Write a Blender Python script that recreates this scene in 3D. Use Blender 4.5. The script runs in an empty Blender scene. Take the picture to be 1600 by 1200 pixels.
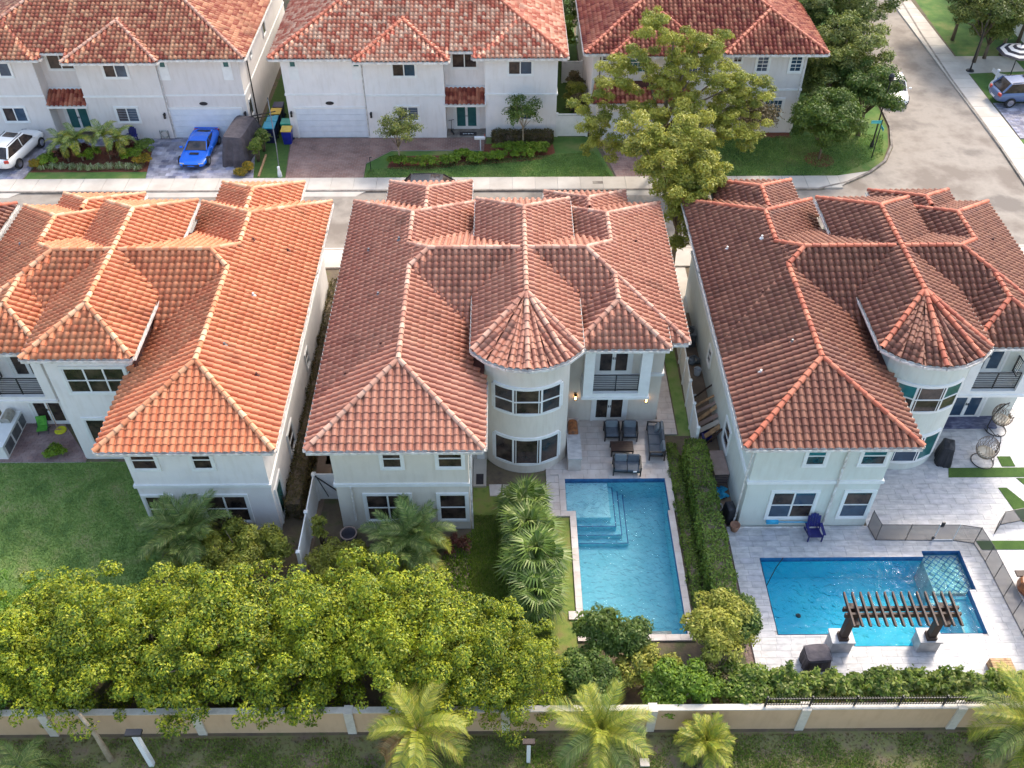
import bpy, math, random
import numpy as np
from mathutils import Vector, Matrix
R = math.radians
random.seed(7); rng = np.random.default_rng(7)
S = bpy.context.scene
COL = S.collection
# ------------------------------------------------------------------ camera
cam = bpy.data.objects.new('camera', bpy.data.cameras.new('camera')); COL.objects.link(cam)
cam.location = (0, 0, 35.0)
cam.rotation_euler = (R(90 - 43.7), 0, R(-0.48))
cam.data.sensor_width = 36.0; cam.data.lens = 1481.0 / 1600 * 36
cam.data.clip_start = 0.5; cam.data.clip_end = 1500
S.camera = cam
CAM = Vector(cam.location)
# ------------------------------------------------------------------ sky, sun, exposure
SUN_EL, SUN_AZ = 47.0, 35.0          # azimuth from +Y towards +X
w = bpy.data.worlds.new("World"); S.world = w; w.use_nodes = True
nt = w.node_tree; sky = nt.nodes.new('ShaderNodeTexSky'); sky.sky_type = 'NISHITA'
sky.sun_disc = False; sky.sun_elevation = R(SUN_EL); sky.sun_rotation = R(SUN_AZ)
sky.air_density = 1.3; sky.dust_density = 3.0; sky.ozone_density = 1.0
nt.links.new(sky.outputs[0], nt.nodes['Background'].inputs[0])
nt.nodes['Background'].inputs[1].default_value = 0.15
sl = bpy.data.lights.new('sun', 'SUN'); sl.energy = 1.02; sl.angle = R(10); sl.color = (1.0, 0.93, 0.82)
sun = bpy.data.objects.new('sun', sl); COL.objects.link(sun)
sd = Vector((math.sin(R(SUN_AZ)) * math.cos(R(SUN_EL)), math.cos(R(SUN_AZ)) * math.cos(R(SUN_EL)), math.sin(R(SUN_EL))))
sun.rotation_euler = sd.to_track_quat('Z', 'Y').to_euler(); sun.location = sd * 100
S.view_settings.view_transform = 'Standard'; S.view_settings.look = 'None'
S.view_settings.gamma = 1.0; S.view_settings.use_curve_mapping = False
S.view_settings.exposure = 1.5
# ------------------------------------------------------------------ materials
M = {}
def srgb(r, g, b):
    f = lambda c: (c / 255 / 12.92) if c <= 10 else ((c / 255 + 0.055) / 1.055) ** 2.4
    return (f(r), f(g), f(b))
def mat(name, c1, c2=None, scale=3.0, rough=0.8, bump=0.0, bscale=40.0, c3=None, metal=0.0, spec=0.5, tint=None, trans=0.0, detail=5.0, stretch=None, lo=0.35, hi=0.65):
    """noise-mottled material; tint: list of colours picked by the 'tint' attribute + object random"""
    m = bpy.data.materials.new(name); m.use_nodes = True; M[name] = m
    n = m.node_tree.nodes; l = m.node_tree.links; b = n['Principled BSDF']
    b.inputs['Roughness'].default_value = rough; b.inputs['Metallic'].default_value = metal
    b.inputs['Specular IOR Level'].default_value = spec
    geo = n.new('ShaderNodeNewGeometry'); pos = geo.outputs['Position']
    if stretch:
        mp = n.new('ShaderNodeMapping'); mp.inputs['Scale'].default_value = stretch
        l.new(pos, mp.inputs[0]); pos = mp.outputs[0]
    def noise(sc, det=detail):
        t = n.new('ShaderNodeTexNoise'); t.inputs['Scale'].default_value = sc; t.inputs['Detail'].default_value = det
        t.inputs['Roughness'].default_value = 0.6
        l.new(pos, t.inputs['Vector']); return t.outputs['Fac']
    def ramp(fac, cols, lo, hi, interp='LINEAR'):
        r = n.new('ShaderNodeValToRGB'); r.color_ramp.interpolation = interp
        e = r.color_ramp.elements
        while len(e) < len(cols): e.new(0.5)
        for i, c in enumerate(cols):
            e[i].position = lo + (hi - lo) * i / max(1, len(cols) - 1); e[i].color = (*c, 1)
        l.new(fac, r.inputs[0]); return r.outputs[0]
    cols = [c1] + ([c2] if c2 else []) + ([c3] if c3 else [])
    if len(cols) == 1: cols = [c1, c1]
    out = ramp(noise(scale), cols, lo, hi)
    if tint:
        a = n.new('ShaderNodeAttribute'); a.attribute_name = 'tint'
        oi = n.new('ShaderNodeObjectInfo')
        ad = n.new('ShaderNodeMath'); ad.operation = 'ADD'; l.new(a.outputs['Fac'], ad.inputs[0]); l.new(oi.outputs['Random'], ad.inputs[1])
        fr = n.new('ShaderNodeMath'); fr.operation = 'FRACT'; l.new(ad.outputs[0], fr.inputs[0])
        tc = ramp(fr.outputs[0], tint, 0.0, 1.0)
        mx = n.new('ShaderNodeMix'); mx.data_type = 'RGBA'; mx.blend_type = 'MULTIPLY'; mx.inputs[0].default_value = 1.0
        l.new(out, mx.inputs[6]); l.new(tc, mx.inputs[7]); out = mx.outputs[2]
    l.new(out, b.inputs['Base Color'])
    if bump:
        bp = n.new('ShaderNodeBump'); bp.inputs['Strength'].default_value = bump; bp.inputs['Distance'].default_value = 0.02
        l.new(noise(bscale, 4), bp.inputs['Height']); l.new(bp.outputs[0], b.inputs['Normal'])
    if trans:
        tr = n.new('ShaderNodeBsdfTranslucent'); l.new(out, tr.inputs[0])
        ms = n.new('ShaderNodeMixShader'); ms.inputs[0].default_value = trans
        l.new(b.outputs[0], ms.inputs[1]); l.new(tr.outputs[0], ms.inputs[2])
        l.new(ms.outputs[0], n['Material Output'].inputs['Surface'])
    return m
g3 = lambda v: (v, v, v)
def tilemat(name, base, dark, light, rough=0.62, strong=False):
    # tint varies tile by tile; broad noise is weathering
    mat(name, g3(0.64), g3(1.0), scale=0.7, lo=0.3, hi=0.62, detail=10, rough=rough, bump=0.25, bscale=30, c3=g3(0.92), spec=0.4,
        tint=[dark, base, light, base, light, base, dark] if strong else [tuple(.6 * b_ + .4 * d_ for b_, d_ in zip(base, dark)), base, tuple(.55 * b_ + .45 * l_ for b_, l_ in zip(base, light)), base, tuple(.4 * b_ + .6 * l_ for b_, l_ in zip(base, light)), base])
tilemat('tile_pink', srgb(170, 112, 90), srgb(148, 90, 73), srgb(190, 136, 110))
tilemat('tile_orange', srgb(200, 120, 82), srgb(184, 98, 66), srgb(214, 146, 104))
tilemat('tile_brown', srgb(128, 80, 63), srgb(102, 62, 50), srgb(154, 106, 82))
tilemat('tile_far_brown', srgb(172, 100, 74), srgb(150, 74, 56), srgb(212, 156, 118), strong=True)
tilemat('tile_far_orange', srgb(196, 120, 92), srgb(178, 88, 66), srgb(228, 184, 152), strong=True)
tilemat('tile_far_red', srgb(152, 74, 55), srgb(120, 50, 40), srgb(190, 122, 92), strong=True)
tilemat('cap_pink', srgb(188, 136, 112), srgb(166, 110, 90), srgb(206, 164, 140), strong=True)
tilemat('cap_orange', srgb(212, 146, 104), srgb(196, 118, 78), srgb(226, 182, 142), strong=True)
tilemat('cap_red', srgb(184, 98, 70), srgb(160, 82, 60), srgb(200, 122, 92), strong=True)
mat('under_tile', srgb(90, 48, 38), srgb(70, 38, 32))
def stucco(name, c, d=0.93):
    m = mat(name, tuple(x * d for x in c), c, scale=0.9, rough=0.9, bump=0.35, bscale=60, lo=0.3, hi=0.6)
    n = m.node_tree.nodes; l = m.node_tree.links; geo = n.new('ShaderNodeNewGeometry')
    mp = n.new('ShaderNodeMapping'); mp.inputs['Scale'].default_value = (2.6, 2.6, 0.5); l.new(geo.outputs['Position'], mp.inputs[0])
    t = n.new('ShaderNodeTexNoise'); t.inputs['Scale'].default_value = 1.6; t.inputs['Detail'].default_value = 8; l.new(mp.outputs[0], t.inputs['Vector'])
    r = n.new('ShaderNodeValToRGB'); r.color_ramp.elements[0].position = .34; r.color_ramp.elements[0].color = (.945, .935, .92, 1); r.color_ramp.elements[1].position = .5; r.color_ramp.elements[1].color = (1, 1, 1, 1)
    l.new(t.outputs['Fac'], r.inputs[0]); old = n['Principled BSDF'].inputs['Base Color'].links[0].from_socket
    mx = n.new('ShaderNodeMix'); mx.data_type = 'RGBA'; mx.blend_type = 'MULTIPLY'; mx.inputs[0].default_value = 1.0
    l.new(old, mx.inputs[6]); l.new(r.outputs[0], mx.inputs[7]); l.new(mx.outputs[2], n['Principled BSDF'].inputs['Base Color'])
stucco('stucco_cream', srgb(224, 214, 200)); stucco('stucco_white', srgb(236, 230, 226)); stucco('stucco_pale_green', srgb(214, 216, 206))
stucco('stucco_far_white', srgb(236, 230, 226)); stucco('stucco_far_grey', srgb(224, 216, 210)); stucco('stucco_tan', srgb(202, 168, 132), 0.9)
mat('trim_white', srgb(236, 234, 230), srgb(226, 224, 220), rough=0.6, scale=2)
mat('pool_plaster_light', srgb(176, 226, 234), srgb(190, 234, 240), scale=0.8, rough=0.7)
mat('cap_stone', srgb(206, 196, 180), srgb(190, 180, 164), rough=0.8, scale=4)
mat('garage_white', srgb(222, 226, 232), srgb(212, 216, 222), rough=0.5, scale=2)
mat('gutter_white', srgb(232, 228, 222), srgb(190, 180, 170), rough=0.5, scale=4)
mat('glass_dark', srgb(30, 28, 30), srgb(84, 70, 62), scale=1.6, rough=0.06, spec=0.5)
mat('glass_blue', srgb(40, 60, 80), srgb(60, 84, 104), scale=1.2, rough=0.06, spec=0.9)
mat('glass_teal', srgb(36, 84, 86), srgb(56, 108, 106), scale=1.0, rough=0.08, spec=0.7)
mat('blind', srgb(150, 150, 156), srgb(120, 122, 130), rough=0.5)
mat('black_metal', srgb(30, 29, 32), srgb(40, 38, 40), rough=0.45)
mat('grey_metal', srgb(120, 122, 124), srgb(96, 98, 100), rough=0.4, metal=0.3)
mat('steel', srgb(190, 186, 176), srgb(150, 146, 138), rough=0.3, metal=0.7)
mat('copper', srgb(176, 110, 60), srgb(110, 70, 50), rough=0.4, scale=6)
mat('dark_wood', srgb(74, 52, 40), srgb(54, 38, 30), rough=0.6, scale=8, bump=0.2, stretch=(4, 1, 4))
mat('table_wood', srgb(66, 46, 40), srgb(52, 36, 32), rough=0.5, scale=8)
mat('light_wood', srgb(200, 160, 116), srgb(150, 112, 80), rough=0.7, scale=6)
mat('cushion', srgb(92, 98, 106), srgb(78, 84, 92), rough=0.95, bump=0.3, bscale=12)
mat('cushion_light', srgb(122, 130, 134), srgb(106, 112, 118), rough=0.95, bump=0.3, bscale=12)
mat('cushion_cream', srgb(222, 210, 188), srgb(190, 170, 144), rough=0.95, bump=0.3, bscale=12)
mat('navy_plastic', srgb(38, 38, 110), srgb(30, 30, 88), rough=0.45)
mat('cover_grey', srgb(86, 78, 82), srgb(66, 60, 64), rough=0.75, bump=0.9, bscale=5)
mat('cover_black', srgb(44, 44, 50), srgb(30, 30, 36), rough=0.6, bump=0.9, bscale=6)
mat('deck_box', srgb(164, 140, 128), srgb(146, 122, 112), rough=0.7)
mat('deck_box_side', srgb(104, 86, 80), srgb(86, 72, 68), rough=0.7)
mat('wicker', srgb(150, 128, 106), srgb(80, 64, 54), rough=0.8, scale=40)
mat('tarp_blue', srgb(60, 180, 214), srgb(30, 130, 180), rough=0.5)
mat('bin_teal', srgb(40, 160, 180), srgb(30, 140, 160), rough=0.4)
mat('bin_green', srgb(40, 160, 130), srgb(34, 140, 112), rough=0.4)
mat('bin_yellow', srgb(226, 186, 60), srgb(210, 170, 50), rough=0.4)
mat('bin_blue', srgb(28, 40, 150), srgb(24, 34, 120), rough=0.4)
mat('bin_navy', srgb(30, 32, 80), srgb(24, 26, 64), rough=0.4)
mat('car_white', srgb(236, 232, 226), rough=0.22, spec=0.8)
mat('car_blue', srgb(14, 108, 222), rough=0.2, spec=0.8)
mat('car_slate', srgb(88, 104, 138), rough=0.22, spec=0.8)
mat('car_black', srgb(34, 32, 34), rough=0.22, spec=0.8)
mat('rubber', srgb(30, 30, 32), srgb(40, 40, 42), rough=0.85)
mat('lamp_red', srgb(200, 70, 50), srgb(170, 40, 30), rough=0.3)
mat('chrome', srgb(190, 190, 194), rough=0.2, metal=0.9)
mat('terracotta', srgb(160, 118, 92), srgb(140, 100, 80), rough=0.8)
mat('mat_dark', srgb(50, 44, 46), srgb(66, 58, 58), rough=0.95)
mat('print_white', srgb(220, 220, 220), rough=0.8)
mat('sign_teal', srgb(90, 190, 190), srgb(70, 170, 170), rough=0.4)
mat('green_fabric', srgb(96, 170, 60), srgb(60, 130, 40), rough=0.8, scale=5)
mat('yellow_fabric', srgb(214, 206, 40), srgb(180, 180, 40), rough=0.8, scale=5)
mat('canvas_white', srgb(232, 222, 214), srgb(220, 212, 204), rough=0.9)
mat('canvas_black', srgb(44, 40, 48), srgb(54, 50, 56), rough=0.9)
# ground
mat('soil', srgb(92, 80, 68), srgb(110, 96, 76), scale=1.2, rough=1, bump=0.9, bscale=9, c3=srgb(86, 92, 56))
mat('verge', srgb(112, 96, 80), srgb(116, 116, 70), scale=0.9, rough=1, bump=1.0, bscale=8, c3=srgb(126, 108, 88), detail=10)
mat('lawn_dark', srgb(88, 116, 56), srgb(118, 142, 72), scale=0.9, rough=1, bump=1.0, bscale=30, detail=12, c3=srgb(140, 142, 92))
mat('lawn_garden', srgb(92, 112, 50), srgb(122, 134, 62), scale=2.0, rough=1, bump=1.0, bscale=30, c3=srgb(130, 122, 72), detail=9)
mat('lawn_street', srgb(64, 94, 40), srgb(86, 116, 50), scale=0.5, rough=1, bump=1.0, bscale=20, detail=12, c3=srgb(118, 124, 68))
mat('turf', srgb(62, 88, 34), srgb(74, 100, 40), scale=3, rough=1, bump=0.8, bscale=60)
mat('asphalt', srgb(118, 108, 98), srgb(152, 141, 128), scale=0.22, rough=0.9, bump=0.3, bscale=30, c3=srgb(124, 112, 100), lo=.38, hi=.62, detail=12, stretch=(1, 1, 1))
mat('concrete', srgb(184, 172, 158), srgb(204, 194, 180), scale=0.6, rough=0.9, bump=0.2, bscale=40, detail=8, tint=[g3(0.92), g3(1.0), g3(0.97), g3(0.88)])
mat('kerb_dark', srgb(110, 100, 92), srgb(150, 140, 128), scale=2, rough=0.9)
mat('travertine', srgb(190, 176, 166), srgb(212, 202, 194), scale=1.6, rough=0.7, bump=0.2, bscale=25, detail=9, tint=[(1, .97, .95), g3(1.0), g3(.93), (.96, .93, .92)])
mat('marble', srgb(168, 165, 164), srgb(202, 198, 195), scale=2.2, rough=0.5, bump=0.1, bscale=25, detail=10, tint=[g3(.94), g3(1.0), g3(.86), (.90, .90, .94), (1, .98, .96), g3(.97)], stretch=(1, 2.2, 1))
mat('grout', srgb(166, 158, 150), srgb(180, 172, 164), scale=3)
mat('marble_dark', srgb(60, 62, 88), srgb(84, 86, 112), scale=2.5, rough=0.4, detail=9, c3=srgb(120, 122, 140), stretch=(1, 3, 1))
mat('brick_paver', srgb(132, 104, 94), srgb(158, 130, 118), scale=0.9, rough=0.9, detail=9, tint=[g3(.85), g3(1.0), g3(.93), (1, .93, .9), g3(.8)])
mat('grey_paver', srgb(120, 116, 126), srgb(176, 172, 178), scale=1.0, rough=0.9, detail=9, tint=[g3(.55), g3(1.0), g3(.75), (1, .97, .95), (.45, .48, .58), g3(1.3), (.6, .66, .85)])
mat('purple_paver', srgb(126, 102, 100), srgb(160, 136, 130), scale=1.0, rough=0.9, detail=9, tint=[g3(.85), g3(1.0), g3(.93), (1, .93, .9), g3(.8)])
mat('dirt', srgb(140, 120, 100), srgb(120, 100, 84), scale=1.2, rough=1, bump=0.8, bscale=9, detail=8)
mat('mulch', srgb(130, 74, 50), srgb(104, 60, 44), scale=5, rough=1, bump=1, bscale=25)
mat('gravel', srgb(150, 128, 116), srgb(100, 84, 78), scale=9, rough=1, bump=1, bscale=22)
mat('pool_plaster', srgb(128, 204, 218), srgb(146, 214, 226), scale=0.8, rough=0.7)
mat('pool_plaster_deep', srgb(30, 196, 226), srgb(62, 212, 228), scale=0.5, rough=0.7)
mat('pool_mosaic', srgb(40, 90, 140), srgb(60, 120, 170), scale=4, rough=0.5)
# foliage
def leafmat(name, cols, trans=0.35, rough=0.5):
    mat(name, g3(0.75), g3(1.1), scale=0.9, rough=rough, tint=cols, trans=trans, spec=0.35)
leafmat('leaf_ficus', [srgb(74, 104, 28), srgb(138, 150, 30), srgb(172, 172, 36), srgb(110, 132, 30), srgb(62, 90, 28), srgb(184, 182, 44), srgb(90, 120, 30)], trans=.22)
leafmat('leaf_ficus_green', [srgb(84, 124, 36), srgb(118, 150, 44), srgb(146, 166, 48), srgb(100, 138, 40), srgb(72, 110, 34)])
leafmat('leaf_deep', [srgb(62, 90, 30), srgb(88, 112, 40), srgb(112, 130, 50), srgb(72, 98, 36), srgb(134, 146, 74)])
leafmat('leaf_olive', [srgb(128, 136, 48), srgb(164, 164, 62), srgb(188, 182, 82), srgb(104, 118, 48), srgb(146, 150, 62)])
leafmat('leaf_oak', [srgb(84, 102, 42), srgb(122, 134, 58), srgb(156, 158, 80), srgb(70, 90, 40), srgb(128, 134, 70)])
leafmat('leaf_bright', [srgb(104, 136, 30), srgb(130, 158, 40), srgb(86, 118, 30), srgb(150, 170, 60)])
leafmat('leaf_clusia', [srgb(80, 108, 36), srgb(112, 136, 44), srgb(148, 158, 64), srgb(66, 94, 38), srgb(170, 172, 96)])
leafmat('leaf_brown', [srgb(94, 84, 50), srgb(120, 104, 66), srgb(84, 88, 46), srgb(140, 118, 84), srgb(70, 66, 44)])
leafmat('leaf_hedge', [srgb(98, 124, 48), srgb(124, 148, 58), srgb(146, 162, 70), srgb(80, 106, 42)])
leafmat('leaf_gold', [srgb(188, 150, 40), srgb(150, 130, 40), srgb(120, 120, 40)])
leafmat('leaf_variegated', [srgb(190, 196, 150), srgb(150, 160, 100), srgb(110, 130, 70), srgb(214, 214, 176)])
leafmat('leaf_red', [srgb(110, 56, 52), srgb(84, 60, 50), srgb(130, 80, 60), srgb(76, 50, 44)])
leafmat('palm_yellow', [srgb(132, 142, 42), srgb(166, 164, 52), srgb(102, 126, 42), srgb(180, 170, 74), srgb(84, 110, 42)], trans=.25)
leafmat('palm_green', [srgb(104, 130, 62), srgb(138, 158, 80), srgb(84, 110, 54), srgb(176, 182, 108), srgb(70, 98, 54)])
leafmat('palm_fan', [srgb(92, 118, 46), srgb(126, 146, 62), srgb(72, 98, 38), srgb(172, 178, 112)], trans=.2)
leafmat('palm_dry', [srgb(170, 130, 80), srgb(140, 104, 66), srgb(190, 160, 110)])
leafmat('grass_blade', [srgb(122, 154, 76), srgb(148, 176, 90), srgb(100, 134, 62), srgb(168, 180, 108)])
leafmat('grass_garden', [srgb(116, 140, 58), srgb(146, 162, 74), srgb(94, 120, 50), srgb(168, 162, 98)])
mat('bark', srgb(96, 82, 68), srgb(128, 112, 94), scale=6, rough=0.95, bump=0.8, bscale=20, stretch=(1, 1, 0.3))
mat('bark_pale', srgb(176, 160, 136), srgb(150, 134, 112), scale=5, rough=0.95, bump=0.5, bscale=20)
# water: clear tinted surface with fresnel gloss and small ripples
def water(name, tintc, ripple, bs, dist=.06, rg=.05):
    m = bpy.data.materials.new(name); m.use_nodes = True; M[name] = m
    n = m.node_tree.nodes; l = m.node_tree.links; n.remove(n['Principled BSDF'])
    tr = n.new('ShaderNodeBsdfTransparent'); tr.inputs[0].default_value = (*tintc, 1)
    gl = n.new('ShaderNodeBsdfGlossy'); gl.inputs['Roughness'].default_value = rg
    fr = n.new('ShaderNodeFresnel'); fr.inputs[0].default_value = 1.34
    geo = n.new('ShaderNodeNewGeometry')
    t = n.new('ShaderNodeTexNoise'); t.inputs['Scale'].default_value = bs; t.inputs['Detail'].default_value = 6; t.inputs['Distortion'].default_value = 1.2
    l.new(geo.outputs['Position'], t.inputs['Vector'])
    bp = n.new('ShaderNodeBump'); bp.inputs['Strength'].default_value = ripple; bp.inputs['Distance'].default_value = dist
    l.new(t.outputs['Fac'], bp.inputs['Height'])
    l.new(bp.outputs[0], gl.inputs['Normal']); l.new(bp.outputs[0], fr.inputs['Normal'])
    mx = n.new('ShaderNodeMixShader'); l.new(fr.outputs[0], mx.inputs[0]); l.new(tr.outputs[0], mx.inputs[1]); l.new(gl.outputs[0], mx.inputs[2])
    l.new(mx.outputs[0], n['Material Output'].inputs['Surface'])
water('water_light', (0.88, 0.98, 0.98), 1.0, 4.0, .22, .06)
water('water_deep', (0.72, 0.97, 0.98), 1.0, 2.6, .22, .08)
def meshscreen():
    m = bpy.data.materials.new('pool_mesh'); m.use_nodes = True; M['pool_mesh'] = m
    n = m.node_tree.nodes; l = m.node_tree.links
    n['Principled BSDF'].inputs['Base Color'].default_value = (0.10, 0.09, 0.09, 1); n['Principled BSDF'].inputs['Roughness'].default_value = 0.7
    tr = n.new('ShaderNodeBsdfTransparent'); mx = n.new('ShaderNodeMixShader'); mx.inputs[0].default_value = 0.72
    l.new(tr.outputs[0], mx.inputs[1]); l.new(n['Principled BSDF'].outputs[0], mx.inputs[2]); l.new(mx.outputs[0], n['Material Output'].inputs['Surface'])
meshscreen()
def glow():
    m = bpy.data.materials.new('lamp_glow'); m.use_nodes = True; M['lamp_glow'] = m
    b = m.node_tree.nodes['Principled BSDF']; b.inputs['Base Color'].default_value = (0.9, 0.6, 0.3, 1)
    b.inputs['Emission Color'].default_value = (1, 0.55, 0.2, 1); b.inputs['Emission Strength'].default_value = 3.0
glow()
# ------------------------------------------------------------------ object helpers
def tag(o, label=None, cat=None, group=None, kind=None):
    if label: o['label'] = label
    if cat: o['category'] = cat
    if group: o['group'] = group
    if kind: o['kind'] = kind
    return o
def thing(name, label, cat, loc=(0, 0, 0), rz=0.0, group=None):
    o = bpy.data.objects.new(name, None); COL.objects.link(o); o.empty_display_size = 0.2
    o.location = loc; o.rotation_euler = (0, 0, rz)
    return tag(o, label, cat, group)
def wloc(o):
    v = Vector((0, 0, 0))
    while o is not None: v += Vector(o.location); o = o.parent
    return v
class MB:
    """collects geometry, links it as one mesh object"""
    def __init__(s): s.v = []; s.f = []; s.t = []
    def add(s, vs, fs, tint=0.0):
        k = len(s.v); s.v.extend(tuple(map(float, p)) for p in vs)
        for f in fs: s.f.append([i + k for i in f]); s.t.append(tint)
        return s
    def box(s, a, b, tint=0.0):
        x0, x1 = sorted((a[0], b[0])); y0, y1 = sorted((a[1], b[1])); z0, z1 = sorted((a[2], b[2]))
        return s.add([(x0, y0, z0), (x1, y0, z0), (x1, y1, z0), (x0, y1, z0), (x0, y0, z1), (x1, y0, z1), (x1, y1, z1), (x0, y1, z1)],
                     [(3, 2, 1, 0), (4, 5, 6, 7), (0, 1, 5, 4), (1, 2, 6, 5), (2, 3, 7, 6), (3, 0, 4, 7)], tint)
    def boxm(s, size, mtx, tint=0.0):
        x, y, z = [q / 2 for q in size]
        vs = [mtx @ Vector(p) for p in [(-x, -y, -z), (x, -y, -z), (x, y, -z), (-x, y, -z), (-x, -y, z), (x, -y, z), (x, y, z), (-x, y, z)]]
        return s.add(vs, [(3, 2, 1, 0), (4, 5, 6, 7), (0, 1, 5, 4), (1, 2, 6, 5), (2, 3, 7, 6), (3, 0, 4, 7)], tint)
    def bar(s, p, q, wd, ht=None, tint=0.0):
        p = Vector(p); q = Vector(q); d = q - p; L = d.length
        mt = Matrix.Translation((p + q) / 2) @ d.to_track_quat('Z', 'Y').to_matrix().to_4x4()
        return s.boxm((wd, ht or wd, L), mt, tint)
    def tube(s, pts, rs, n=8, cap=True, tint=0.0):
        pts = [Vector(p) for p in pts]
        if not isinstance(rs, (list, tuple)): rs = [rs] * len(pts)
        rings = []
        for i, p in enumerate(pts):
            d = (pts[min(i + 1, len(pts) - 1)] - pts[max(i - 1, 0)]).normalized()
            ref = Vector((0, 0, 1)) if abs(d.z) < 0.9 else Vector((1, 0, 0))
            a = d.cross(ref).normalized(); b = d.cross(a)
            rings.append([p + (a * math.cos(2 * math.pi * k / n) + b * math.sin(2 * math.pi * k / n)) * rs[i] for k in range(n)])
        vs = [q for r in rings for q in r]; fs = []
        for i in range(len(rings) - 1):
            for k in range(n):
                fs.append((i * n + k, i * n + (k + 1) % n, (i + 1) * n + (k + 1) % n, (i + 1) * n + k))
        if cap: fs.append(tuple(range(n))[::-1]); fs.append(tuple((len(rings) - 1) * n + k for k in range(n)))
        return s.add(vs, fs, tint)
    def lathe(s, prof, n=16, c=(0, 0, 0), tint=0.0, squash=1.0):
        vs = [(c[0] + r * math.cos(2 * math.pi * k / n), c[1] + squash * r * math.sin(2 * math.pi * k / n), c[2] + z) for r, z in prof for k in range(n)]
        fs = [(i * n + k, i * n + (k + 1) % n, (i + 1) * n + (k + 1) % n, (i + 1) * n + k) for i in range(len(prof) - 1) for k in range(n)]
        return s.add(vs, fs, tint)
    def prism(s, poly, z0, z1, tint=0.0):
        n = len(poly); vs = [(x, y, z0) for x, y in poly] + [(x, y, z1) for x, y in poly]
        return s.add(vs, [tuple(range(n))[::-1], tuple(range(n, 2 * n))] + [(i, (i + 1) % n, n + (i + 1) % n, n + i) for i in range(n)], tint)
    def build(s, name, m, parent=None, local=False, smooth=False, bevel=0.0):
        me = bpy.data.meshes.new(name)
        off = wloc(parent) if (parent is not None and not local) else Vector((0, 0, 0))
        me.from_pydata([(x - off.x, y - off.y, z - off.z) for x, y, z in s.v], [], s.f)
        if isinstance(m, str): m = M[m]
        me.materials.append(m)
        a = me.attributes.new('tint', 'FLOAT', 'FACE'); a.data.foreach_set('value', s.t)
        if smooth: me.polygons.foreach_set('use_smooth', [True] * len(s.f))
        me.update()
        o = bpy.data.objects.new(name, me); COL.objects.link(o)
        if parent is not None: o.parent = parent
        if bevel:
            md = o.modifiers.new('bevel', 'BEVEL'); md.width = bevel; md.segments = 2; md.limit_method = 'ANGLE'
        return o
def mesh_np(name, V, F, tint, m, parent=None, smooth=False, kind=None):
    V = np.asarray(V, dtype=np.float32); F = np.asarray(F, dtype=np.int32)
    me = bpy.data.meshes.new(name); nf, k = F.shape
    me.vertices.add(len(V)); me.vertices.foreach_set('co', V.ravel())
    me.loops.add(nf * k); me.loops.foreach_set('vertex_index', F.ravel())
    me.polygons.add(nf); me.polygons.foreach_set('loop_start', np.arange(0, nf * k, k, dtype=np.int32))
    me.update(calc_edges=True)
    a = me.attributes.new('tint', 'FLOAT', 'FACE'); a.data.foreach_set('value', np.asarray(tint, dtype=np.float32))
    if smooth: me.polygons.foreach_set('use_smooth', np.ones(nf, dtype=bool))
    me.materials.append(M[m] if isinstance(m, str) else m)
    o = bpy.data.objects.new(name, me); COL.objects.link(o)
    if parent is not None: o.parent = parent
    if kind: o['kind'] = kind
    return o
def copy_tree(o, parent=None, loc=None, rz=None, label=None, scale=None):
    c = o.copy(); COL.objects.link(c); c.parent = parent
    if loc is not None: c.location = loc
    if rz is not None: c.rotation_euler = (0, 0, rz)
    if scale is not None: c.scale = scale if hasattr(scale, '__len__') else (scale,) * 3
    if label: c['label'] = label
    for ch in o.children: copy_tree(ch, c)
    return c
def put(o, loc, rz=0.0, scale=None):
    o.location = loc; o.rotation_euler = (0, 0, rz)
    if scale: o.scale = (scale,) * 3
    return o
# ================================================================== tiled roofs
TW, TE = 0.315, 0.335                       # tile width, exposed length
PROF = [(0, -0.02), (0.06, 0.045), (0.19, 0.088), (0.37, 0.105), (0.55, 0.088), (0.68, 0.045), (0.74, -0.02), (1.0, -0.022)]
def tile_template(w=TW, L=TE + 0.05, lift=0.046):
    V = []
    for s, h in PROF: V.append((s * w, 0.0, h + lift))
    for s, h in PROF: V.append((s * w, L, h))
    for s, h in PROF: V.append((s * w, 0.004, h + lift - 0.020))
    n = len(PROF); F = []
    for i in range(n - 1):
        F.append((i, i + 1, n + i + 1, n + i)); F.append((2 * n + i, 2 * n + i + 1, i + 1, i))
    return np.array(V), np.array(F)
TV, TF = tile_template()
def single_tile_mesh(m):
    me = bpy.data.meshes.new('roof_tile'); me.from_pydata(TV.tolist(), [], TF.tolist()); me.materials.append(M[m]); me.update(); return me
def cap_template(L=0.46, r0=0.135, r1=0.105, n=6):
    V = []; F = []
    for y, r, z in ((0, r0, 0.02), (L, r1, 0.0), (0, r0 - 0.03, 0.02)):
        for k in range(n + 1):
            a = math.pi * k / n; V.append((r * math.cos(a), y, z + r * math.sin(a)))
    for k in range(n):
        F.append((k + 1, k, n + 1 + k, n + 2 + k)); F.append((k, k + 1, 2 * n + 3 + k, 2 * n + 2 + k))
    return np.array(V), np.array(F)
CV, CF = cap_template()
def cap_mesh(m):
    me = bpy.data.meshes.new('ridge_tile'); me.from_pydata(CV.tolist(), [], CF.tolist()); me.materials.append(M[m]); me.update(); return me
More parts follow.
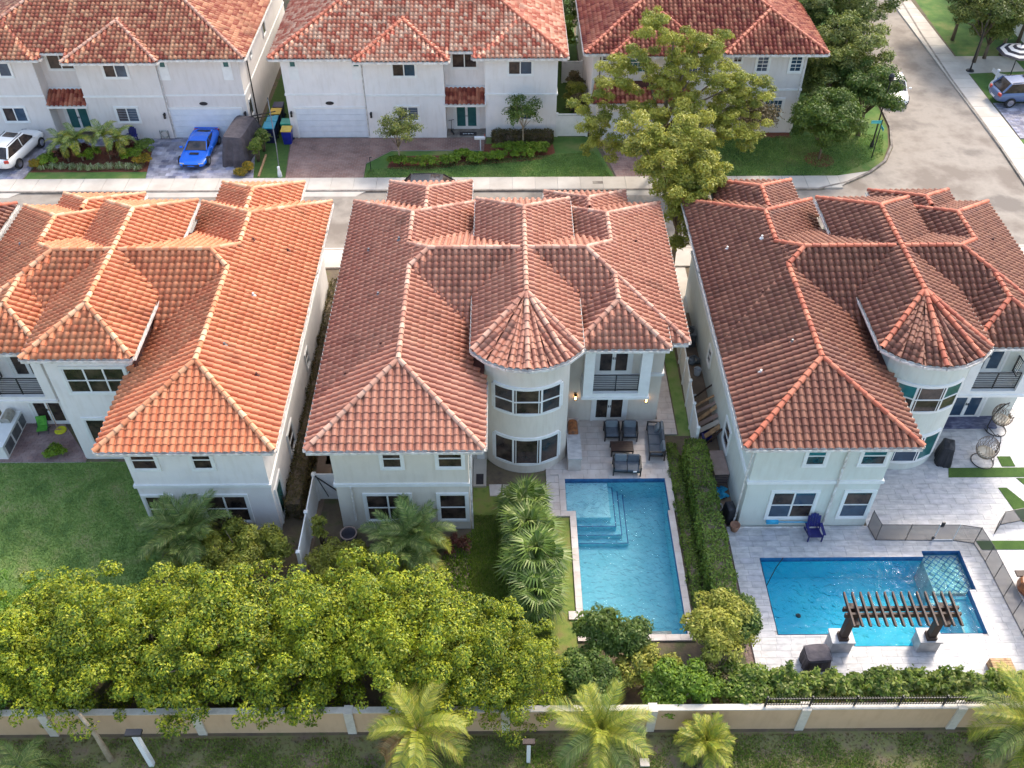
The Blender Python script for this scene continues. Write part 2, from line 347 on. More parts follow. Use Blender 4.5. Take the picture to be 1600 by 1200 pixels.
class Face:
    def __init__(s, pts, eave, tile=True):   # pts: convex polygon, 3D; eave: index of first eave vertex (edge eave->eave+1)
        s.p = [Vector(q) for q in pts]
        n = Vector((0, 0, 0))
        for i in range(len(s.p)):
            a, b = s.p[i], s.p[(i + 1) % len(s.p)]; n += a.cross(b)
        n.normalize()
        if n.z < 0: n = -n
        s.n = n; a = s.p[eave]; b = s.p[(eave + 1) % len(s.p)]
        e = (b - a).normalized(); u = n.cross(e)
        if u.z < 0: e = -e; u = n.cross(e)
        s.o = (a + b) / 2; s.e = e; s.u = u; s.ea = (a, b)
        s.d = n.dot(a)
        s.uv = np.array([((q - s.o).dot(e), (q - s.o).dot(u)) for q in s.p])
        ar = 0
        for i in range(len(s.uv)): x, y = s.uv[i], s.uv[(i + 1) % len(s.uv)]; ar += x[0] * y[1] - x[1] * y[0]
        if ar < 0: s.uv = s.uv[::-1]
        s.xy = np.array([(q.x, q.y) for q in s.p])
        ar = 0
        for i in range(len(s.xy)): x, y = s.xy[i], s.xy[(i + 1) % len(s.xy)]; ar += x[0] * y[1] - x[1] * y[0]
        if ar < 0: s.xy = s.xy[::-1]
    def zat(s, x, y): return (s.d - s.n.x * x - s.n.y * y) / s.n.z
def inside(poly, x, y, m=0.0):
    r = np.ones(np.shape(x), dtype=bool)
    for i in range(len(poly)):
        a = poly[i]; b = poly[(i + 1) % len(poly)]; dx, dy = b - a; L = math.hypot(dx, dy)
        r &= ((dx * (y - a[1]) - dy * (x - a[0])) / L) >= m
    return r
def buried(faces, me, P, tol):
    r = np.zeros(len(P), dtype=bool)
    for f in faces:
        if f is me: continue
        r |= inside(f.xy, P[:, 0], P[:, 1], 0.02) & (f.zat(P[:, 0], P[:, 1]) > P[:, 2] + tol)
    return r
def coplanar(faces, me, P):
    r = np.zeros(len(P), dtype=bool)
    for f in faces:
        if f is me: break
        if f.n.dot(me.n) > .9999: r |= inside(f.xy, P[:, 0], P[:, 1], 0.0) & (np.abs(f.zat(P[:, 0], P[:, 1]) - P[:, 2]) < .01)
    return r
def clip_poly(pts, poly):
    for i in range(len(poly)):
        a = poly[i]; b = poly[(i + 1) % len(poly)]; dx, dy = b[0] - a[0], b[1] - a[1]
        out = []; n = len(pts)
        for k in range(n):
            p = pts[k]; q = pts[(k + 1) % n]
            sp = dx * (p[1] - a[1]) - dy * (p[0] - a[0]); sq = dx * (q[1] - a[1]) - dy * (q[0] - a[0])
            if sp >= 0: out.append(p)
            if (sp >= 0) != (sq >= 0):
                t = sp / (sp - sq); out.append(tuple(p[j] + t * (q[j] - p[j]) for j in range(3)))
        pts = out
        if len(pts) < 3: return []
    return pts
def hip(x0, x1, y0, y1, ze, p, axis='y', near='hip', far='hip', zr=None):
    """hip block -> faces and ridge/hip lines. axis y: ridge runs in y"""
    F = []; C = []
    if axis == 'y':
        h = (x1 - x0) / 2; xm = (x0 + x1) / 2; zr = ze + p * h
        a = y0 + h if near == 'hip' else y0; b = y1 - h if far == 'hip' else y1
        F.append(Face([(x0, y0, ze), (xm, a, zr), (xm, b, zr), (x0, y1, ze)], 3))
        F.append(Face([(x1, y0, ze), (x1, y1, ze), (xm, b, zr), (xm, a, zr)], 0))
        C.append(((xm, a, zr), (xm, b, zr)))
        if near == 'hip':
            F.append(Face([(x0, y0, ze), (x1, y0, ze), (xm, a, zr)], 0)); C += [((x0, y0, ze), (xm, a, zr)), ((x1, y0, ze), (xm, a, zr))]
        if far == 'hip':
            F.append(Face([(x0, y1, ze), (x1, y1, ze), (xm, b, zr)], 0)); C += [((x0, y1, ze), (xm, b, zr)), ((x1, y1, ze), (xm, b, zr))]
    else:
        h = (y1 - y0) / 2; ym = (y0 + y1) / 2; zr = ze + p * h; a = x0 + h; b = x1 - h
        F.append(Face([(x0, y0, ze), (x1, y0, ze), (b, ym, zr), (a, ym, zr)], 0))
        F.append(Face([(x0, y1, ze), (x1, y1, ze), (b, ym, zr), (a, ym, zr)], 0))
        F.append(Face([(x0, y0, ze), (x0, y1, ze), (a, ym, zr)], 0))
        F.append(Face([(x1, y0, ze), (x1, y1, ze), (b, ym, zr)], 0))
        C += [((a, ym, zr), (b, ym, zr)), ((x0, y0, ze), (a, ym, zr)), ((x0, y1, ze), (a, ym, zr)), ((x1, y0, ze), (b, ym, zr)), ((x1, y1, ze), (b, ym, zr))]
    return F, C
def xf_face(f, ox, sx):
    pts = [(ox + sx * q.x, q.y, q.z) for q in f.p]
    i = next(k for k in range(len(f.p)) if {tuple(f.p[k]), tuple(f.p[(k + 1) % len(f.p)])} == {tuple(f.ea[0]), tuple(f.ea[1])})
    return Face(pts, i)
def make_roof(house, faces, caps, tm, cm, singles=300, gutters=True, w=TW, ex=TE, ngut=None):
    base = wloc(house)
    dk = MB()
    for f in faces: dk.add([q - f.n * 0.034 for q in f.p], [list(range(len(f.p)))])
    roof = dk.build('roof', 'under_tile', house)
    tv = TV.copy(); tv[:, 0] *= w / TW; tv[:, 1] *= ex / TE
    V = []; Fs = []; T = []; cand = []; nv = 0
    for f in faces:
        a0, b0 = f.uv.min(0); a1, b1 = f.uv.max(0)
        na = int(math.ceil((a1 - a0) / w)) + 1; nb = int(math.ceil((b1 - b0) / ex)) + 1
        ph = f.o.dot(f.e); st = -math.ceil((na / 2 * w)  / w) * w - (ph % w)
        na += 2
        A = []; B = []
        for j in range(nb + 1):
            for i in range(na + 1): A.append(st + i * w); B.append(b0 + j * ex - 0.07)
        A = np.array(A); B = np.array(B)
        mt = Matrix(((f.e.x, f.u.x, f.n.x, f.o.x), (f.e.y, f.u.y, f.n.y, f.o.y), (f.e.z, f.u.z, f.n.z, f.o.z), (0, 0, 0, 1)))
        ca = A + w / 2; cb = B + ex / 2
        P = np.outer(ca, f.e) + np.outer(cb, f.u) + np.array(f.o)
        far = ~inside(f.uv, ca, cb, -0.32); bu = buried(faces, f, P, 0.30) | coplanar(faces, f, P)
        # lower the eave limit a little so the first course overhangs
        clip = f.uv.copy(); clip[np.abs(clip[:, 1]) < 1e-6, 1] = -0.08
        full = np.ones(len(A), dtype=bool)
        mates = [g_ for g_ in faces if g_ is not f and g_.n.dot(f.n) > .9999 and abs(g_.d - f.d) < .01]
        cen_in = inside(f.uv, ca, cb, 0.0)
        for da, db in ((0, 0), (w, 0), (0, ex + .05), (w, ex + .05)):
            q_ = inside(clip, A + da, B + db, 0.0)
            for g_ in mates:
                W_ = np.outer(A + da, f.e) + np.outer(np.maximum(B + db, .001), f.u) + np.array(f.o); q_ |= inside(g_.xy, W_[:, 0], W_[:, 1], 0.0) & cen_in
            full &= q_
        for k in range(len(A)):
            if far[k] or bu[k]: continue
            jit = random.uniform(-.006, .006)
            if full[k]:
                cand.append(((Vector(P[k]) - CAM).length, f, mt, A[k], B[k]))
            else:
                lv = tv.copy(); lv[:, 0] += A[k]; lv[:, 1] += B[k]
                t = random.random()
                for q in TF:
                    pl = clip_poly([tuple(lv[i]) for i in q], clip)
                    if len(pl) >= 3:
                        for p in pl:
                            V.append(tuple(mt @ Vector(p)))
                        Fs.append(list(range(nv, nv + len(pl)))); nv += len(pl); T.append(t)
    cand.sort(key=lambda c: c[0])
    tm_mesh = single_tile_mesh(tm)
    if w != TW or ex != TE:
        tm_mesh.vertices.foreach_set('co', tv.ravel())
    for d, f, mt, a, b in cand[:singles]:
        o = bpy.data.objects.new('roof_tile', tm_mesh); COL.objects.link(o); o.parent = roof
        ml = mt @ Matrix.Translation((a + random.uniform(-.004, .004), b + random.uniform(-.012, .012), random.uniform(0, .005)))
        o.matrix_local = Matrix.Translation(-base) @ ml
    rest = cand[singles:]
    NV = len(tv); NF = len(TF)
    VV = np.zeros((len(rest) * NV, 3)); FF = np.zeros((len(rest) * NF, 4), dtype=np.int64); TT = np.zeros(len(rest) * NF)
    for k, (d, f, mt, a, b) in enumerate(rest):
        lv = tv + np.array([a + random.uniform(-.004, .004), b + random.uniform(-.012, .012), random.uniform(0, .005)])
        VV[k * NV:(k + 1) * NV] = lv[:, :1] * np.array(f.e) + lv[:, 1:2] * np.array(f.u) + lv[:, 2:3] * np.array(f.n) + np.array(f.o) - np.array(base)
        FF[k * NF:(k + 1) * NF] = TF + k * NV; TT[k * NF:(k + 1) * NF] = random.random()
    if len(rest): mesh_np('roof_tiles', VV, FF, TT, tm, roof, kind='stuff')
    cut = MB(); cut.v = V; cut.f = Fs; cut.t = T
    cut.build('cut_tiles', tm, roof)['kind'] = 'stuff'
    # ridge and hip caps
    cmesh = cap_mesh(cm); capc = []
    for p, q in caps:
        p = Vector(p); q = Vector(q)
        if p.z > q.z: p, q = q, p
        d = q - p; L = d.length; n = max(1, int(L / 0.38)); y = d.normalized(); x = y.cross(Vector((0, 0, 1))).normalized(); z = x.cross(y)
        P = np.array([tuple(p + y * ((i + .3) * L / n)) for i in range(n)])
        bu = buried(faces, None, P, 0.22)
        for f in faces: bu |= inside(f.xy, P[:, 0], P[:, 1], 0.03) & (f.zat(P[:, 0], P[:, 1]) > P[:, 2] - .03)
        for i in range(n):
            if bu[i]: continue
            o3 = p + y * (i * L / n - 0.04) + z * 0.055
            mt = Matrix(((x.x, y.x, z.x, o3.x), (x.y, y.y, z.y, o3.y), (x.z, y.z, z.z, o3.z), (0, 0, 0, 1)))
            capc.append(((o3 - CAM).length, mt))
    capc.sort(key=lambda c: c[0])
    if singles:
        for d, mt in capc[:300]:
            o = bpy.data.objects.new('ridge_tile', cmesh); COL.objects.link(o); o.parent = roof; o.matrix_local = Matrix.Translation(-base) @ mt
        capc = capc[300:]
    if capc:
        mb = MB()
        for d, mt in capc: mb.add([mt @ Vector(v) for v in CV], CF.tolist(), random.random())
        mb.build('ridge_tiles', cm, roof)['kind'] = 'stuff'
    # fascia, gutter and soffit along the eaves
    fs = MB(); so = MB()
    done = []
    for f in faces:
        a, b = f.ea
        out = Vector((-f.u.x, -f.u.y, 0)).normalized()
        seg = max(1, int((b - a).length / 0.5)); run = None
        for i in range(seg + 1):
            vis = False
            if i < seg:
                m = a + (b - a) * ((i + .5) / seg) + out * 0.05
                P = np.array([tuple(m)]); vis = not buried(faces, f, P, 0.05)[0]; vis = vis and not coplanar(faces, f, np.array([tuple(m - out * .05 + f.u * .1)]))[0]
            if vis and run is None: run = i
            if not vis and run is not None:
                p = a + (b - a) * (run / seg); q = a + (b - a) * (i / seg); run = None
                for k0, k1, z0, z1 in ((0.0, 0.035, -0.20, -0.015), (0.035, 0.14, -0.16, -0.13), (0.14, 0.155, -0.16, -0.03)):
                    fs.add([p + out * k0 + Vector((0, 0, z0)), q + out * k0 + Vector((0, 0, z0)), q + out * k1 + Vector((0, 0, z0)), p + out * k1 + Vector((0, 0, z0)),
                            p + out * k0 + Vector((0, 0, z1)), q + out * k0 + Vector((0, 0, z1)), q + out * k1 + Vector((0, 0, z1)), p + out * k1 + Vector((0, 0, z1))],
                           [(0, 1, 2, 3), (7, 6, 5, 4), (0, 4, 5, 1), (1, 5, 6, 2), (2, 6, 7, 3), (3, 7, 4, 0)], random.random())
                si = -out * 0.85 + Vector((0, 0, -0.17))
                so.add([p + Vector((0, 0, -0.17)), q + Vector((0, 0, -0.17)), q + si, p + si], [(0, 1, 2, 3)])
    fs.build('gutter', 'gutter_white', roof)
    so.build('soffit', 'trim_white', roof)
    return roof
# ================================================================== wall openings
def frame(O, u, n):
    O = Vector(O); u = Vector(u).normalized(); n = Vector(n).normalized(); z = Vector((0, 0, 1))
    return Matrix(((u.x, z.x, n.x, O.x), (u.y, z.y, n.y, O.y), (u.z, z.z, n.z, O.z), (0, 0, 0, 1)))
def fbox(mb, mt, a, b, tint=0.0):
    x0, x1 = sorted((a[0], b[0])); y0, y1 = sorted((a[1], b[1])); z0, z1 = sorted((a[2], b[2]))
    vs = [mt @ Vector(p) for p in [(x0, y0, z0), (x1, y0, z0), (x1, y1, z0), (x0, y1, z0), (x0, y0, z1), (x1, y0, z1), (x1, y1, z1), (x0, y1, z1)]]
    return mb.add(vs, [(3, 2, 1, 0), (4, 5, 6, 7), (0, 1, 5, 4), (1, 2, 6, 5), (2, 3, 7, 6), (3, 0, 4, 7)], tint)
def window(house, O, u, n, w, h, cols=1, rows=2, pane='glass_dark', sur=0.12, name='window', sill=False, mun=0, fm='trim_white', blinds=False, door=False):
    """O = bottom centre of the opening on the wall face; surround + sash bars with the panes set back"""
    mt = frame(O, u, n); mb = MB()
    W = w / 2
    d0, d1 = -0.0, 0.07
    if sur:
        for a, b in (((-W - sur, h, 0), (W + sur, h + sur, d1)), ((-W - sur, -sur if not door else -0.0, 0), (-W, h, d1)), ((W, -sur if not door else 0.0, 0), (W + sur, h, d1))): fbox(mb, mt, a, b)
        if not door: fbox(mb, mt, (-W, -sur, 0), (W, 0, d1 + .01))
    fr = 0.05
    for a, b in (((-W, 0, 0), (-W + fr, h, .045)), ((W - fr, 0, 0), (W, h, .045)), ((-W + fr, 0, 0), (W - fr, fr, .045)), ((-W + fr, h - fr, 0), (W - fr, h, .045))): fbox(mb, mt, a, b)
    cw = (w - 2 * fr) / cols
    bar = 0.075 if not door else 0.14
    for i in range(1, cols): fbox(mb, mt, (-W + fr + i * cw - bar / 2, fr, 0), (-W + fr + i * cw + bar / 2, h - fr, .05))
    if door:
        for i in range(cols):
            x0 = -W + fr + i * cw
            fbox(mb, mt, (x0, fr, 0), (x0 + .09, h - fr, .043)); fbox(mb, mt, (x0 + cw - .09, fr, 0), (x0 + cw, h - fr, .043))
            fbox(mb, mt, (x0 + .09, fr, 0), (x0 + cw - .09, .22, .043)); fbox(mb, mt, (x0 + .09, h - .2, 0), (x0 + cw - .09, h - fr, .043))
    rh = (h - 2 * fr) / rows
    for j in range(1, rows):
        for i in range(cols):
            x0 = -W + fr + i * cw; fbox(mb, mt, (x0 + bar / 2 * (i > 0), fr + j * rh - .025, 0), (x0 + cw - bar / 2 * (i < cols - 1), fr + j * rh + .025, .047))
    if mun:
        for i in range(cols):
            x0 = -W + fr + i * cw
            for k in range(1, mun): fbox(mb, mt, (x0 + cw * k / mun - .015, fr, 0), (x0 + cw * k / mun + .015, h - fr, .038))
            mr = max(2, int(round(rh / (cw / mun))))
            for j in range(rows):
                for k in range(1, mr): fbox(mb, mt, (x0, fr + rh * (j + k / mr) - .015, 0), (x0 + cw, fr + rh * (j + k / mr) + .015, .036))
    o = mb.build(name, fm, house)
    for i in range(cols):
        for j in range(rows):
            x0 = -W + fr + i * cw; p = MB(); e = 0.012
            fbox(p, mt, (x0, fr + j * rh, 0.004), (x0 + cw, fr + (j + 1) * rh, 0.018))
            pm = pane[(i + j) % len(pane)] if isinstance(pane, (list, tuple)) else pane
            q = p.build('pane' if not blinds else 'pane', pm, o)
            if blinds:
                b = MB()
                for k in range(7): fbox(b, mt, (x0 + .03, fr + j * rh + .06 + k * rh / 7.5, .02), (x0 + cw - .03, fr + j * rh + .06 + k * rh / 7.5 + .05, .028))
                b.build('blind', 'blind', o)
    if door:
        k = MB(); fbox(k, mt, (-.06, 1.0, .05), (-.03, 1.12, .1)); fbox(k, mt, (.03, 1.0, .05), (.06, 1.12, .1)); k.build('handle', 'black_metal', o)
    return o
def band(mb, x0, x1, y, z, out=-1, h=0.14, d=0.07):
    mb.box((x0, y, z - h / 2), (x1, y + out * d, z + h / 2))
def wall_lamp(house, O, n, lit=False):
    mt = frame(O, Vector((0, 0, 1)).cross(Vector(n)), n); mb = MB()
    fbox(mb, mt, (-.06, -.1, 0), (.06, .1, .03)); fbox(mb, mt, (-.015, .1, .03), (.015, .13, .16)); fbox(mb, mt, (-.08, .04, .08), (.08, .07, .24))
    fbox(mb, mt, (-.07, -.26, .09), (.07, -.235, .23))
    for a in (-.07, .055):
        for b in (.09, .215): fbox(mb, mt, (a, -.235, b), (a + .015, .04, b + .015))
    o = mb.build('wall_lamp', 'black_metal', house)
    g = MB(); fbox(g, mt, (-.045, -.22, .115), (.045, .0, .205)); g.build('lamp_glass', 'lamp_glow' if lit else 'glass_dark', o)
    return o
def railing(house, pts, z0, z1, m='black_metal', step=0.11, name='railing'):
    mb = MB()
    for p, q in zip(pts[:-1], pts[1:]):
        p = Vector((*p, 0)); q = Vector((*q, 0))
        n = int((z1 - z0) / step)
        for k in range(n + 1):
            z = z0 + (z1 - z0) * k / n; mb.bar(p + Vector((0, 0, z)), q + Vector((0, 0, z)), 0.022 if 0 < k < n else 0.045)
        m_ = (p + q) / 2
        for c in (p, m_, q): mb.bar(c + Vector((0, 0, z0 - .06)), c + Vector((0, 0, z1 + .02)), 0.05)
    return mb.build(name, m, house)
def french_door(house, O, u, n, w, h, pane='glass_dark', name='french_door'):
    return window(house, O, u, n, w, h, 2, 1, pane, sur=0.12, name=name, door=True)
# ================================================================== the three houses backing on to the wall
P = 0.46
def rear_house(label, ox, sx, wallm, tm, cm, round_tower=True, windows=None, north_detail=True, loc=(0, 33, 0)):
    X = lambda x: ox + sx * x
    h = thing('house', label, 'house', (X(0), 35.0, 0), group='tiled roof houses backing on to the boundary wall')
    F = []; C = []
    def blk(r):
        F.extend(r[0]); C.extend(r[1])
    blk(hip(-8.25, -0.96, 26.37, 38.3, 6.1, P, near='hip', far='open'))       # rear wing
    blk(hip(-8.25, 8.43, 32.95, 42.05, 6.1, P, axis='x'))                     # main roof
    blk(hip(-8.25, -1.25, 37.5, 44.8, 6.1, P, near='open'))                   # street wings
    blk(hip(-6.45, -1.95, 40.5, 46.8, 6.1, P, near='open'))
    blk(hip(2.05, 8.43, 37.5, 44.5, 6.1, P, near='open'))
    blk(hip(2.25, 6.65, 40.5, 45.7, 6.1, P, near='open'))
    # raised centre block with the tower
    if round_tower:
        x0, x1, ze = -1.47, 3.35, 7.17; xm = (x0 + x1) / 2; zr = ze + P * (x1 - x0) / 2
        ap = (xm, 34.0, zr); ne = 43.3; b = ne - (x1 - x0) / 2
        F.append(Face([(x0, 31.3, ze), ap, (xm, b, zr), (x0, ne, ze)], 3)); F.append(Face([(x1, 31.3, ze), (x1, ne, ze), (xm, b, zr), ap], 0))
        F.append(Face([(x0, ne, ze), (x1, ne, ze), (xm, b, zr)], 0)); C += [((x0, ne, ze), (xm, b, zr)), ((x1, ne, ze), (xm, b, zr)), (ap, (xm, b, zr))]
        hc = (x1 - x0) / 2; sg = 1.25; Rr = (hc * hc + sg * sg) / (2 * sg); cy = 31.3 - sg + Rr; am = math.asin(hc / Rr)
        arc = [(xm + Rr * math.sin(am * t), cy - Rr * math.cos(am * t), ze) for t in (-1, -2 / 3, -1 / 3, 0, 1 / 3, 2 / 3, 1)]
        for p, q in zip(arc[:-1], arc[1:]): F.append(Face([p, q, ap], 0))
        for i, p in enumerate(arc):
            if i in (0, 3, 5, 6): C.append((p, ap))
    else:
        blk(hip(-1.47, 3.35, 30.9, 43.3, 7.17, P))
    blk(hip(3.0, 7.4, 32.05, 37.0, 6.54, P, near='hip', far='open'))          # balcony roof
    F = [xf_face(f, ox, sx) for f in F]; C = [((X(p[0]), p[1], p[2]), (X(q[0]), q[1], q[2])) for p, q in C]
    make_roof(h, F, C, tm, cm)
    # soil pipes and roof vents standing through the tiles
    for vx, vy in ((-6.9, 39.3), (-5.3, 39.2), (-5.5, 31.4), (-7.0, 30.2), (6.6, 39.6), (-6.0, 35.2)):
        zc_ = max(float(f.zat(X(vx), vy)) for f in F if inside(f.xy, np.array([X(vx)]), np.array([vy]))[0])
        v_ = MB(); v_.tube([(X(vx), vy, zc_ - .05), (X(vx), vy, zc_ + .24)], .05, 8); v_.lathe([(.13, 0), (.07, .08), (.05, .1)], 10, (X(vx), vy, zc_ + .05)); v_.build('vent_pipe', random.choice(['under_tile', 'gutter_white', 'grey_metal']), h)
    # walls
    w = MB()
    def bx(a, b): w.box((X(a[0]), a[1], a[2]), (X(b[0]), b[1], b[2]))
    bx((-7.5, 27.0, 0), (-1.65, 33.85, 5.95)); bx((-7.5, 33.85, 0), (7.65, 42.0, 5.95)); bx((-7.5, 42.0, 0), (-1.9, 44.1, 5.95))
    bx((-5.8, 44.1, 0), (-2.6, 46.1, 5.95)); bx((2.7, 42.0, 0), (7.65, 43.8, 5.95)); bx((-0.95, 42.0, 0), (2.85, 42.7, 7.0))
    bx((-0.99, 33.85, 5.95), (2.89, 42.0, 7.02)); bx((-1.65, 31.25, 0), (-0.97, 33.85, 5.95))
    w.build('wall', wallm, h)
    t = MB()
    xm = 0.955
    if round_tower:
        hc = 1.92; sg = 0.95; Rr = (hc * hc + sg * sg) / (2 * sg); cy = 31.3 - sg + Rr; am = math.asin(hc / Rr)
        arc = [(X(xm + Rr * math.sin(am * k / 14)), cy - Rr * math.cos(am * k / 14)) for k in range(-14, 15)]
        poly = arc + [(X(2.875), 33.85), (X(-0.965), 33.85)]
        if sx < 0: poly = poly[::-1]
        t.prism(poly, 0, 7.03)
        o = t.build('tower', wallm, h)
        # curved windows: three flat bays each, bands over and under
        for (z0, hh, rows) in ((4.15, 1.45, 2), (0.75, 1.6, 1)) if windows != 'none' else ():
            hw = 1.50
            a1 = math.asin(hw / Rr)
            br = MB()
            for zz, hgt in ((z0 + hh, .15), (z0 - .15, .15)):
                for k in range(-9, 9):
                    s0, s1 = a1 * k / 9, a1 * (k + 1) / 9
                    ps = []
                    for r_ in (Rr - .02, Rr + .08):
                        for s_ in (s0, s1): ps.append((X(xm + r_ * math.sin(s_)), cy - r_ * math.cos(s_)))
                    quad = [ps[0], ps[1], ps[3], ps[2]]
                    br.prism(quad, zz, zz + hgt)
            for s_ in (-1, -.36, .36, 1):
                a = a1 * s_; wd = .1
                p = Vector((X(xm + Rr * math.sin(a)), cy - Rr * math.cos(a), 0)); nn = Vector((sx * math.sin(a), -math.cos(a), 0))
                fm = frame(p, Vector((0, 0, 1)).cross(nn), nn)
                fbox(br, fm, (-wd, z0, -.03), (wd, z0 + hh, .085))
            wo = br.build('bow_window', 'trim_white', h)
            for i, (s0, s1) in enumerate(((-1, -.36), (-.36, .36), (.36, 1))):
                a0 = a1 * s0; a2 = a1 * s1
                p = Vector((X(xm + (Rr + .012) * math.sin(a0)), cy - (Rr + .012) * math.cos(a0), 0)); q = Vector((X(xm + (Rr + .012) * math.sin(a2)), cy - (Rr + .012) * math.cos(a2), 0))
                am_ = (a0 + a2) / 2; sag = Rr - Rr * math.cos((a2 - a0) / 2)
                nn = Vector((sx * math.sin(am_), -math.cos(am_), 0)); mid = (p + q) / 2 + nn * (sag + .004)
                uu = Vector((0, 0, 1)).cross(nn); hwid = (q - p).length / 2 + .02
                fm = frame(mid, uu, nn)
                for j in range(rows):
                    g = MB(); fbox(g, fm, (-hwid, z0 + j * hh / rows, 0), (hwid, z0 + (j + 1) * hh / rows, .012))
                    pm = 'glass_dark' if not (label.find('dark brown') >= 0) else ('glass_teal' if (j == rows - 1 and i != 1) else 'glass_blue' if rows == 1 else 'glass_dark')
                    g.build('pane', pm, wo)
                if rows == 2:
                    g = MB(); fbox(g, fm, (-hwid, z0 + hh / 2 - .03, .012), (hwid, z0 + hh / 2 + .03, .04)); g.build('sash_bar', 'trim_white', wo)
                    for e_ in (-hwid + .06, hwid - .1): pass
    else:
        t.box((X(-0.965), 31.45, 0), (X(2.875), 33.85, 7.03)); t.build('tower', wallm, h)
        # three-light windows on the flat face
        window(h, (X(0.75), 31.45, 4.6), (1, 0, 0), (0, -1, 0), 2.75, 1.5, 3, 2, 'glass_dark', .14)
        window(h, (X(0.75), 31.45, 1.2), (1, 0, 0), (0, -1, 0), 2.75, 1.6, 3, 1, 'glass_dark', .14)
    # string courses
    def b2(a, b): MB().box((X(a[0]), a[1], a[2]), (X(b[0]), b[1], b[2])).build('string_course', 'trim_white', h)
    b2((-7.58, 26.92, 3.08), (-1.57, 27.0, 3.26)); b2((-7.58, 27.0, 3.08), (-7.5, 44.1, 3.26)); b2((-1.65, 27.0, 3.08), (-1.57, 31.25, 3.26))
    b2((7.65, 33.77, 3.2), (7.73, 43.8, 3.38)); b2((6.78, 33.75, 3.2), (7.65, 33.85, 3.38))
    # balcony
    b = MB()
    def b3(a, b_): b.box((X(a[0]), a[1], a[2]), (X(b_[0]), b_[1], b_[2]))
    b3((3.66, 32.45, 2.9), (6.8, 33.85, 3.32)); b3((3.66, 32.45, 3.32), (4.13, 32.85, 6.38)); b3((6.3, 32.45, 3.32), (6.8, 32.85, 6.38))
    b3((4.13, 32.5, 6.1), (6.3, 32.8, 6.38)); b3((3.6, 32.4, 2.96), (3.66, 33.85, 3.1)); b3((6.8, 32.4, 2.96), (6.86, 33.85, 3.1)); b3((3.66, 32.39, 2.96), (6.8, 32.45, 3.1))
    b.build('balcony', 'trim_white' if wallm != 'stucco_white' else 'stucco_white', h)
    railing(h, [(X(4.13), 32.6), (X(6.3), 32.6)], 3.42, 4.38)
    railing(h, [(X(3.8), 32.85), (X(3.8), 33.8)], 3.42, 4.38); railing(h, [(X(6.68), 32.85), (X(6.68), 33.8)], 3.42, 4.38)
    gp = 'glass_dark' if label.find('dark brown') < 0 else 'glass_blue'
    french_door(h, (X(5.2), 33.85, 3.32), (1, 0, 0), (0, -1, 0), 1.6, 2.3, gp)
    french_door(h, (X(5.2), 33.85, 0.06), (1, 0, 0), (0, -1, 0), 1.6, 2.3, gp)
    return h, X
hC, XC = rear_house('cream two storey house in the middle with pinkish terracotta roof and round tower', 0.0, 1, 'stucco_cream', 'tile_pink', 'cap_pink')
hE, XE = rear_house('pale green two storey house on the right with dark brown roof and orange ridges', 18.12, 1, 'stucco_pale_green', 'tile_brown', 'cap_red')
hW, XW = rear_house('white two storey house on the left with bright orange tile roof and square bay', -17.86, -1, 'stucco_white', 'tile_orange', 'cap_orange', round_tower=False)
S0 = ((1, 0, 0), (0, -1, 0))
# south wing windows
for h, X, kind in ((hC, XC, 0), (hE, XE, 1), (hW, XW, 2)):
    gl = 'glass_dark' if kind != 1 else ['glass_dark', 'glass_teal']
    window(h, (X(-4.9), 27.0, 4.3), *S0, .82, 1.15, 1, 2, gl)
    window(h, (X(-2.42), 27.0, 4.3), *S0, 1.05, 1.15, 1, 2, gl)
    window(h, (X(-5.3), 27.0, 0.72), *S0, 1.95, 1.75, 2, 2, gl if kind != 1 else ['glass_blue', 'glass_dark'])
    window(h, (X(-2.42), 27.0, 0.72), *S0, 1.2, 1.75, 1, 2, gl if kind != 1 else ['glass_blue', 'glass_dark'])
    sxx = -1 if kind == 2 else 1
    for (y, z, ww, hh) in ((31.2, 1.0, 1.0, 1.35), (36.6, 1.5, .6, .9)):
        window(h, (X(-7.5), y, z), (0, 1, 0), (-sxx, 0, 0), ww, hh, 1, 2, 'glass_dark')
wall_lamp(hC, (3.45, 33.85, 1.95), (0, -1, 0), True); wall_lamp(hC, (7.0, 33.85, 1.75), (0, -1, 0), True)
wall_lamp(hE, (XE(6.9), 33.85, 2.0), (0, -1, 0)); wall_lamp(hW, (XW(6.6), 33.85, 2.1), (0, -1, 0))
# west wing west-side garden door of the white house
window(hW, (XW(-7.5), 27.9, 0.1), (0, 1, 0), (1, 0, 0), 1.0, 2.3, 1, 1, 'glass_teal', door=True)
def downspout(h, pts, m, r=0.045):
    MB().tube(pts, r, 6).build('downspout', m, h)
downspout(hE, [(14.5, 26.45, 5.9), (14.5, 26.9, 5.6), (14.5, 26.93, .15)], 'gutter_white', .055)
downspout(hE, [(10.45, 26.95, 5.6), (10.5, 27.2, 3.0), (10.5, 27.2, .5), (10.3, 26.9, .1)], 'gutter_white', .05)
downspout(hE, [(10.55, 26.88, .1), (14.6, 26.88, .08)], 'gutter_white', .045)
downspout(hC, [(-6.85, 26.93, 3.1), (-6.85, 26.93, .8)], 'gutter_white', .06)
downspout(hC, [(-1.6, 26.5, 5.9), (-1.57, 26.95, 5.5), (-1.57, 26.94, .1)], 'gutter_white', .05)
door = MB(); door.box((-1.45, 31.18, 0.1), (-1.08, 31.25, 2.2)); door.build('side_door', 'trim_white', hC)
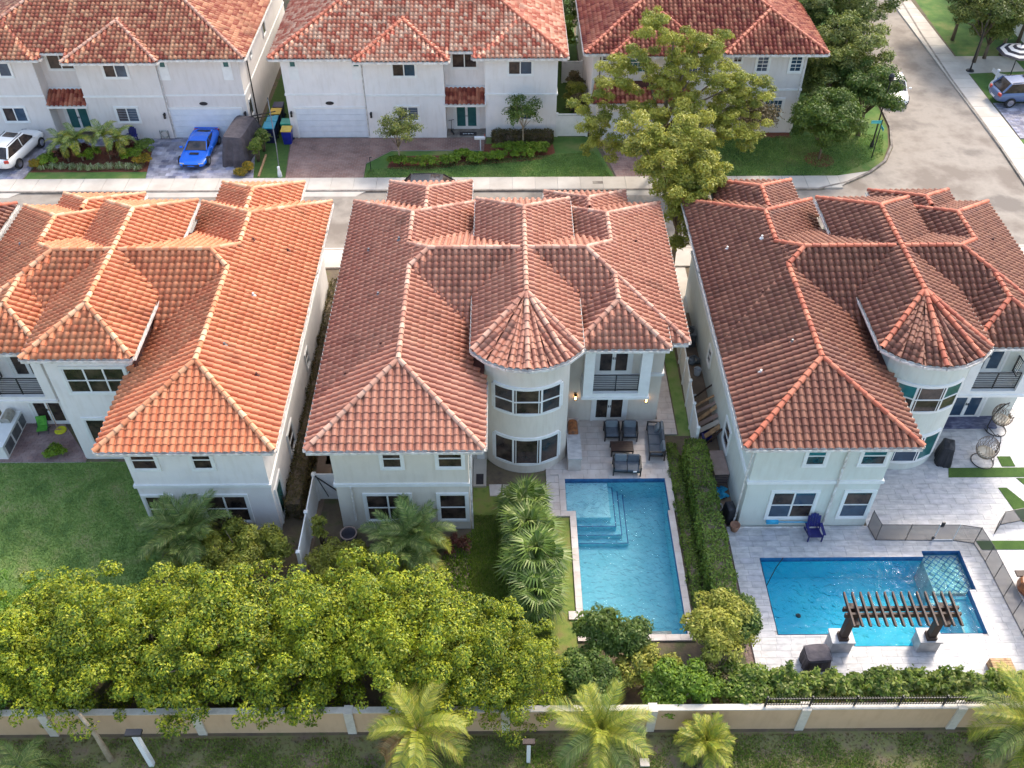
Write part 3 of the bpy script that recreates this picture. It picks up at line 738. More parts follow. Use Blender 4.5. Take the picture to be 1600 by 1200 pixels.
# ================================================================== houses across the street
def far_house(label, c, sx, wallm, tm, cm):
    X = lambda x: c + sx * x
    h = thing('house', label, 'house', (X(-6), 66.0, 0), group='white houses across the street')
    F = []; C = []; ze = 6.28; yr = 71.2; zr = ze + P * 8.8; q = 8.8
    F.append(Face([(-16.15, 62.4, ze), (-3.85, 62.4, ze), (-3.85, yr, zr), (-16.15 + q, yr, zr)], 0))
    F.append(Face([(-3.85, 62.95, ze + P * .55), (-2.15, 62.95, ze + P * .55), (-2.15, yr, zr), (-3.85, yr, zr)], 0))
    F.append(Face([(-2.15, 62.4, ze), (4.3, 62.4, ze), (4.3 - q, yr, zr), (-2.15, yr, zr)][0:2] + [(-2.15, 68.85, ze + P * 6.45)], 0))
    F.append(Face([(-16.15, 62.4, ze), (-16.15 + q, yr, zr), (-16.15 + q, 82 - q, zr), (-16.15, 82, ze)], 3))
    F.append(Face([(4.3, 62.4, ze), (4.3, 82, ze), (4.3 - q, 82 - q, zr), (4.3 - q, yr, zr)], 0))
    C += [((-16.15, 62.4, ze), (-16.15 + q, yr, zr)), ((4.3, 62.4, ze), (4.3 - q, yr, zr))]
    for r in (hip(-10.3, -3.85, 61.95, 68.0, ze - .02, P, far='open'), hip(-2.15, 4.32, 62.38, 68.0, ze + .01, P, far='open')):
        F += r[0]; C += r[1]
    F = [xf_face(f, c, sx) for f in F]; C = [((X(p[0]), p[1], p[2]), (X(q_[0]), q_[1], q_[2])) for p, q_ in C]
    make_roof(h, F, C, tm, cm, singles=0)
    w = MB()
    def bx(a, b): w.box((X(a[0]), a[1], a[2]), (X(b[0]), b[1], b[2]))
    bx((-15.55, 62.95, 0), (-9.85, 79.4, 6.12)); bx((-9.85, 62.78, 0), (-4.25, 79.4, 6.12)); bx((-4.25, 64.0, 0), (-1.38, 79.4, 6.4)); bx((-1.38, 62.9, 0), (3.72, 79.4, 6.12))
    w.build('wall', wallm, h)
    def b2(a, b, nm='string_course'): MB().box((X(a[0]), a[1], a[2]), (X(b[0]), b[1], b[2])).build(nm, 'trim_white', h)
    b2((-15.6, 62.9, 3.3), (-9.85, 62.95, 3.42)); b2((-9.85, 62.72, 3.3), (-4.2, 62.78, 3.42)); b2((-1.42, 62.84, 3.3), (3.78, 62.9, 3.42))
    b2((-15.61, 62.95, 3.3), (-15.55, 79.4, 3.42)); b2((3.72, 62.9, 3.3), (3.78, 79.4, 3.42))
    for x in (-14.7, -10.3): b2((x - .33, 62.91, 4.5), (x + .33, 62.95, 5.36), 'apron_panel')
    u, n = S0
    window(h, (X(-7.0), 62.78, 4.8), u, n, 1.6, .98, 2, 1, ['glass_dark', 'glass_blue'])
    window(h, (X(1.1), 62.9, 4.85), u, n, 1.65, .98, 2, 1, ['glass_dark', 'glass_blue'])
    window(h, (X(-2.82), 64.0, 4.85), u, n, 1.75, 1.05, 2, 1, 'glass_dark')
    window(h, (X(-14.7), 62.95, 5.42), u, n, .45, .48, 1, 1, 'glass_teal', .1)
    window(h, (X(-10.3), 62.95, 5.42), u, n, .45, .48, 1, 1, 'glass_teal', .1)
    window(h, (X(-6.95), 62.78, 1.42), u, n, 1.5, 1.08, 2, 1, ['glass_dark', 'glass_blue'], blinds=True)
    window(h, (X(1.15), 62.9, 1.42), u, n, 1.6, 1.08, 2, 1, ['glass_dark', 'glass_blue'])
    french_door(h, (X(-2.8), 64.0, .1), u, n, 1.7, 2.3, 'glass_teal', 'front_door')
    # side windows facing the passage
    for y, z, ww, hh in ((64.0, 1.4, .7, 1.2), (66.5, 4.6, .5, .6), (71.5, 4.1, .9, 1.2)):
        window(h, (X(-15.55), y, z), (0, 1, 0), (-sx, 0, 0), ww, hh, 1, 1, 'glass_dark', .08)
    MB().tube([(X(-15.65), 64.9, 5.9), (X(-15.62), 64.9, .2)], .05, 6).build('downspout', 'black_metal', h)
    MB().tube([(X(-9.95), 62.85, 5.9), (X(-9.92), 62.84, .2)], .04, 6).build('downspout', 'gutter_white', h)
    # garage door of four raised sections
    g = MB(); g.box((X(-15.02), 62.93, 0), (X(-9.98), 62.95, 2.3)); gd = g.build('garage_door', 'garage_white', h)
    for k in range(5):
        p = MB(); p.box((X(-14.95), 62.9, .04 + k * .455), (X(-10.05), 62.93, .04 + k * .455 + .43)); p.build('door_panel', 'garage_white', gd)
    p = MB(); p.box((X(-15.15), 62.87, 0), (X(-15.02), 62.95, 2.43)); p.box((X(-9.98), 62.87, 0), (X(-9.87), 62.95, 2.43)); p.box((X(-15.02), 62.87, 2.3), (X(-9.98), 62.95, 2.43)); p.build('garage_frame', 'trim_white', h)
    # entrance canopy: tiled lean-to on a beam
    cf = Face([(X(-4.33), 62.6, 2.72), (X(-1.35), 62.6, 2.72), (X(-1.35), 63.98, 3.5), (X(-4.33), 63.98, 3.5)], 0)
    cp = thing('entrance_canopy', None, None, (0, 0, 0)); del_ = cp; cp.parent = h; cp.location = -Vector(h.location)
    tv = []; fs_ = []; nv = 0; tt = []
    mt = Matrix(((cf.e.x, cf.u.x, cf.n.x, cf.o.x), (cf.e.y, cf.u.y, cf.n.y, cf.o.y), (cf.e.z, cf.u.z, cf.n.z, cf.o.z), (0, 0, 0, 1)))
    tmesh = single_tile_mesh('tile_far_red')
    for i in range(-5, 4):
        for j in range(4):
            o = bpy.data.objects.new('canopy_tile', tmesh); COL.objects.link(o); o.parent = cp
            o.matrix_local = mt @ Matrix.Translation((i * TW + .16, j * TE, 0.02))
    b = MB(); b.box((X(-4.25), 62.68, 2.5), (X(-1.38), 64.0, 2.66)); b.add([q_ - cf.n * .01 for q_ in cf.p], [(0, 1, 2, 3)]); b.build('canopy_beam', 'trim_white', cp)
    return h, X
hF1, X1 = far_house('grey-white house at top left with brown mottled roof, blue car parked at its garage', -34.0, -1, 'stucco_far_grey', 'tile_far_brown', 'cap_pink')
hF2, X2 = far_house('white house at top centre with red and cream mottled roof and empty brick driveway', 0.0, 1, 'stucco_far_white', 'tile_far_orange', 'cap_red')
def wall_sign(h, x, z, y=62.95):
    m = MB(); m.lathe([(0, 0), (.30, 0), (.30, .03), (0, .03)], 14, (0, 0, 0), squash=.45)
    o = m.build('house_number_plate', 'black_metal', h, local=True); o.location = Vector((x, y - .01, z)) - wloc(h); o.rotation_euler = (R(90), 0, 0)
wall_sign(hF2, X2(-12.5), 2.72); wall_sign(hF1, X1(-12.5), 2.72)
for h, X in ((hF1, X1), (hF2, X2)):
    for x, y in ((-15.35, 62.95), (-9.6, 62.78), (-4.1, 63.4), (-1.5, 63.4)):
        if y == 63.4: wall_lamp(h, (X(x) + (.0), 64.0, 2.2), (0, -1, 0))
        else: wall_lamp(h, (X(x), y, 2.0), (0, -1, 0))
def far_house3():
    h = thing('house', 'grey-white house behind the big tree with deep red roof and gridded windows', 'house', (14, 66, 0), group='white houses across the street')
    F = []; C = []; ze = 6.3; q = 8.35; zr = ze + P * q
    for r in (hip(5.6, 22.3, 63.0, 80.5, ze, P), hip(7.4, 12.6, 62.6, 68, ze - .02, P, far='open'), hip(7.9, 14.3, 62.95, 69, ze + .01, P, far='open'), hip(15.25, 22.32, 62.75, 69, ze + .02, P, far='open')):
        F += r[0]; C += r[1]
    F.append(Face([(6.0, 61.6, 3.3), (13.3, 61.6, 3.3), (12.9, 63.35, 4.15), (6.4, 63.35, 4.15)], 0))
    make_roof(h, F, C, 'tile_far_red', 'cap_red', singles=0)
    w = MB(); w.box((6.2, 63.4, 0), (21.2, 80, 6.15)); w.box((6.5, 62.2, 0), (12.9, 63.4, 3.2)); w.build('wall', 'stucco_far_grey', h)
    s = MB(); s.box((12.9, 63.34, 3.3), (21.26, 63.4, 3.44)); s.box((21.2, 63.4, 3.3), (21.26, 80, 3.44)); s.build('string_course', 'trim_white', h)
    u, n = S0
    window(h, (18.1, 63.4, 4.75), u, n, .8, 1.15, 1, 2, 'glass_blue', .14, mun=2); window(h, (20.45, 63.4, 4.75), u, n, .8, 1.15, 1, 2, 'glass_blue', .14, mun=2)
    window(h, (16.3, 63.4, 5.45), u, n, .6, .5, 1, 1, 'glass_dark', .1, mun=2); window(h, (7.1, 63.4, 5.6), u, n, .55, .4, 1, 1, 'glass_dark', .1, mun=2)
    window(h, (13.6, 63.4, 4.6), u, n, 1.6, 1.35, 1, 1, 'glass_blue', .14, mun=4)
    window(h, (19.45, 63.4, 1.2), u, n, 1.25, 1.4, 1, 2, 'glass_blue', .16, mun=4)
    # arched window
    wv = window(h, (9.35, 63.4, 4.75), u, n, 1.5, .75, 1, 1, 'glass_teal', 0, mun=4)
    a = MB(); g = MB(); pts = [(.75 * math.cos(t * math.pi / 10), .42 * math.sin(t * math.pi / 10)) for t in range(11)]
    g.add([(9.35, 63.386, 5.5)] + [(9.35 + x, 63.386, 5.5 + z) for x, z in pts], [tuple(range(12))])
    for (x0, z0), (x1, z1) in zip(pts[:-1], pts[1:]):
        k = 1.18; a.add([(9.35 + x0, 63.33, 5.5 + z0), (9.35 + x1, 63.33, 5.5 + z1), (9.35 + x1 * k, 63.33, 5.5 + z1 * k + .02), (9.35 + x0 * k, 63.33, 5.5 + z0 * k + .02),
                      (9.35 + x0, 63.4, 5.5 + z0), (9.35 + x1, 63.4, 5.5 + z1), (9.35 + x1 * k, 63.4, 5.5 + z1 * k + .02), (9.35 + x0 * k, 63.4, 5.5 + z0 * k + .02)],
                     [(0, 1, 2, 3), (4, 7, 6, 5), (2, 6, 7, 3), (0, 4, 5, 1)])
    for t in (3, 5, 7): a.bar((9.35, 63.37, 5.5), (9.35 + pts[t][0], 63.37, 5.5 + pts[t][1]), .03)
    a.build('arch_trim', 'trim_white', wv); g.build('arch_pane', 'glass_teal', wv)
    p = MB(); p.box((7.1, 62.17, 0), (12.3, 62.2, 2.35)); gd = p.build('garage_door', 'garage_white', h)
    for k in range(5):
        p = MB(); p.box((7.15, 62.14, .04 + k * .46), (12.25, 62.17, .04 + k * .46 + .43)); p.build('door_panel', 'garage_white', gd)
    MB().tube([(21.0, 63.3, 5.9), (21.0, 63.32, .2)], .04, 6).build('downspout', 'gutter_white', h)
    MB().tube([(6.7, 63.3, 5.9), (6.7, 63.32, 3.5)], .04, 6).build('downspout', 'black_metal', h)
far_house3()
def edge_house():
    h = thing('house', 'corner of a house with red-brown roof and white gutter at the left edge', 'house', (-30, 40, 0))
    r = hip(-34.5, -26.9, 34.0, 44.75, 6.1, P)
    make_roof(h, r[0], r[1], 'tile_brown', 'cap_red', singles=0)
    MB().box((-33.9, 34.6, 0), (-27.6, 44.1, 5.95)).build('wall', 'stucco_white', h)
edge_house()
def right_house():
    h = thing('house', 'white house wall beyond the trees at top right', 'house', (52, 80, 0))
    MB().box((44.5, 76.5, 0), (62, 92, 6.5)).build('wall', 'stucco_far_white', h)
    window(h, (46.2, 76.5, 1.2), *S0, 1.4, 1.3, 2, 1, 'glass_dark')
    r = hip(43.9, 62.6, 75.9, 92.6, 6.5, P); make_roof(h, r[0], r[1], 'tile_far_brown', 'cap_red', singles=0)
right_house()
# ================================================================== ground
def cut_sheet(name, x0, x1, y0, y1, z, m, holes=()):
    xs = sorted({x0, x1, *[v for h in holes for v in (h[0], h[1])]}); ys = sorted({y0, y1, *[v for h in holes for v in (h[2], h[3])]})
    mb = MB()
    for i in range(len(xs) - 1):
        for j in range(len(ys) - 1):
            cx, cy = (xs[i] + xs[i + 1]) / 2, (ys[j] + ys[j + 1]) / 2
            if any(h[0] < cx < h[1] and h[2] < cy < h[3] for h in holes): continue
            mb.add([(xs[i], ys[j], z), (xs[i + 1], ys[j], z), (xs[i + 1], ys[j + 1], z), (xs[i], ys[j + 1], z)], [(0, 1, 2, 3)])
    o = mb.build(name, m); return tag(o, kind='structure')
def flat(name, poly, z, m, kind='structure'):
    mb = MB(); mb.add([(x, y, z) for x, y in poly], [tuple(range(len(poly)))])
    return tag(mb.build(name, m), kind=kind)
POOL1 = [(2.8, 7.62, 27.92, 29.87), (3.22, 7.52, 21.35, 27.92)]
POOL2 = [(11.3, 20.05, 21.3, 25.17), (14.35, 17.05, 20.72, 21.3), (18.65, 20.35, 23.45, 25.48)]
cut_sheet('ground', -400, 400, -60, 700, 0.0, 'soil', POOL1 + POOL2)
flat('verge', [(-40, 4), (40, 4), (40, 17.1), (-40, 17.1)], .004, 'verge')
flat('lawn', [(-30, 23.2), (-15.5, 23.2), (-15.5, 31.25), (-30, 31.25)], .004, 'lawn_dark')
flat('lawn', [(-1.6, 20.0), (2.9, 20.0), (2.9, 27.6), (1.9, 27.6), (1.9, 29.3), (-1.6, 29.6)], .004, 'lawn_garden')
flat('lawn', [(-4, 18.2), (-1.6, 18.2), (-1.6, 26.9), (-4, 26.9)], .004, 'soil')
flat('lawn', [(7.86, 32.75), (9.3, 32.75), (9.35, 44), (8.7, 44), (8.7, 32.8)], .006, 'lawn_dark')
flat('flower_bed', [(7.9, 21.0), (8.75, 21.0), (8.75, 32.7), (7.9, 32.7)], .004, 'soil')
flat('dirt_path', [(9.45, 27.2), (10.6, 27.0), (10.6, 44), (9.45, 44)], .004, 'dirt')
flat('gravel_strip', [(9.75, 19.0), (10.1, 19.0), (10.1, 27.4), (9.75, 31)], .008, 'gravel')
flat('dirt_path', [(-9.3, 24), (-8.9, 24), (-8.4, 33), (-8.6, 47), (-9.3, 47)], .006, 'dirt')
flat('lawn', [(-8.9, 31.0), (-7.5, 31.0), (-7.5, 48.5), (-8.9, 48.5)], .006, 'turf')
# road, kerbs, pavements
road = [(-80, 48.95), (35.5, 48.95), (35.5, 56), (35.7, 61), (35.8, 72), (36.1, 80), (36.6, 88), (41, 130), (35, 130), (33.0, 88), (30.0, 75), (29.15, 69), (28.8, 64), (28.1, 61.2), (27.0, 59.1), (25.5, 57.6), (23.6, 56.3), (21.5, 55.5), (-80, 55.5)]
flat('road', road, .004, 'asphalt')
def strip(name, pts, wd, z0, z1, m):
    mb = MB()
    for (x0, y0), (x1, y1) in zip(pts[:-1], pts[1:]): mb.bar((x0, y0, (z0 + z1) / 2), (x1, y1, (z0 + z1) / 2), 1)
    mb = MB(); L = []; Rr = []
    for i, p in enumerate(pts):
        a = Vector(pts[max(i - 1, 0)]); b = Vector(pts[min(i + 1, len(pts) - 1)]); d = (b - a).normalized(); nrm = Vector((-d.y, d.x))
        L.append(Vector(p) + nrm * wd / 2); Rr.append(Vector(p) - nrm * wd / 2)
    for i in range(len(pts) - 1):
        q = [L[i], L[i + 1], Rr[i + 1], Rr[i]]
        mb.add([(v.x, v.y, z0) for v in q] + [(v.x, v.y, z1) for v in q], [(0, 1, 2, 3), (7, 6, 5, 4), (0, 4, 5, 1), (2, 6, 7, 3), (1, 5, 6, 2), (3, 7, 4, 0)])
    return tag(mb.build(name, m), kind='structure')
strip('kerb', [(-80, 55.58), (21.3, 55.58), (23.5, 56.4), (25.4, 57.7), (26.9, 59.2), (28.0, 61.3), (28.7, 64), (29.05, 69), (29.9, 75), (32.9, 88), (36, 100)], .16, 0, .13, 'kerb_dark')
strip('kerb', [(35.62, 50), (35.6, 56), (35.8, 61), (35.9, 72), (36.2, 80), (36.7, 88), (41, 130)], .16, 0, .13, 'kerb_dark')
strip('kerb', [(-80, 48.85), (35, 48.85)], .16, 0, .13, 'concrete')
def slab_thing(name, z, rects, sx, sy, m, base_m, th=.03, gap=.012, holes=(), running=True, singles=300, piece='paving_slab', skew=None, base=True):
    """paving: a bed sheet plus slabs; the nearest slabs are objects of their own"""
    root = thing(name, None, None); root['kind'] = 'structure'
    if base:
        bm = MB()
        for r in rects:
            xs = sorted({r[0], r[1], *[v for h in holes for v in (h[0], h[1]) if r[0] < v < r[1]]}); ys = sorted({r[2], r[3], *[v for h in holes for v in (h[2], h[3]) if r[2] < v < r[3]]})
            for i in range(len(xs) - 1):
                for j in range(len(ys) - 1):
                    cx, cy = (xs[i] + xs[i + 1]) / 2, (ys[j] + ys[j + 1]) / 2
                    if any(h[0] < cx < h[1] and h[2] < cy < h[3] for h in holes): continue
                    bm.box((xs[i], ys[j], .002), (xs[i + 1], ys[j + 1], z))
        bm.build('paving_bed', base_m, root)
    out = []
    for ri, r in enumerate(rects):
        nx = int((r[1] - r[0]) / sx) + 2; ny = int(math.ceil((r[3] - r[2]) / sy))
        for j in range(ny):
            off = (j % 2) * sx / 2 if running is True else (random.random() * sx if running == 'random' else 0)
            for i in range(-1, nx):
                a = [r[0] + i * sx + off, r[0] + (i + 1) * sx + off, r[2] + j * sy, r[2] + (j + 1) * sy]
                a = [max(a[0], r[0]), min(a[1], r[1]), max(a[2], r[2]), min(a[3], r[3])]
                if a[1] - a[0] < .06 or a[3] - a[2] < .05: continue
                parts = [a]
                for h in holes:
                    nxt = []
                    for q in parts:
                        if q[0] >= h[1] or q[1] <= h[0] or q[2] >= h[3] or q[3] <= h[2]: nxt.append(q); continue
                        c = [[q[0], h[0], q[2], q[3]], [h[1], q[1], q[2], q[3]], [q[0], q[1], q[2], h[2]], [q[0], q[1], h[3], q[3]]]
                        c = [k for k in c if k[1] - k[0] > .05 and k[3] - k[2] > .05]
                        if c: nxt.append(max(c, key=lambda k: (k[1] - k[0]) * (k[3] - k[2])))
                    parts = nxt
                out += parts
    out.sort(key=lambda q: (Vector(((q[0] + q[1]) / 2, (q[2] + q[3]) / 2, 0)) - CAM).length)
    cache = {}
    rest = MB()
    for k, q in enumerate(out):
        x0, x1, y0, y1 = q[0] + gap / 2, q[1] - gap / 2, q[2] + gap / 2, q[3] - gap / 2
        dz = random.uniform(-.002, .003)
        if k < singles:
            key = (round(x1 - x0, 3), round(y1 - y0, 3))
            if key not in cache:
                b = MB(); b.box((-key[0] / 2, -key[1] / 2, 0), (key[0] / 2, key[1] / 2, th)); o = b.build(piece, m, root, local=True); cache[key] = o.data
            else:
                o = bpy.data.objects.new(piece, cache[key]); COL.objects.link(o); o.parent = root
            o.location = ((x0 + x1) / 2, (y0 + y1) / 2, z + dz)
        else: rest.box((x0, y0, z + dz), (x1, y1, z + th + dz), random.random())
    if rest.f: rest.build(piece + 's', m, root)['kind'] = 'stuff'
    return root
slab_thing('pavement', .09, [(-46, 23.0, 55.66, 57.2)], 1.55, 1.54, 'concrete', 'grout', running=False, gap=.03)
flat('pavement', [(23.0, 55.9), (23.0, 57.2), (24.6, 57.6), (25.3, 57.75), (23.6, 56.5)], .115, 'concrete')
sw = slab_thing('pavement', .09, [(35.72, 37.6, 50, 100)], 1.9, 1.55, 'concrete', 'grout', running=False, gap=.03)
slab_thing('pavement', .09, [(-30, 35, 46.9, 48.75)], 1.55, 1.85, 'concrete', 'grout', running=False, gap=.03)
for xa, xb in ((-25.4, -17.0), (-16.0, -9.2), (7.2, 13.0), (-46, -32.5)):
    mb = MB(); mb.add([(xa, 55.7, .002), (xb, 55.7, .002), (xb - .9, 55.0, .006), (xa + .9, 55.0, .006), (xa, 55.7, .122), (xb, 55.7, .122)], [(3, 2, 5, 4), (0, 3, 4), (1, 5, 2)]); tag(mb.build('driveway_apron', 'concrete'), kind='structure')
b = MB(); b.box((6.0, 56.3, .118), (6.7, 56.6, .135)); tag(b.build('utility_cover', 'kerb_dark'), 'small dark utility cover set in the pavement across the street', 'utility cover')
flat('concrete_pad', [(9.2, 42.5), (11, 42.5), (11, 46.9), (9.2, 46.9)], .02, 'concrete')
# front gardens across the street
flat('lawn', [(-24.7, 57.2), (-33.2, 57.2), (-33.2, 58.25), (-24.9, 58.25)], .006, 'lawn_street')
flat('lawn', [(-17.35, 57.2), (-15.2, 57.2), (-15.75, 63), (-15.75, 90), (-18.0, 90), (-18.2, 62)], .006, 'turf')
flat('lawn', [(-9.75, 57.2), (7.6, 57.2), (6.6, 61.6), (6.2, 62.9), (3.7, 62.9), (-1.3, 62.8), (-1.5, 60.9), (-8.2, 60.9), (-9.79, 59.2)], .006, 'lawn_street')
flat('lawn', [(3.8, 62.9), (6.1, 62.9), (6.1, 90), (3.8, 90)], .008, 'turf')
flat('lawn', [(12.6, 57.2), (23.2, 57.2), (25.3, 57.9), (26.8, 59.3), (27.8, 61.4), (28.5, 64), (28.9, 69), (29.7, 75), (32.7, 88), (21.2, 88), (21.2, 63.3), (12.6, 63.3)], .006, 'lawn_street')
flat('lawn', [(37.75, 67.8), (60, 67.8), (60, 90), (38.2, 90), (37.9, 80)], .006, 'lawn_street'); flat('lawn', [(37.7, 50), (60, 50), (60, 62.2), (37.7, 62.2)], .006, 'lawn_street')
flat('flower_bed', [(-33.1, 58.25), (-24.9, 58.25), (-25.3, 60.8), (-26.6, 62.0), (-32.6, 61.2)], .008, 'mulch')
flat('flower_bed', [(-8.3, 58.6), (-6, 58.25), (-3.2, 58.9), (0.5, 59.3), (2.6, 59.7), (3.6, 60.6), (3.5, 61.8), (-1.6, 61.9), (-1.6, 60.4), (-8, 60.2)], .009, 'mulch')
mb = MB(); mb.lathe([(0, .012), (1.05, .012)], 20, (22.3, 59.5, 0)); tag(mb.build('flower_bed', 'mulch'), kind='structure')
flat('flower_bed', [(13, 62.6), (21, 62.6), (21, 63.38), (13, 63.38)], .009, 'mulch')
def pavers(name, x0, x1, y0, y1, sx, sy, m, poly=None, singles=0):
    return slab_thing(name, .05, [(x0, x1, y0, y1)], sx, sy, m, 'grout', th=.02, gap=.012, running=True, singles=singles, piece='paver')
def joined_pavers(name, poly, sx, sy, m, z=.05):
    """small pavers clipped to a polygon, too small to pick apart singly"""
    root = thing(name, None, None); root['kind'] = 'structure'
    P_ = np.array(poly); b = MB(); b.prism(poly, .002, z); b.build('paving_bed', 'grout', root)
    mb = MB(); x0, y0 = P_.min(0); x1, y1 = P_.max(0); j = 0; y = y0
    while y < y1:
        x = x0 - (j % 2) * sx / 2
        while x < x1:
            r = clip_poly([(x + .007, y + .007, 0), (x + sx - .007, y + .007, 0), (x + sx - .007, y + sy - .007, 0), (x + .007, y + sy - .007, 0)], poly)
            if len(r) >= 3: mb.prism([(q[0], q[1]) for q in r], z, z + .018 + random.uniform(0, .004), random.random())
            x += sx
        y += sy; j += 1
    mb.build('pavers', m, root)['kind'] = 'stuff'
    return root
joined_pavers('driveway', [(-24.8, 57.25), (-17.4, 57.25), (-18.2, 62.9), (-25.2, 62.9), (-25.3, 60.8)], .5, .36, 'grey_paver')
joined_pavers('driveway', [(-46, 57.25), (-33.3, 57.25), (-32.9, 61.2), (-32.9, 62.85), (-46, 62.85)], .5, .36, 'grey_paver')
joined_pavers('garden_path', [(-32.88, 61.4), (-26.6, 62.1), (-26.6, 62.75), (-32.88, 62.75)], .42, .24, 'grey_paver', .045)
joined_pavers('garden_path', [(-26.59, 62.1), (-25.32, 61.0), (-25.22, 62.75), (-26.59, 62.75)], .42, .24, 'grey_paver', .045)
joined_pavers('driveway', [(-15.15, 57.25), (-9.8, 57.25), (-9.8, 62.75), (-15.6, 62.75)], .36, .2, 'brick_paver')
joined_pavers('garden_path', [(-9.79, 59.2), (-8.2, 60.9), (-8.2, 62.75), (-9.79, 62.75)], .36, .2, 'brick_paver')
joined_pavers('garden_path', [(-8.19, 60.95), (-1.5, 60.95), (-1.5, 63.9), (-4.2, 63.9), (-4.2, 62.72), (-8.19, 62.72)][0:2] + [(-1.5, 62.72), (-8.19, 62.72)], .36, .2, 'brick_paver')
mb = MB(); mb.box((-4.25, 62.72, 0), (-1.38, 64, .1)); tag(mb.build('porch_floor', 'kerb_dark'), kind='structure')
joined_pavers('driveway', [(7.7, 57.25), (12.5, 57.25), (12.5, 62.1), (6.9, 62.1)], .36, .24, 'purple_paver')
joined_pavers('driveway', [(37.75, 62.3), (60, 62.3), (60, 67.7), (37.8, 67.7)], .42, .24, 'grey_paver')
flat('concrete_pad', [(37.65, 72.8), (42.5, 73.2), (42.5, 76), (37.7, 76)], .02, 'concrete')
joined_pavers('patio', [(-26.5, 31.2), (-20.7, 31.2), (-20.7, 31.45), (-22.6, 33.85), (-26.5, 33.85)], .3, .2, 'purple_paver')
# travertine terrace round the middle pool
cop = .28
P1H = [(2.8 - .3, 7.62 + .3, 27.92 - .3, 29.87 + .3), (3.22 - .3, 7.52 + .3, 21.35 - .3, 27.92)]
slab_thing('terrace', .05, [(1.9, 7.95, 27.62, 33.85), (7.95, 8.62, 32.8, 33.85), (7.72, 8.62, 33.85, 39.2)], .61, .41, 'travertine', 'grout', holes=P1H, running='random')
def coping(name, rects, m, z=.05, wd=.3, th=.05, singles=True, L=.6):
    root = thing(name, None, None); root['kind'] = 'structure'; cache = {}
    for (x0, y0, x1, y1) in rects:
        lx, ly = x1 - x0, y1 - y0; n = max(1, round(max(lx, ly) / L))
        for i in range(n):
            if lx >= ly: q = (x0 + lx * i / n, y0, x0 + lx * (i + 1) / n, y1)
            else: q = (x0, y0 + ly * i / n, x1, y0 + ly * (i + 1) / n)
            b = MB(); sxx, syy = q[2] - q[0] - .01, q[3] - q[1] - .01
            key = (round(sxx, 3), round(syy, 3))
            if key not in cache:
                b.box((-sxx / 2, -syy / 2, 0), (sxx / 2, syy / 2, z + th - .002)); o = b.build('coping_stone', m, root, local=True); cache[key] = o.data
            else: o = bpy.data.objects.new('coping_stone', cache[key]); COL.objects.link(o); o.parent = root
            o.location = ((q[0] + q[2]) / 2, (q[1] + q[3]) / 2, .002)
    return root
coping('coping', [(2.5, 29.87, 7.92, 30.17), (7.62, 27.92, 7.92, 29.87), (2.5, 27.92, 2.8, 29.87), (2.5, 27.62, 3.22, 27.92), (2.92, 21.35, 3.22, 27.62), (7.52, 21.35, 7.82, 27.92), (2.92, 21.05, 7.82, 21.35)], 'travertine')
b = MB(); b.box((2.6, 22.1, .01), (2.92, 22.5, .09)); b.lathe([(.0, .095), (.11, .095)], 12, (2.76, 22.3, 0)); tag(b.build('skimmer_lid', 'travertine'), 'square white skimmer lid beside the left coping of the middle pool', 'pool skimmer lid')
# marble deck on the right
P2H = [(11.3 - .02, 20.05 + .02, 21.3 - .02, 25.17 + .02), (14.35, 17.05, 20.72, 21.3), (18.65, 20.35 + .02, 23.45, 25.48 + .02)]
slab_thing('pool_deck', .05, [(10.1, 30.0, 19.3, 26.95), (16.6, 30.0, 26.95, 33.8), (26, 36, 33.8, 44)], .62, .31, 'marble', 'grout', holes=P2H, running='random', gap=.008)
# ------------------------------------------------------------------ pools
def pool(name, rects, poly, zf, m, wm, zw=-.06, tileband='pool_mosaic'):
    root = thing(name, None, None); root['kind'] = 'structure'
    b = MB()
    for r in rects: b.add([(r[0], r[2], zf), (r[1], r[2], zf), (r[1], r[3], zf), (r[0], r[3], zf)], [(0, 1, 2, 3)])
    b.build('pool_floor', m, root)
    b = MB(); t = MB()
    n = len(poly)
    for i in range(n):
        (xa, ya), (xb, yb) = poly[i], poly[(i + 1) % n]
        b.add([(xa, ya, zf), (xb, yb, zf), (xb, yb, -.2), (xa, ya, -.2)], [(0, 1, 2, 3)])
        t.add([(xa, ya, -.2), (xb, yb, -.2), (xb, yb, .1), (xa, ya, .1)], [(0, 1, 2, 3)])
    b.build('pool_wall', m, root); t.build('waterline_tile', tileband, root)
    wb = MB()
    for r in rects: wb.add([(r[0] - .0, r[2], zw), (r[1], r[2], zw), (r[1], r[3], zw), (r[0], r[3], zw)], [(0, 1, 2, 3)])
    wo = wb.build('water', wm, root)
    return root
p1 = pool('swimming_pool', POOL1, [(2.8, 27.92), (3.22, 27.92), (3.22, 21.35), (7.52, 21.35), (7.52, 27.92), (7.62, 27.92), (7.62, 29.87), (2.8, 29.87)], -1.35, 'pool_plaster', 'water_light')
b = MB(); b.box((2.81, 27.93, -1.34), (4.85, 29.86, -.2)); b.box((3.23, 27.75, -1.34), (4.86, 27.93, -.21)); b.build('sun_shelf', 'pool_plaster_light', p1)
for k, (dx, dz) in enumerate(((.28, -.55), (.56, -.85), (.84, -1.1))):
    b = MB(); x1 = 4.85 + dx; y0 = 27.75 - dx
    b.box((4.85 + dx - .28, y0, -1.34), (x1, 29.86, dz)); b.box((3.23, y0, -1.34), (4.85 + dx - .28, y0 + .28, dz)); b.build('pool_step', 'pool_plaster', p1)
    e = MB(); e.box((x1 - .05, y0, dz), (x1, 29.86, dz + .006)); e.box((3.23, y0, dz), (x1 - .05, y0 + .05, dz + .006)); e.build('step_edge', 'pool_mosaic', p1)
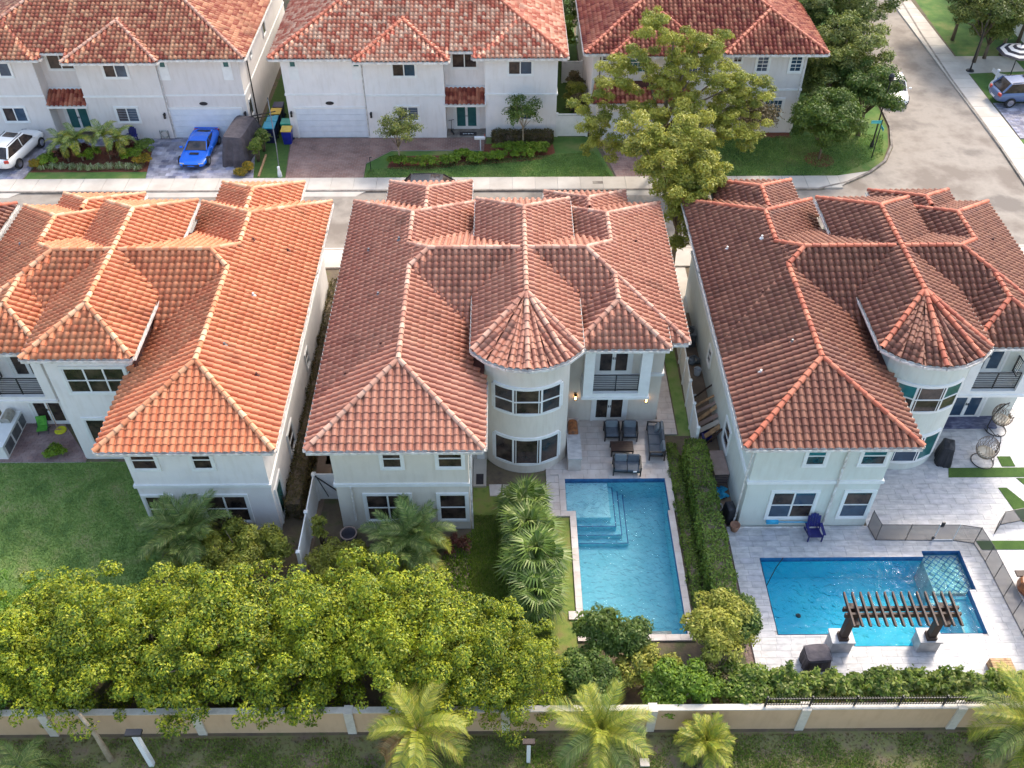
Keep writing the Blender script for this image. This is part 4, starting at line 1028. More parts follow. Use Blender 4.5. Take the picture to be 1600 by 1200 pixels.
b = MB(); b.box((5.9, 21.36, -.5), (6.9, 21.65, -.15)); b.build('bench', 'travertine', p1)
p2 = pool('swimming_pool', POOL2, [(11.3, 21.3), (14.35, 21.3), (14.35, 20.72), (17.05, 20.72), (17.05, 21.3), (20.05, 21.3), (20.05, 23.45), (20.35, 23.45), (20.35, 25.48), (18.65, 25.48), (18.65, 25.17), (11.3, 25.17)], -1.5, 'pool_plaster_deep', 'water_deep')
b = MB(); b.box((18.66, 23.46, -1.49), (20.34, 25.16, -.22)); b.box((18.66, 25.16, -1.49), (20.34, 25.47, -.22)); b.build('sun_shelf', 'marble', p2)
b = MB()
for k in range(-6, 12):
    for s in (1, -1):
        p0 = Vector((18.7 + .32 * k, 23.5 if s > 0 else 25.44)); L = 2.74
        q = clip_poly([(p0.x, p0.y, 0), (p0.x + .07, p0.y, 0), (p0.x + .07 + 1.94, p0.y + 1.94 * s, 0), (p0.x + 1.94, p0.y + 1.94 * s, 0)][::1 if s > 0 else -1], [(18.67, 23.47), (20.33, 23.47), (20.33, 25.46), (18.67, 25.46)])
        if len(q) >= 3: b.add([(v[0], v[1], -.216 + .003 * (s > 0)) for v in q], [tuple(range(len(q)))])
b.build('mosaic_lattice', 'pool_mosaic', p2)
b = MB(); b.box((18.5, 23.3, -1.49), (20.04, 23.45, -.4)); b.box((18.35, 23.1, -1.49), (19.4, 23.3, -.45)); b.box((19.4, 21.32, -1.49), (20.04, 23.3, -.55)); b.build('bench', 'pool_plaster', p2)
b = MB(); b.box((18.35, 23.02, -.43), (19.45, 23.1, -.4)); b.box((19.38, 21.32, -.5), (19.46, 23.02, -.47)); b.build('bench_edge', 'marble', p2)
mb = MB(); mb.lathe([(0, -1.49), (.12, -1.49), (.1, -1.46), (0, -1.45)], 12, (12.9, 23.2, 0)); mb.build('drain', 'black_metal', p2)
# turf strips let into the deck
for poly in ([(21.35, 29.82), (30, 29.82), (30, 30.42), (21.55, 30.42)], [(24.2, 30.5), (24.85, 30.5), (24.85, 31.15), (24.2, 31.15)], [(23.5, 29.15), (23.9, 29.15), (24.7, 27.8), (24.3, 27.1), (23.85, 27.1)],
             [(24.6, 29.75), (25.0, 29.75), (26.2, 27.6), (25.7, 27.6)], [(21.4, 25.55), (30, 25.5), (30, 25.98), (21.3, 26.04)]):
    mb = MB(); mb.prism(poly, .06, .105); tag(mb.build('turf_strip', 'turf'), kind='structure')
mb = MB(); mb.box((21.6, 33.05, .02), (24.9, 33.84, .2)); tag(mb.build('doorstep', 'marble_dark'), kind='structure')
mb = MB(); mb.box((-1.62, 29.45, 0), (-.99, 31.24, .12)); tag(mb.build('doorstep', 'concrete'), kind='structure')
# ================================================================== boundary wall and rear fence
def boundary_wall():
    t = thing('boundary_wall', 'long tan stucco boundary wall with white cap and pilasters along the bottom', 'wall', (0, 17.3, 0))
    MB().box((-45, 17.22, 0), (45, 17.42, 1.52)).build('wall_panel', 'stucco_tan', t)
    b = MB(); x = -44
    xs = [-26.1, -18.5, -11.6, -4.3 + .05, -.05, 6.1, 11.15, 17.0, 23.2, 29.4]
    xs = [-30.6, -24.4, -17.45, -11.75, -6.0, -.1, 5.45, 11.22, 17.1, 23, 29]
    for x in xs: MB().box((x - .17, 17.14, 0), (x + .17, 17.5, 1.6)).build('pilaster', 'cap_stone', t)
    prev = -45
    for x in xs + [45]:
        MB().box((prev + .175, 17.2, 1.52), (x - .175, 17.44, 1.58)).build('cap_stone', 'cap_stone', t); prev = x
boundary_wall()
def iron_fence():
    t = thing('iron_fence', 'low black iron railing standing on the boundary wall by the right pool', 'fence', (9.6, 17.33, 1.6))
    b = MB(); b.bar((9.6, 17.33, 1.72), (19.2, 17.33, 1.72), .035); b.bar((9.6, 17.33, 2.14), (19.2, 17.33, 2.14), .035); b.build('rail', 'black_metal', t)
    p = MB().tube([(0, 0, 0), (0, 0, .62)], .013, 5); p0 = p.build('picket', 'black_metal', t, local=True)
    x = 9.66; k = 0
    while x < 19.2:
        if k % 16 == 0:
            MB().box((x - .03, 17.3, 1.6), (x + .03, 17.36, 2.3)).build('post', 'black_metal', t)
        else:
            o = p0 if k == 1 else p0.copy()
            if k != 1: COL.objects.link(o)
            o.location = (x - 9.6, 0, .05)
        x += .105; k += 1
iron_fence()
def pvc_fence(label, y0, y1, x0, x1, n, h=1.8, cat='fence'):
    t = thing('white_fence', label, cat, (x0, y0, 0))
    for i in range(n + 1):
        f = i / n; x = x0 + (x1 - x0) * f; y = y0 + (y1 - y0) * f
        b = MB(); b.box((x - .07, y - .07, 0), (x + .07, y + .07, h + .06)); b.add([(x - .09, y - .09, h + .06), (x + .09, y - .09, h + .06), (x + .09, y + .09, h + .06), (x - .09, y + .09, h + .06), (x, y, h + .14)], [(0, 1, 4), (1, 2, 4), (2, 3, 4), (3, 0, 4), (3, 2, 1, 0)])
        b.build('post', 'trim_white', t)
        if i < n:
            xa, ya = x0 + (x1 - x0) * (i / n), y0 + (y1 - y0) * (i / n); xb, yb = x0 + (x1 - x0) * ((i + 1) / n), y0 + (y1 - y0) * ((i + 1) / n)
            b = MB(); b.bar((xa, ya, .1), (xb, yb, .1), .05, .12); b.bar((xa, ya, h - .05), (xb, yb, h - .05), .05, .12); b.bar((xa, ya, h / 2), (xb, yb, h / 2), .02, h - .3); b.build('fence_panel', 'trim_white', t)
    return t
pvc_fence('white vinyl fence running between the middle and right houses', 31.6, 43.2, 9.28, 9.62, 7)
pvc_fence('white vinyl fence along the hedge at the left of the middle house', 24.4, 28.75, -8.95, -8.92, 2)
g = pvc_fence('white vinyl gate panel across the passage left of the middle house', 28.8, 28.8, -8.9, -7.55, 1, cat='gate')
b = MB(); b.bar((-8.85, 28.72, 1.75), (-7.7, 28.72, .4), .04); b.bar((-8.8, 28.7, 1.8), (-8.4, 28.7, .3), .03); b.build('brace', 'black_metal', g)
pvc_fence('white vinyl panel closing the passage right of the middle house', 44.0, 44.0, 7.8, 9.4, 1)
pvc_fence('white vinyl fence panel right of the white house across the street', 62.95, 62.95, 3.8, 6.0, 1)
pvc_fence('white wall panel closing the far end of the grass passage behind the white house', 71.5, 71.5, 4.6, 6.1, 1)
# mesh pool fence
def mesh_fence():
    t = thing('pool_safety_fence', 'see-through dark mesh pool safety fence curving round the right pool', 'fence', (16.6, 26.9, 0))
    pts = [(16.62, 26.9), (16.75, 26.12), (18.1, 26.1), (19.35, 26.08), (20.25, 26.08), (21.15, 25.9), (21.3, 24.9), (21.35, 24.0), (21.4, 23.05), (21.45, 22.15), (21.5, 21.3), (21.55, 20.4), (21.6, 19.5)]
    for (xa, ya), (xb, yb) in zip(pts[:-1], pts[1:]):
        b = MB(); d = Vector((xb - xa, yb - ya, 0)); b.add([(xa, ya, .1), (xb, yb, .1), (xb, yb, 1.22), (xa, ya, 1.22)], [(0, 1, 2, 3)]); b.build('mesh_panel', 'pool_mesh', t)
        b = MB(); b.bar((xa, ya, 1.22), (xb, yb, 1.22), .022); b.bar((xa, ya, .1), (xb, yb, .1), .022); b.build('edge_band', 'cover_black', t)
    for i, (x, y) in enumerate(pts): MB().tube([(x, y, 0.08), (x, y, 1.26)], .017, 6).build('post', 'black_metal' if i not in (3, 4) else 'trim_white', t)
    b = MB(); b.box((19.38, 26.04, 1.1), (19.52, 26.1, 1.42)); b.box((19.25, 26.05, .2), (19.36, 26.11, .36)); b.build('latch', 'black_metal', t)
    b = MB(); b.bar((19.38, 26.08, .14), (20.22, 26.08, .14), .04); b.build('gate_rail', 'trim_white', t)
mesh_fence()
def open_gate():
    t = thing('folded_mesh_panel', 'loose section of dark pool mesh fence lying folded on the white deck', 'fence panel', (23.2, 26.6, 0))
    pts = [(22.3, 26.45), (22.75, 26.95), (24.6, 27.35)]
    for (xa, ya), (xb, yb) in zip(pts[:-1], pts[1:]):
        b = MB(); b.add([(xa, ya, .1), (xb, yb, .1), (xb, yb + .1, .9), (xa, ya + .1, .9)], [(0, 1, 2, 3)]); b.build('mesh_panel', 'pool_mesh', t)
        b = MB(); b.bar((xa, ya, .1), (xb, yb, .1), .03); b.bar((xa, ya + .1, .9), (xb, yb + .1, .9), .03); b.bar((xa, ya, .08), (xa, ya + .1, .92), .03); b.build('post', 'black_metal', t)
open_gate()
def pergola():
    t = thing('pergola', 'dark brown timber pergola on two white stone piers over the right pool edge', 'pergola', (15.5, 20.9, 0))
    for x in (13.62, 17.2):
        b = MB(); b.box((x - .42, 20.42, .05), (x + .42, 21.02, .82)); o = b.build('pier', 'marble', t)
        b = MB(); b.box((x - .47, 20.37, .82), (x + .47, 21.07, .9)); b.build('pier_cap', 'marble', o)
        MB().box((x - .14, 20.5, .9), (x + .14, 20.78, 2.66)).build('post', 'dark_wood', t)
        b = MB(); b.box((x - .19, 20.45, .9), (x + .19, 20.83, 1.08)); b.build('post_base', 'dark_wood', t)
        MB().box((x - .11, 20.1, 2.5), (x + .11, 21.1, 2.7)).build('bracket', 'dark_wood', t)
    for y in (20.46, 20.74): MB().box((13.2, y - .05, 2.7), (17.75, y + .05, 2.94)).build('beam', 'dark_wood', t)
    m0 = None
    for k in range(14):
        x = 13.36 + k * .322
        if m0 is None:
            b = MB(); b.add([(-.035, -.78, .1), (.035, -.78, .1), (.035, .78, .1), (-.035, .78, .1), (-.035, -.66, 0), (.035, -.66, 0), (.035, .66, 0), (-.035, .66, 0), (-.035, -.78, .17), (.035, -.78, .17), (.035, .78, .17), (-.035, .78, .17)],
                            [(7, 6, 5, 4), (8, 9, 10, 11), (4, 5, 1, 0), (0, 1, 9, 8), (6, 7, 3, 2), (2, 3, 11, 10), (1, 5, 6, 2), (1, 2, 10, 9), (4, 0, 3, 7), (0, 8, 11, 3)])
            m0 = b.build('rafter', 'dark_wood', t, local=True); o = m0
        else: o = m0.copy(); COL.objects.link(o)
        o.location = (x - 15.5, 20.6 - 20.9, 2.9)
pergola()
# ================================================================== patio furniture
def seat_set(name, label, wd, n, loc, rz, pillow=False, cat='chair', group=None, depth=.82):
    t = thing(name, label, cat, loc, rz, group); L = dict(local=True); w = wd / 2; d = depth / 2
    for sx in (-1, 1):
        b = MB(); x = sx * (w - .03)
        b.box((x - .03, -d, 0), (x + .03, -d + .07, .6)); b.box((x - .03, d - .07, 0), (x + .03, d, .6)); b.box((x - .035, -d, .58), (x + .035, d, .63)); b.box((x - .02, -d + .07, .3), (x + .02, d - .07, .34))
        b.build('side_frame', 'black_metal', t, **L)
    b = MB(); b.box((-w + .06, -d + .02, .24), (w - .06, -d + .07, .32)); b.box((-w + .06, d - .08, .24), (w - .06, d - .03, .32)); b.box((-w + .06, -d + .07, .25), (w - .06, d - .08, .28))
    b.box((-w + .06, d - .05, .62), (w - .06, d, .68)); b.box((-w + .06, d - .04, .32), (w - .06, d - .01, .36)); b.build('seat_frame', 'black_metal', t, **L)
    cw = (wd - .14) / n
    for i in range(n):
        x = -w + .07 + (i + .5) * cw
        c = MB(); c.box((x - cw / 2 + .01, -d + .03, .29), (x + cw / 2 - .01, d - .16, .43)); c.build('seat_cushion', 'cushion', t, bevel=.035, **L)
        c = MB(); mt = Matrix.Translation((x, d - .13, .60)) @ Matrix.Rotation(R(-14), 4, 'X'); c.boxm((cw - .03, .14, .40), mt); c.build('back_cushion', 'cushion_light' if i % 2 == 0 or n == 1 else 'cushion', t, bevel=.04, **L)
    if pillow:
        c = MB(); mt = Matrix.Translation((-w + .38, d - .34, .60)) @ Matrix.Rotation(R(-25), 4, 'X') @ Matrix.Rotation(R(10), 4, 'Y'); c.boxm((.42, .14, .40), mt); c.build('pillow', 'cushion_light', t, bevel=.06, **L)
    return t
Z0 = .09
seat_set('armchair', 'dark metal patio armchair with grey cushions, left one facing the coffee table', .78, 1, (5.28, 32.72, Z0), 0, group='two patio armchairs')
seat_set('armchair', 'dark metal patio armchair with grey cushions, right one facing the coffee table', .78, 1, (6.18, 32.70, Z0), R(-3), group='two patio armchairs')
seat_set('sofa', 'long grey cushioned patio sofa with pillow, along the terrace edge', 2.1, 3, (7.42, 32.05, Z0), R(-90 - 3), True, 'sofa', depth=.8)
seat_set('loveseat', 'two seat grey patio loveseat facing the middle pool with its back to the coffee table', 1.36, 2, (5.82, 30.42, Z0), R(-3), cat='loveseat')
t = thing('coffee_table', 'dark slatted wooden coffee table between the patio seats', 'table', (5.68, 31.62, Z0))
for k in range(5): b = MB(); b.box((-.56, -.33 + k * .134, .4), (.56, -.33 + k * .134 + .122, .43)); b.build('table_slat', 'table_wood', t, local=True)
for sx in (-1, 1):
    for sy in (-1, 1): b = MB(); b.box((sx * .52 - .03, sy * .31 - .03, 0), (sx * .52 + .03, sy * .31 + .03, .4)); b.build('leg', 'black_metal', t, local=True)
b = MB(); b.box((-.56, -.34, .34), (.56, -.3, .4)); b.box((-.56, .3, .34), (.56, .34, .4)); b.build('apron', 'black_metal', t, local=True)
b = MB(); b.box((6.08, 29.97, .42), (6.25, 30.0, .5)); tag(b.build('paper_tag', 'print_white'), 'small white paper tag on the front of the loveseat', 'tag')
# outdoor kitchen
def kitchen(label, loc, rz, lx, ly, top, side, grill_m, grill_label, flip=False, fronts=True):
    t = thing('outdoor_kitchen', label, 'counter', loc, rz)
    b = MB(); b.box((-lx / 2, -ly / 2, 0), (lx / 2, ly / 2, .84)); b.build('cabinet', side, t, local=True)
    b = MB(); b.box((-lx / 2 - .03, -ly / 2 - .03, .84), (lx / 2 + .03, ly / 2 + .03, .9)); b.build('worktop', top, t, local=True)
    if fronts:
        for k in range(3):
            y = -ly / 2 + .2 + k * (ly - .4) / 2.6
            b = MB(); b.box((lx / 2, y, .12), (lx / 2 + .025, y + (ly - .4) / 3.2, .72)); b.build('cabinet_door', 'grey_metal', t, local=True)
    g = thing('grill', grill_label, 'grill', Vector(loc) + Matrix.Rotation(rz, 3, 'Z') @ Vector((0, ly / 2 - .75, .9)), rz)
    b = MB(); b.box((-.24, -.36, 0), (.24, .36, .14)); b.build('grill_body', grill_m, g, local=True)
    b = MB(); pr = [(.24 * math.cos(a * math.pi / 8) * .95, .14 + .2 * math.sin(a * math.pi / 8)) for a in range(9)]
    n = len(pr); b.add([(x, -.35, z) for x, z in pr] + [(x, .35, z) for x, z in pr], [(i, i + 1, n + i + 1, n + i) for i in range(n - 1)] + [tuple(range(n))[::-1], tuple(range(n, 2 * n))]); b.build('hood', grill_m, g, local=True)
    b = MB(); b.bar((.27, -.3, .22), (.27, .3, .22), .025); b.build('handle', 'steel', g, local=True)
    return t
kitchen('marble topped outdoor counter beside the round tower of the middle house', (3.28, 31.75, .07), 0, .62, 2.7, 'marble', 'travertine', 'copper', 'bronze coloured built-in grill at the far end of the marble counter', fronts=False)
t = kitchen('white outdoor kitchen with steel cabinet doors on the patio at left', (-24.95, 32.75, .07), 0, .85, 2.7, 'trim_white', 'trim_white', 'steel', 'stainless steel grill on the white outdoor kitchen at left')
t = thing('beach_chair', 'green folding chair against the wall by the left patio doors', 'chair', (-23.45, 33.4, .07), R(10))
b = MB(); b.boxm((.5, .04, .6), Matrix.Translation((0, .1, .5)) @ Matrix.Rotation(R(-20), 4, 'X')); b.build('backrest', 'green_fabric', t, local=True)
b = MB(); b.boxm((.5, .45, .04), Matrix.Translation((0, -.15, .28))); b.build('seat', 'green_fabric', t, local=True)
for sx in (-1, 1): b = MB(); b.bar((sx * .25, -.35, 0), (sx * .25, .1, .5), .03); b.bar((sx * .25, .2, 0), (sx * .25, -.3, .3), .03); b.build('leg', 'black_metal', t, local=True)
t = thing('float_toy', 'flat yellow round toy on the paving by the left patio doors', 'toy', (-22.6, 33.3, .07))
MB().lathe([(0, 0), (.26, 0), (.3, .05), (.26, .1), (0, .1)], 16).build('disc', 'yellow_fabric', t, local=True)
t = thing('broom', 'long pale pole leaning on the left patio doors', 'broom', (-22.7, 33.3, .07)); MB().tube([(0, 0, .12), (-.25, .42, 1.7)], .018, 6).build('pole', 'light_wood', t, local=True); MB().box((-.15, -.04, 0), (.15, .04, .12)).build('head', 'light_wood', t, local=True)
# hanging egg chairs
def egg_chair(label, loc, rz):
    t = thing('hanging_chair', label, 'hanging chair', loc, rz, 'hanging egg chairs')
    b = MB(); ring = [(.52 * math.cos(a * math.pi / 10), .52 * math.sin(a * math.pi / 10), .03) for a in range(21)]; b.tube(ring, .025, 6, cap=False); b.build('base_ring', 'black_metal', t, local=True)
    b = MB(); b.tube([(-.52, 0, .03), (-.66, 0, .5), (-.64, 0, 1.1), (-.45, 0, 1.6), (-.15, 0, 1.85), (.12, 0, 1.86)], .028, 6); b.bar((-.3, -.42, .03), (-.6, 0, .4), .03); b.bar((-.3, .42, .03), (-.6, 0, .4), .03); b.build('stand', 'black_metal', t, local=True)
    b = MB(); b.tube([(.08, 0, 1.84), (.08, 0, 1.62)], .012, 5); b.build('chain', 'black_metal', t, local=True)
    # woven basket: open egg of crossing strands
    b = MB(); nn = 16
    def pt(u, v):   # u around, v height
        r = .50 * math.sin(v) ** .85
        return (.08 + r * math.cos(u), r * math.sin(u) * 1.02, 1.02 - .60 * math.cos(v))
    for k in range(22):
        u0 = k * 2 * math.pi / 22
        lim = 1.0 if math.cos(u0 + .2) < .25 else .52
        for s in (1, -1):
            pts = [pt(u0 + s * .9 * j / 9, .25 + (2.85 * lim - .25) * j / 9) for j in range(10)]; b.tube(pts, .011, 4, cap=False)
    b.build('basket', 'wicker', t, local=True)
    b = MB(); b.lathe([(0, .5), (.26, .52), (.40, .66), (.42, .74), (.30, .72), (0, .66)], 16, (.08, 0, 0)); b.build('cushion', 'cushion_cream', t, local=True, smooth=True)
    return t
egg_chair('round woven hanging egg chair nearer the pool, standing by the turf strip', (23.35, 30.85, .08), R(200))
egg_chair('woven hanging egg chair tilted sideways by the right house doorstep', (24.8, 33.0, .08), R(20))
def adirondack(label, loc, rz):
    t = thing('adirondack_chair', label, 'chair', loc, rz, 'navy adirondack chairs'); K = dict(local=True)
    for k in range(5):
        x = -.24 + k * .12; h = .62 + .14 * (1 - ((k - 2) / 2) ** 2)
        b = MB(); b.boxm((.108, .025, h), Matrix.Translation((x, .3 + h * .13, .34 + h / 2)) @ Matrix.Rotation(R(-16), 4, 'X')); b.build('back_slat', 'navy_plastic', t, **K)
    for k in range(5):
        b = MB(); b.boxm((.56, .1, .025), Matrix.Translation((0, -.28 + k * .12, .37 - k * .022))); b.build('seat_slat', 'navy_plastic', t, **K)
    for sx in (-1, 1):
        b = MB(); b.box((sx * .33 - .065, -.36, .55), (sx * .33 + .065, .34, .58)); b.build('armrest', 'navy_plastic', t, **K)
        b = MB(); b.box((sx * .31 - .02, -.32, 0), (sx * .31 + .02, -.24, .55)); b.build('leg', 'navy_plastic', t, **K)
        b = MB(); b.bar((sx * .29, -.28, .34), (sx * .29, .5, .04), .035, .09); b.bar((sx * .31, .28, .12), (sx * .31, .3, .55), .035, .07); b.build('leg', 'navy_plastic', t, **K)
    return t
adirondack('navy adirondack chair on the marble deck against the right house', (13.95, 26.35, .08), 0)
adirondack('navy adirondack chair on the grey pavers beside the front door across the street', (-27.05, 62.15, .06), R(-8))
# covered things
def covered_box(name, label, cat, loc, rz, sx, sy, sz, m, taper=.9, n=7, sag=.05):
    """draped cover with folds"""
    t = thing(name, label, cat, loc, rz); V = []; F = []; k = 40
    lev = [(1.0, 0.0), (1.03, sz * .25), (1.0, sz * .6), (.98, sz * .9), (.95, sz), (.7, sz + .03), (0.01, sz + .05)]
    for li, (s, z) in enumerate(lev):
        for i in range(k):
            a = 2 * math.pi * i / k; c, q = math.cos(a), math.sin(a); e = 8
            r = 1 / ((abs(c) ** e + abs(q) ** e) ** (1 / e)); fold = 1 + (.05 * math.sin(a * 9 + 1.3) + .03 * math.sin(a * 17)) * (1 - z / sz if z < sz else 0)
            tp = 1 - (1 - taper) * min(1, z / sz)
            V.append((sx / 2 * r * c * s * fold * tp, sy / 2 * r * q * s * fold * tp, max(0, z) + (.02 * math.sin(a * 3) if 0 < li < 6 else 0)))
    for li in range(len(lev) - 1):
        for i in range(k): F.append((li * k + i, li * k + (i + 1) % k, (li + 1) * k + (i + 1) % k, (li + 1) * k + i))
    b = MB(); b.add(V, F); b.build('cover', m, t, local=True, smooth=False)
    b = MB(); b.tube([(sx / 2 * taper * 1.04 * math.cos(a * math.pi / 8) * (1 / ((abs(math.cos(a * math.pi / 8)) ** 8 + abs(math.sin(a * math.pi / 8)) ** 8) ** .125)), sy / 2 * 1.04 * taper * math.sin(a * math.pi / 8) * (1 / ((abs(math.cos(a * math.pi / 8)) ** 8 + abs(math.sin(a * math.pi / 8)) ** 8) ** .125)), sz * .93) for a in range(17)], .012, 4, cap=False); b.build('hem', m, t, local=True)
    return t
covered_box('covered_grill', 'brown-grey fabric covered cube on the marble deck by the hedge', 'covered grill', (12.45, 19.95, .08), R(4), 1.05, .8, .85, 'cover_grey', .97)
covered_box('covered_grill', 'black covered grill beside the tower of the right house', 'covered grill', (21.45, 31.0, .08), R(-20), .75, 1.1, 1.1, 'cover_black', .72)
covered_box('covered_planter', 'black covered bundle at the corner of the right house', 'covered bundle', (10.28, 27.5, .01), R(10), .5, .8, .9, 'cover_black', .75)
t = covered_box('covered_boat', 'tall dark tarpaulin covered trailer beside the blue sports car', 'covered trailer', (-18.75, 61.0, .07), R(-8), 2.0, 4.6, 1.9, 'cover_grey', .72)
b = MB(); b.bar((.5, 1.4, 1.9), (.5, 1.5, 3.0), .06); b.bar((.35, 1.4, 1.9), (.52, 1.5, 2.9), .03); b.bar((.5, 1.5, 1.95), (2.0, 2.2, 2.05), .06); b.bar((.5, 1.4, 1.8), (1.9, 2.1, 1.8), .05); b.build('rack', 'black_metal', t, local=True)
def deckbox(label, loc, rz, sx, sy, sz):
    t = thing('deck_box', label, 'storage box', loc, rz)
    b = MB(); b.box((-sx / 2 + .03, -sy / 2 + .03, 0), (sx / 2 - .03, sy / 2 - .03, sz - .07)); b.build('body', 'deck_box_side', t, local=True, bevel=.02)
    b = MB(); b.box((-sx / 2, -sy / 2, sz - .07), (sx / 2, sy / 2, sz)); b.build('lid', 'deck_box', t, local=True, bevel=.02)
    b = MB()
    for k in range(5): b.box((-sx / 2 + .01, -sy / 2 + .01, .06 + k * .12), (sx / 2 - .01, sy / 2 - .01, .08 + k * .12))
    b.build('rib', 'deck_box', t, local=True)
deckbox('taupe plastic deck box in the dirt passage beside the right house', (10.22, 30.3, .01), R(2), .72, 1.55, .75)
t = thing('tarpaulin', 'crumpled bright blue tarpaulin beside the deck box', 'tarpaulin', (10.0, 29.0, 0)); b = MB()
V = []; nx = 9
for j in range(nx):
    for i in range(nx): V.append(((i / 8 - .5) * .95 + .12 * math.sin(j * 1.3), (j / 8 - .5) * .7 + .1 * math.cos(i * 1.7), .04 + .22 * abs(math.sin(i * 1.9 + j * .8) * math.cos(j * 1.3 - i * .4)) * (1 - abs(i / 4 - 1) ** 3)))
b.add(V, [(j * nx + i, j * nx + i + 1, (j + 1) * nx + i + 1, (j + 1) * nx + i) for j in range(nx - 1) for i in range(nx - 1)]); b.build('sheet', 'tarp_blue', t, local=True)
t = thing('plant_pot', 'round terracotta pot in front of the covered bundle', 'pot', (10.42, 26.75, .05))
MB().lathe([(.14, 0), (.2, .2), (.24, .42), (.2, .42), (.17, .3), (0, .3)], 14).build('pot', 'terracotta', t, local=True, smooth=True)
t = thing('hose', 'pale coiled hose lying in the strip below the blue tarpaulin', 'hose', (9.95, 28.1, .02)); b = MB()
b.tube([(.16 * math.cos(a * .5), .22 * math.sin(a * .5), .02 + a * .003) for a in range(40)], .018, 5); b.build('coil', 'print_white', t, local=True)
# scrap timber leaning on the passage wall
specs = [(10.2, 34.6, 1.5, .16, 25, 'light_wood'), (10.25, 34.1, 1.7, .2, 30, 'deck_box'), (10.2, 33.7, 1.5, .22, 22, 'light_wood'), (10.22, 33.3, 1.4, .3, 28, 'deck_box'), (10.2, 32.9, 1.3, .3, 33, 'concrete'), (10.22, 32.5, 1.2, .28, 26, 'light_wood'), (10.25, 35.3, 1.6, .1, 20, 'dark_wood'), (10.3, 32.1, 1.5, .12, 12, 'dark_wood')]
wl = ['narrow pale plank', 'wide taupe board', 'pale wide plank', 'taupe panel', 'light grey panel', 'short pale panel', 'thin dark plank', 'dark plank']
for i, ((x, y, L, wd, an, m), l_) in enumerate(zip(specs, wl)):
    b = MB(); b.boxm((wd, .03, L), Matrix.Translation((0, 0, L * .42)) @ Matrix.Rotation(R(an + 20), 4, 'Y') @ Matrix.Rotation(R(90), 4, 'Z')); o = b.build('scrap_board', m)
    pos = ['farthest but one', 'third from the far end', 'fourth from the far end', 'middle', 'just past the middle', 'second nearest', 'farthest', 'nearest the deck box'][i]
    tag(o, l_ + ' leaning in the dirt passage, ' + pos, 'board', 'scrap boards in the passage'); o.location = (x, y, .02); o.rotation_euler = (0, 0, R(-6 + 5 * i % 13))
b = MB(); b.box((-.25, -.3, 0), (.25, .3, .25)); o = b.build('box', 'navy_plastic'); tag(o, 'blue crate under the scrap boards in the dirt passage', 'crate'); o.location = (10.05, 32.6, .01)
for x, y, lbl, m, s_ in ((10.3, 37.3, 'white bucket in the dirt passage, the nearer of the two pale containers', 'print_white', .22), (10.25, 38.3, 'grey bag heap in the dirt passage by the air conditioner', 'grey_metal', .3), (9.95, 35.6, 'small white rag lying in the dirt passage', 'print_white', .1)):
    if s_ == .22:
        t = thing('bucket', lbl, 'bucket', (x, y, .01)); MB().lathe([(0, 0), (.17, 0), (.21, .38), (.19, .38), (.15, .05)], 12).build('pail', m, t, local=True); MB().tube([(.2 * math.cos(a * math.pi / 6), 0, .38 + .1 * math.sin(a * math.pi / 6)) for a in range(7)], .008, 4).build('handle', 'black_metal', t, local=True)
    else:
        b = MB(); V = []; k = 10
        for j, (r, z) in enumerate(((1, 0), (1.15, .35), (.95, .8), (.5, 1.1), (.02, 1.15))):
            for i in range(k): V.append((s_ * r * math.cos(i * .628) * (1 + .2 * math.sin(i * 2.3 + j)), s_ * r * math.sin(i * .628) * (1 + .2 * math.cos(i * 1.9 + j)), s_ * z * (1 + .15 * math.sin(i * 1.7))))
        b.add(V, [(j * k + i, j * k + (i + 1) % k, (j + 1) * k + (i + 1) % k, (j + 1) * k + i) for j in range(4) for i in range(k)]); o = b.build('bag' if s_ > .2 else 'rag', m); o.location = (x, y, .01); tag(o, lbl, 'bag' if s_ > .2 else 'rag')
def ac_unit(label, loc, rz, s=1.0):
    t = thing('air_conditioner', label, 'air conditioner', loc, rz)
    b = MB(); b.box((-.4 * s, -.4 * s, 0), (.4 * s, .4 * s, .9 * s)); b.build('housing', 'grey_metal', t, local=True, bevel=.03)
    b = MB()
    for k in range(9): b.box((-.41 * s, -.41 * s, (.08 + k * .085) * s), (.41 * s, .41 * s, (.11 + k * .085) * s))
    b.build('louvre', 'black_metal', t, local=True)
    b = MB(); b.lathe([(.12, .905 * s), (.33 * s, .905 * s), (.33 * s, .93 * s), (.12, .93 * s)], 18); b.build('fan_guard', 'black_metal', t, local=True)
ac_unit('grey air conditioner standing in the left passage against the orange roofed house', (-9.85, 41.4, 0), 0)
ac_unit('dark air conditioner in the dirt passage against the right house', (10.1, 39.9, 0), 0)
t = thing('barrel_planter', 'open dark rimmed barrel at the ground corner of the middle house', 'barrel', (-7.15, 26.3, 0))
MB().lathe([(0, .05), (.25, .05), (.36, .3), (.38, .6), (.33, .6), (.3, .2), (0, .15)], 18).build('barrel', 'cover_grey', t, local=True, smooth=True)
MB().lathe([(.33, .6), (.39, .6), (.39, .65), (.33, .65), (.33, .6)], 18).build('rim', 'deck_box', t, local=True)
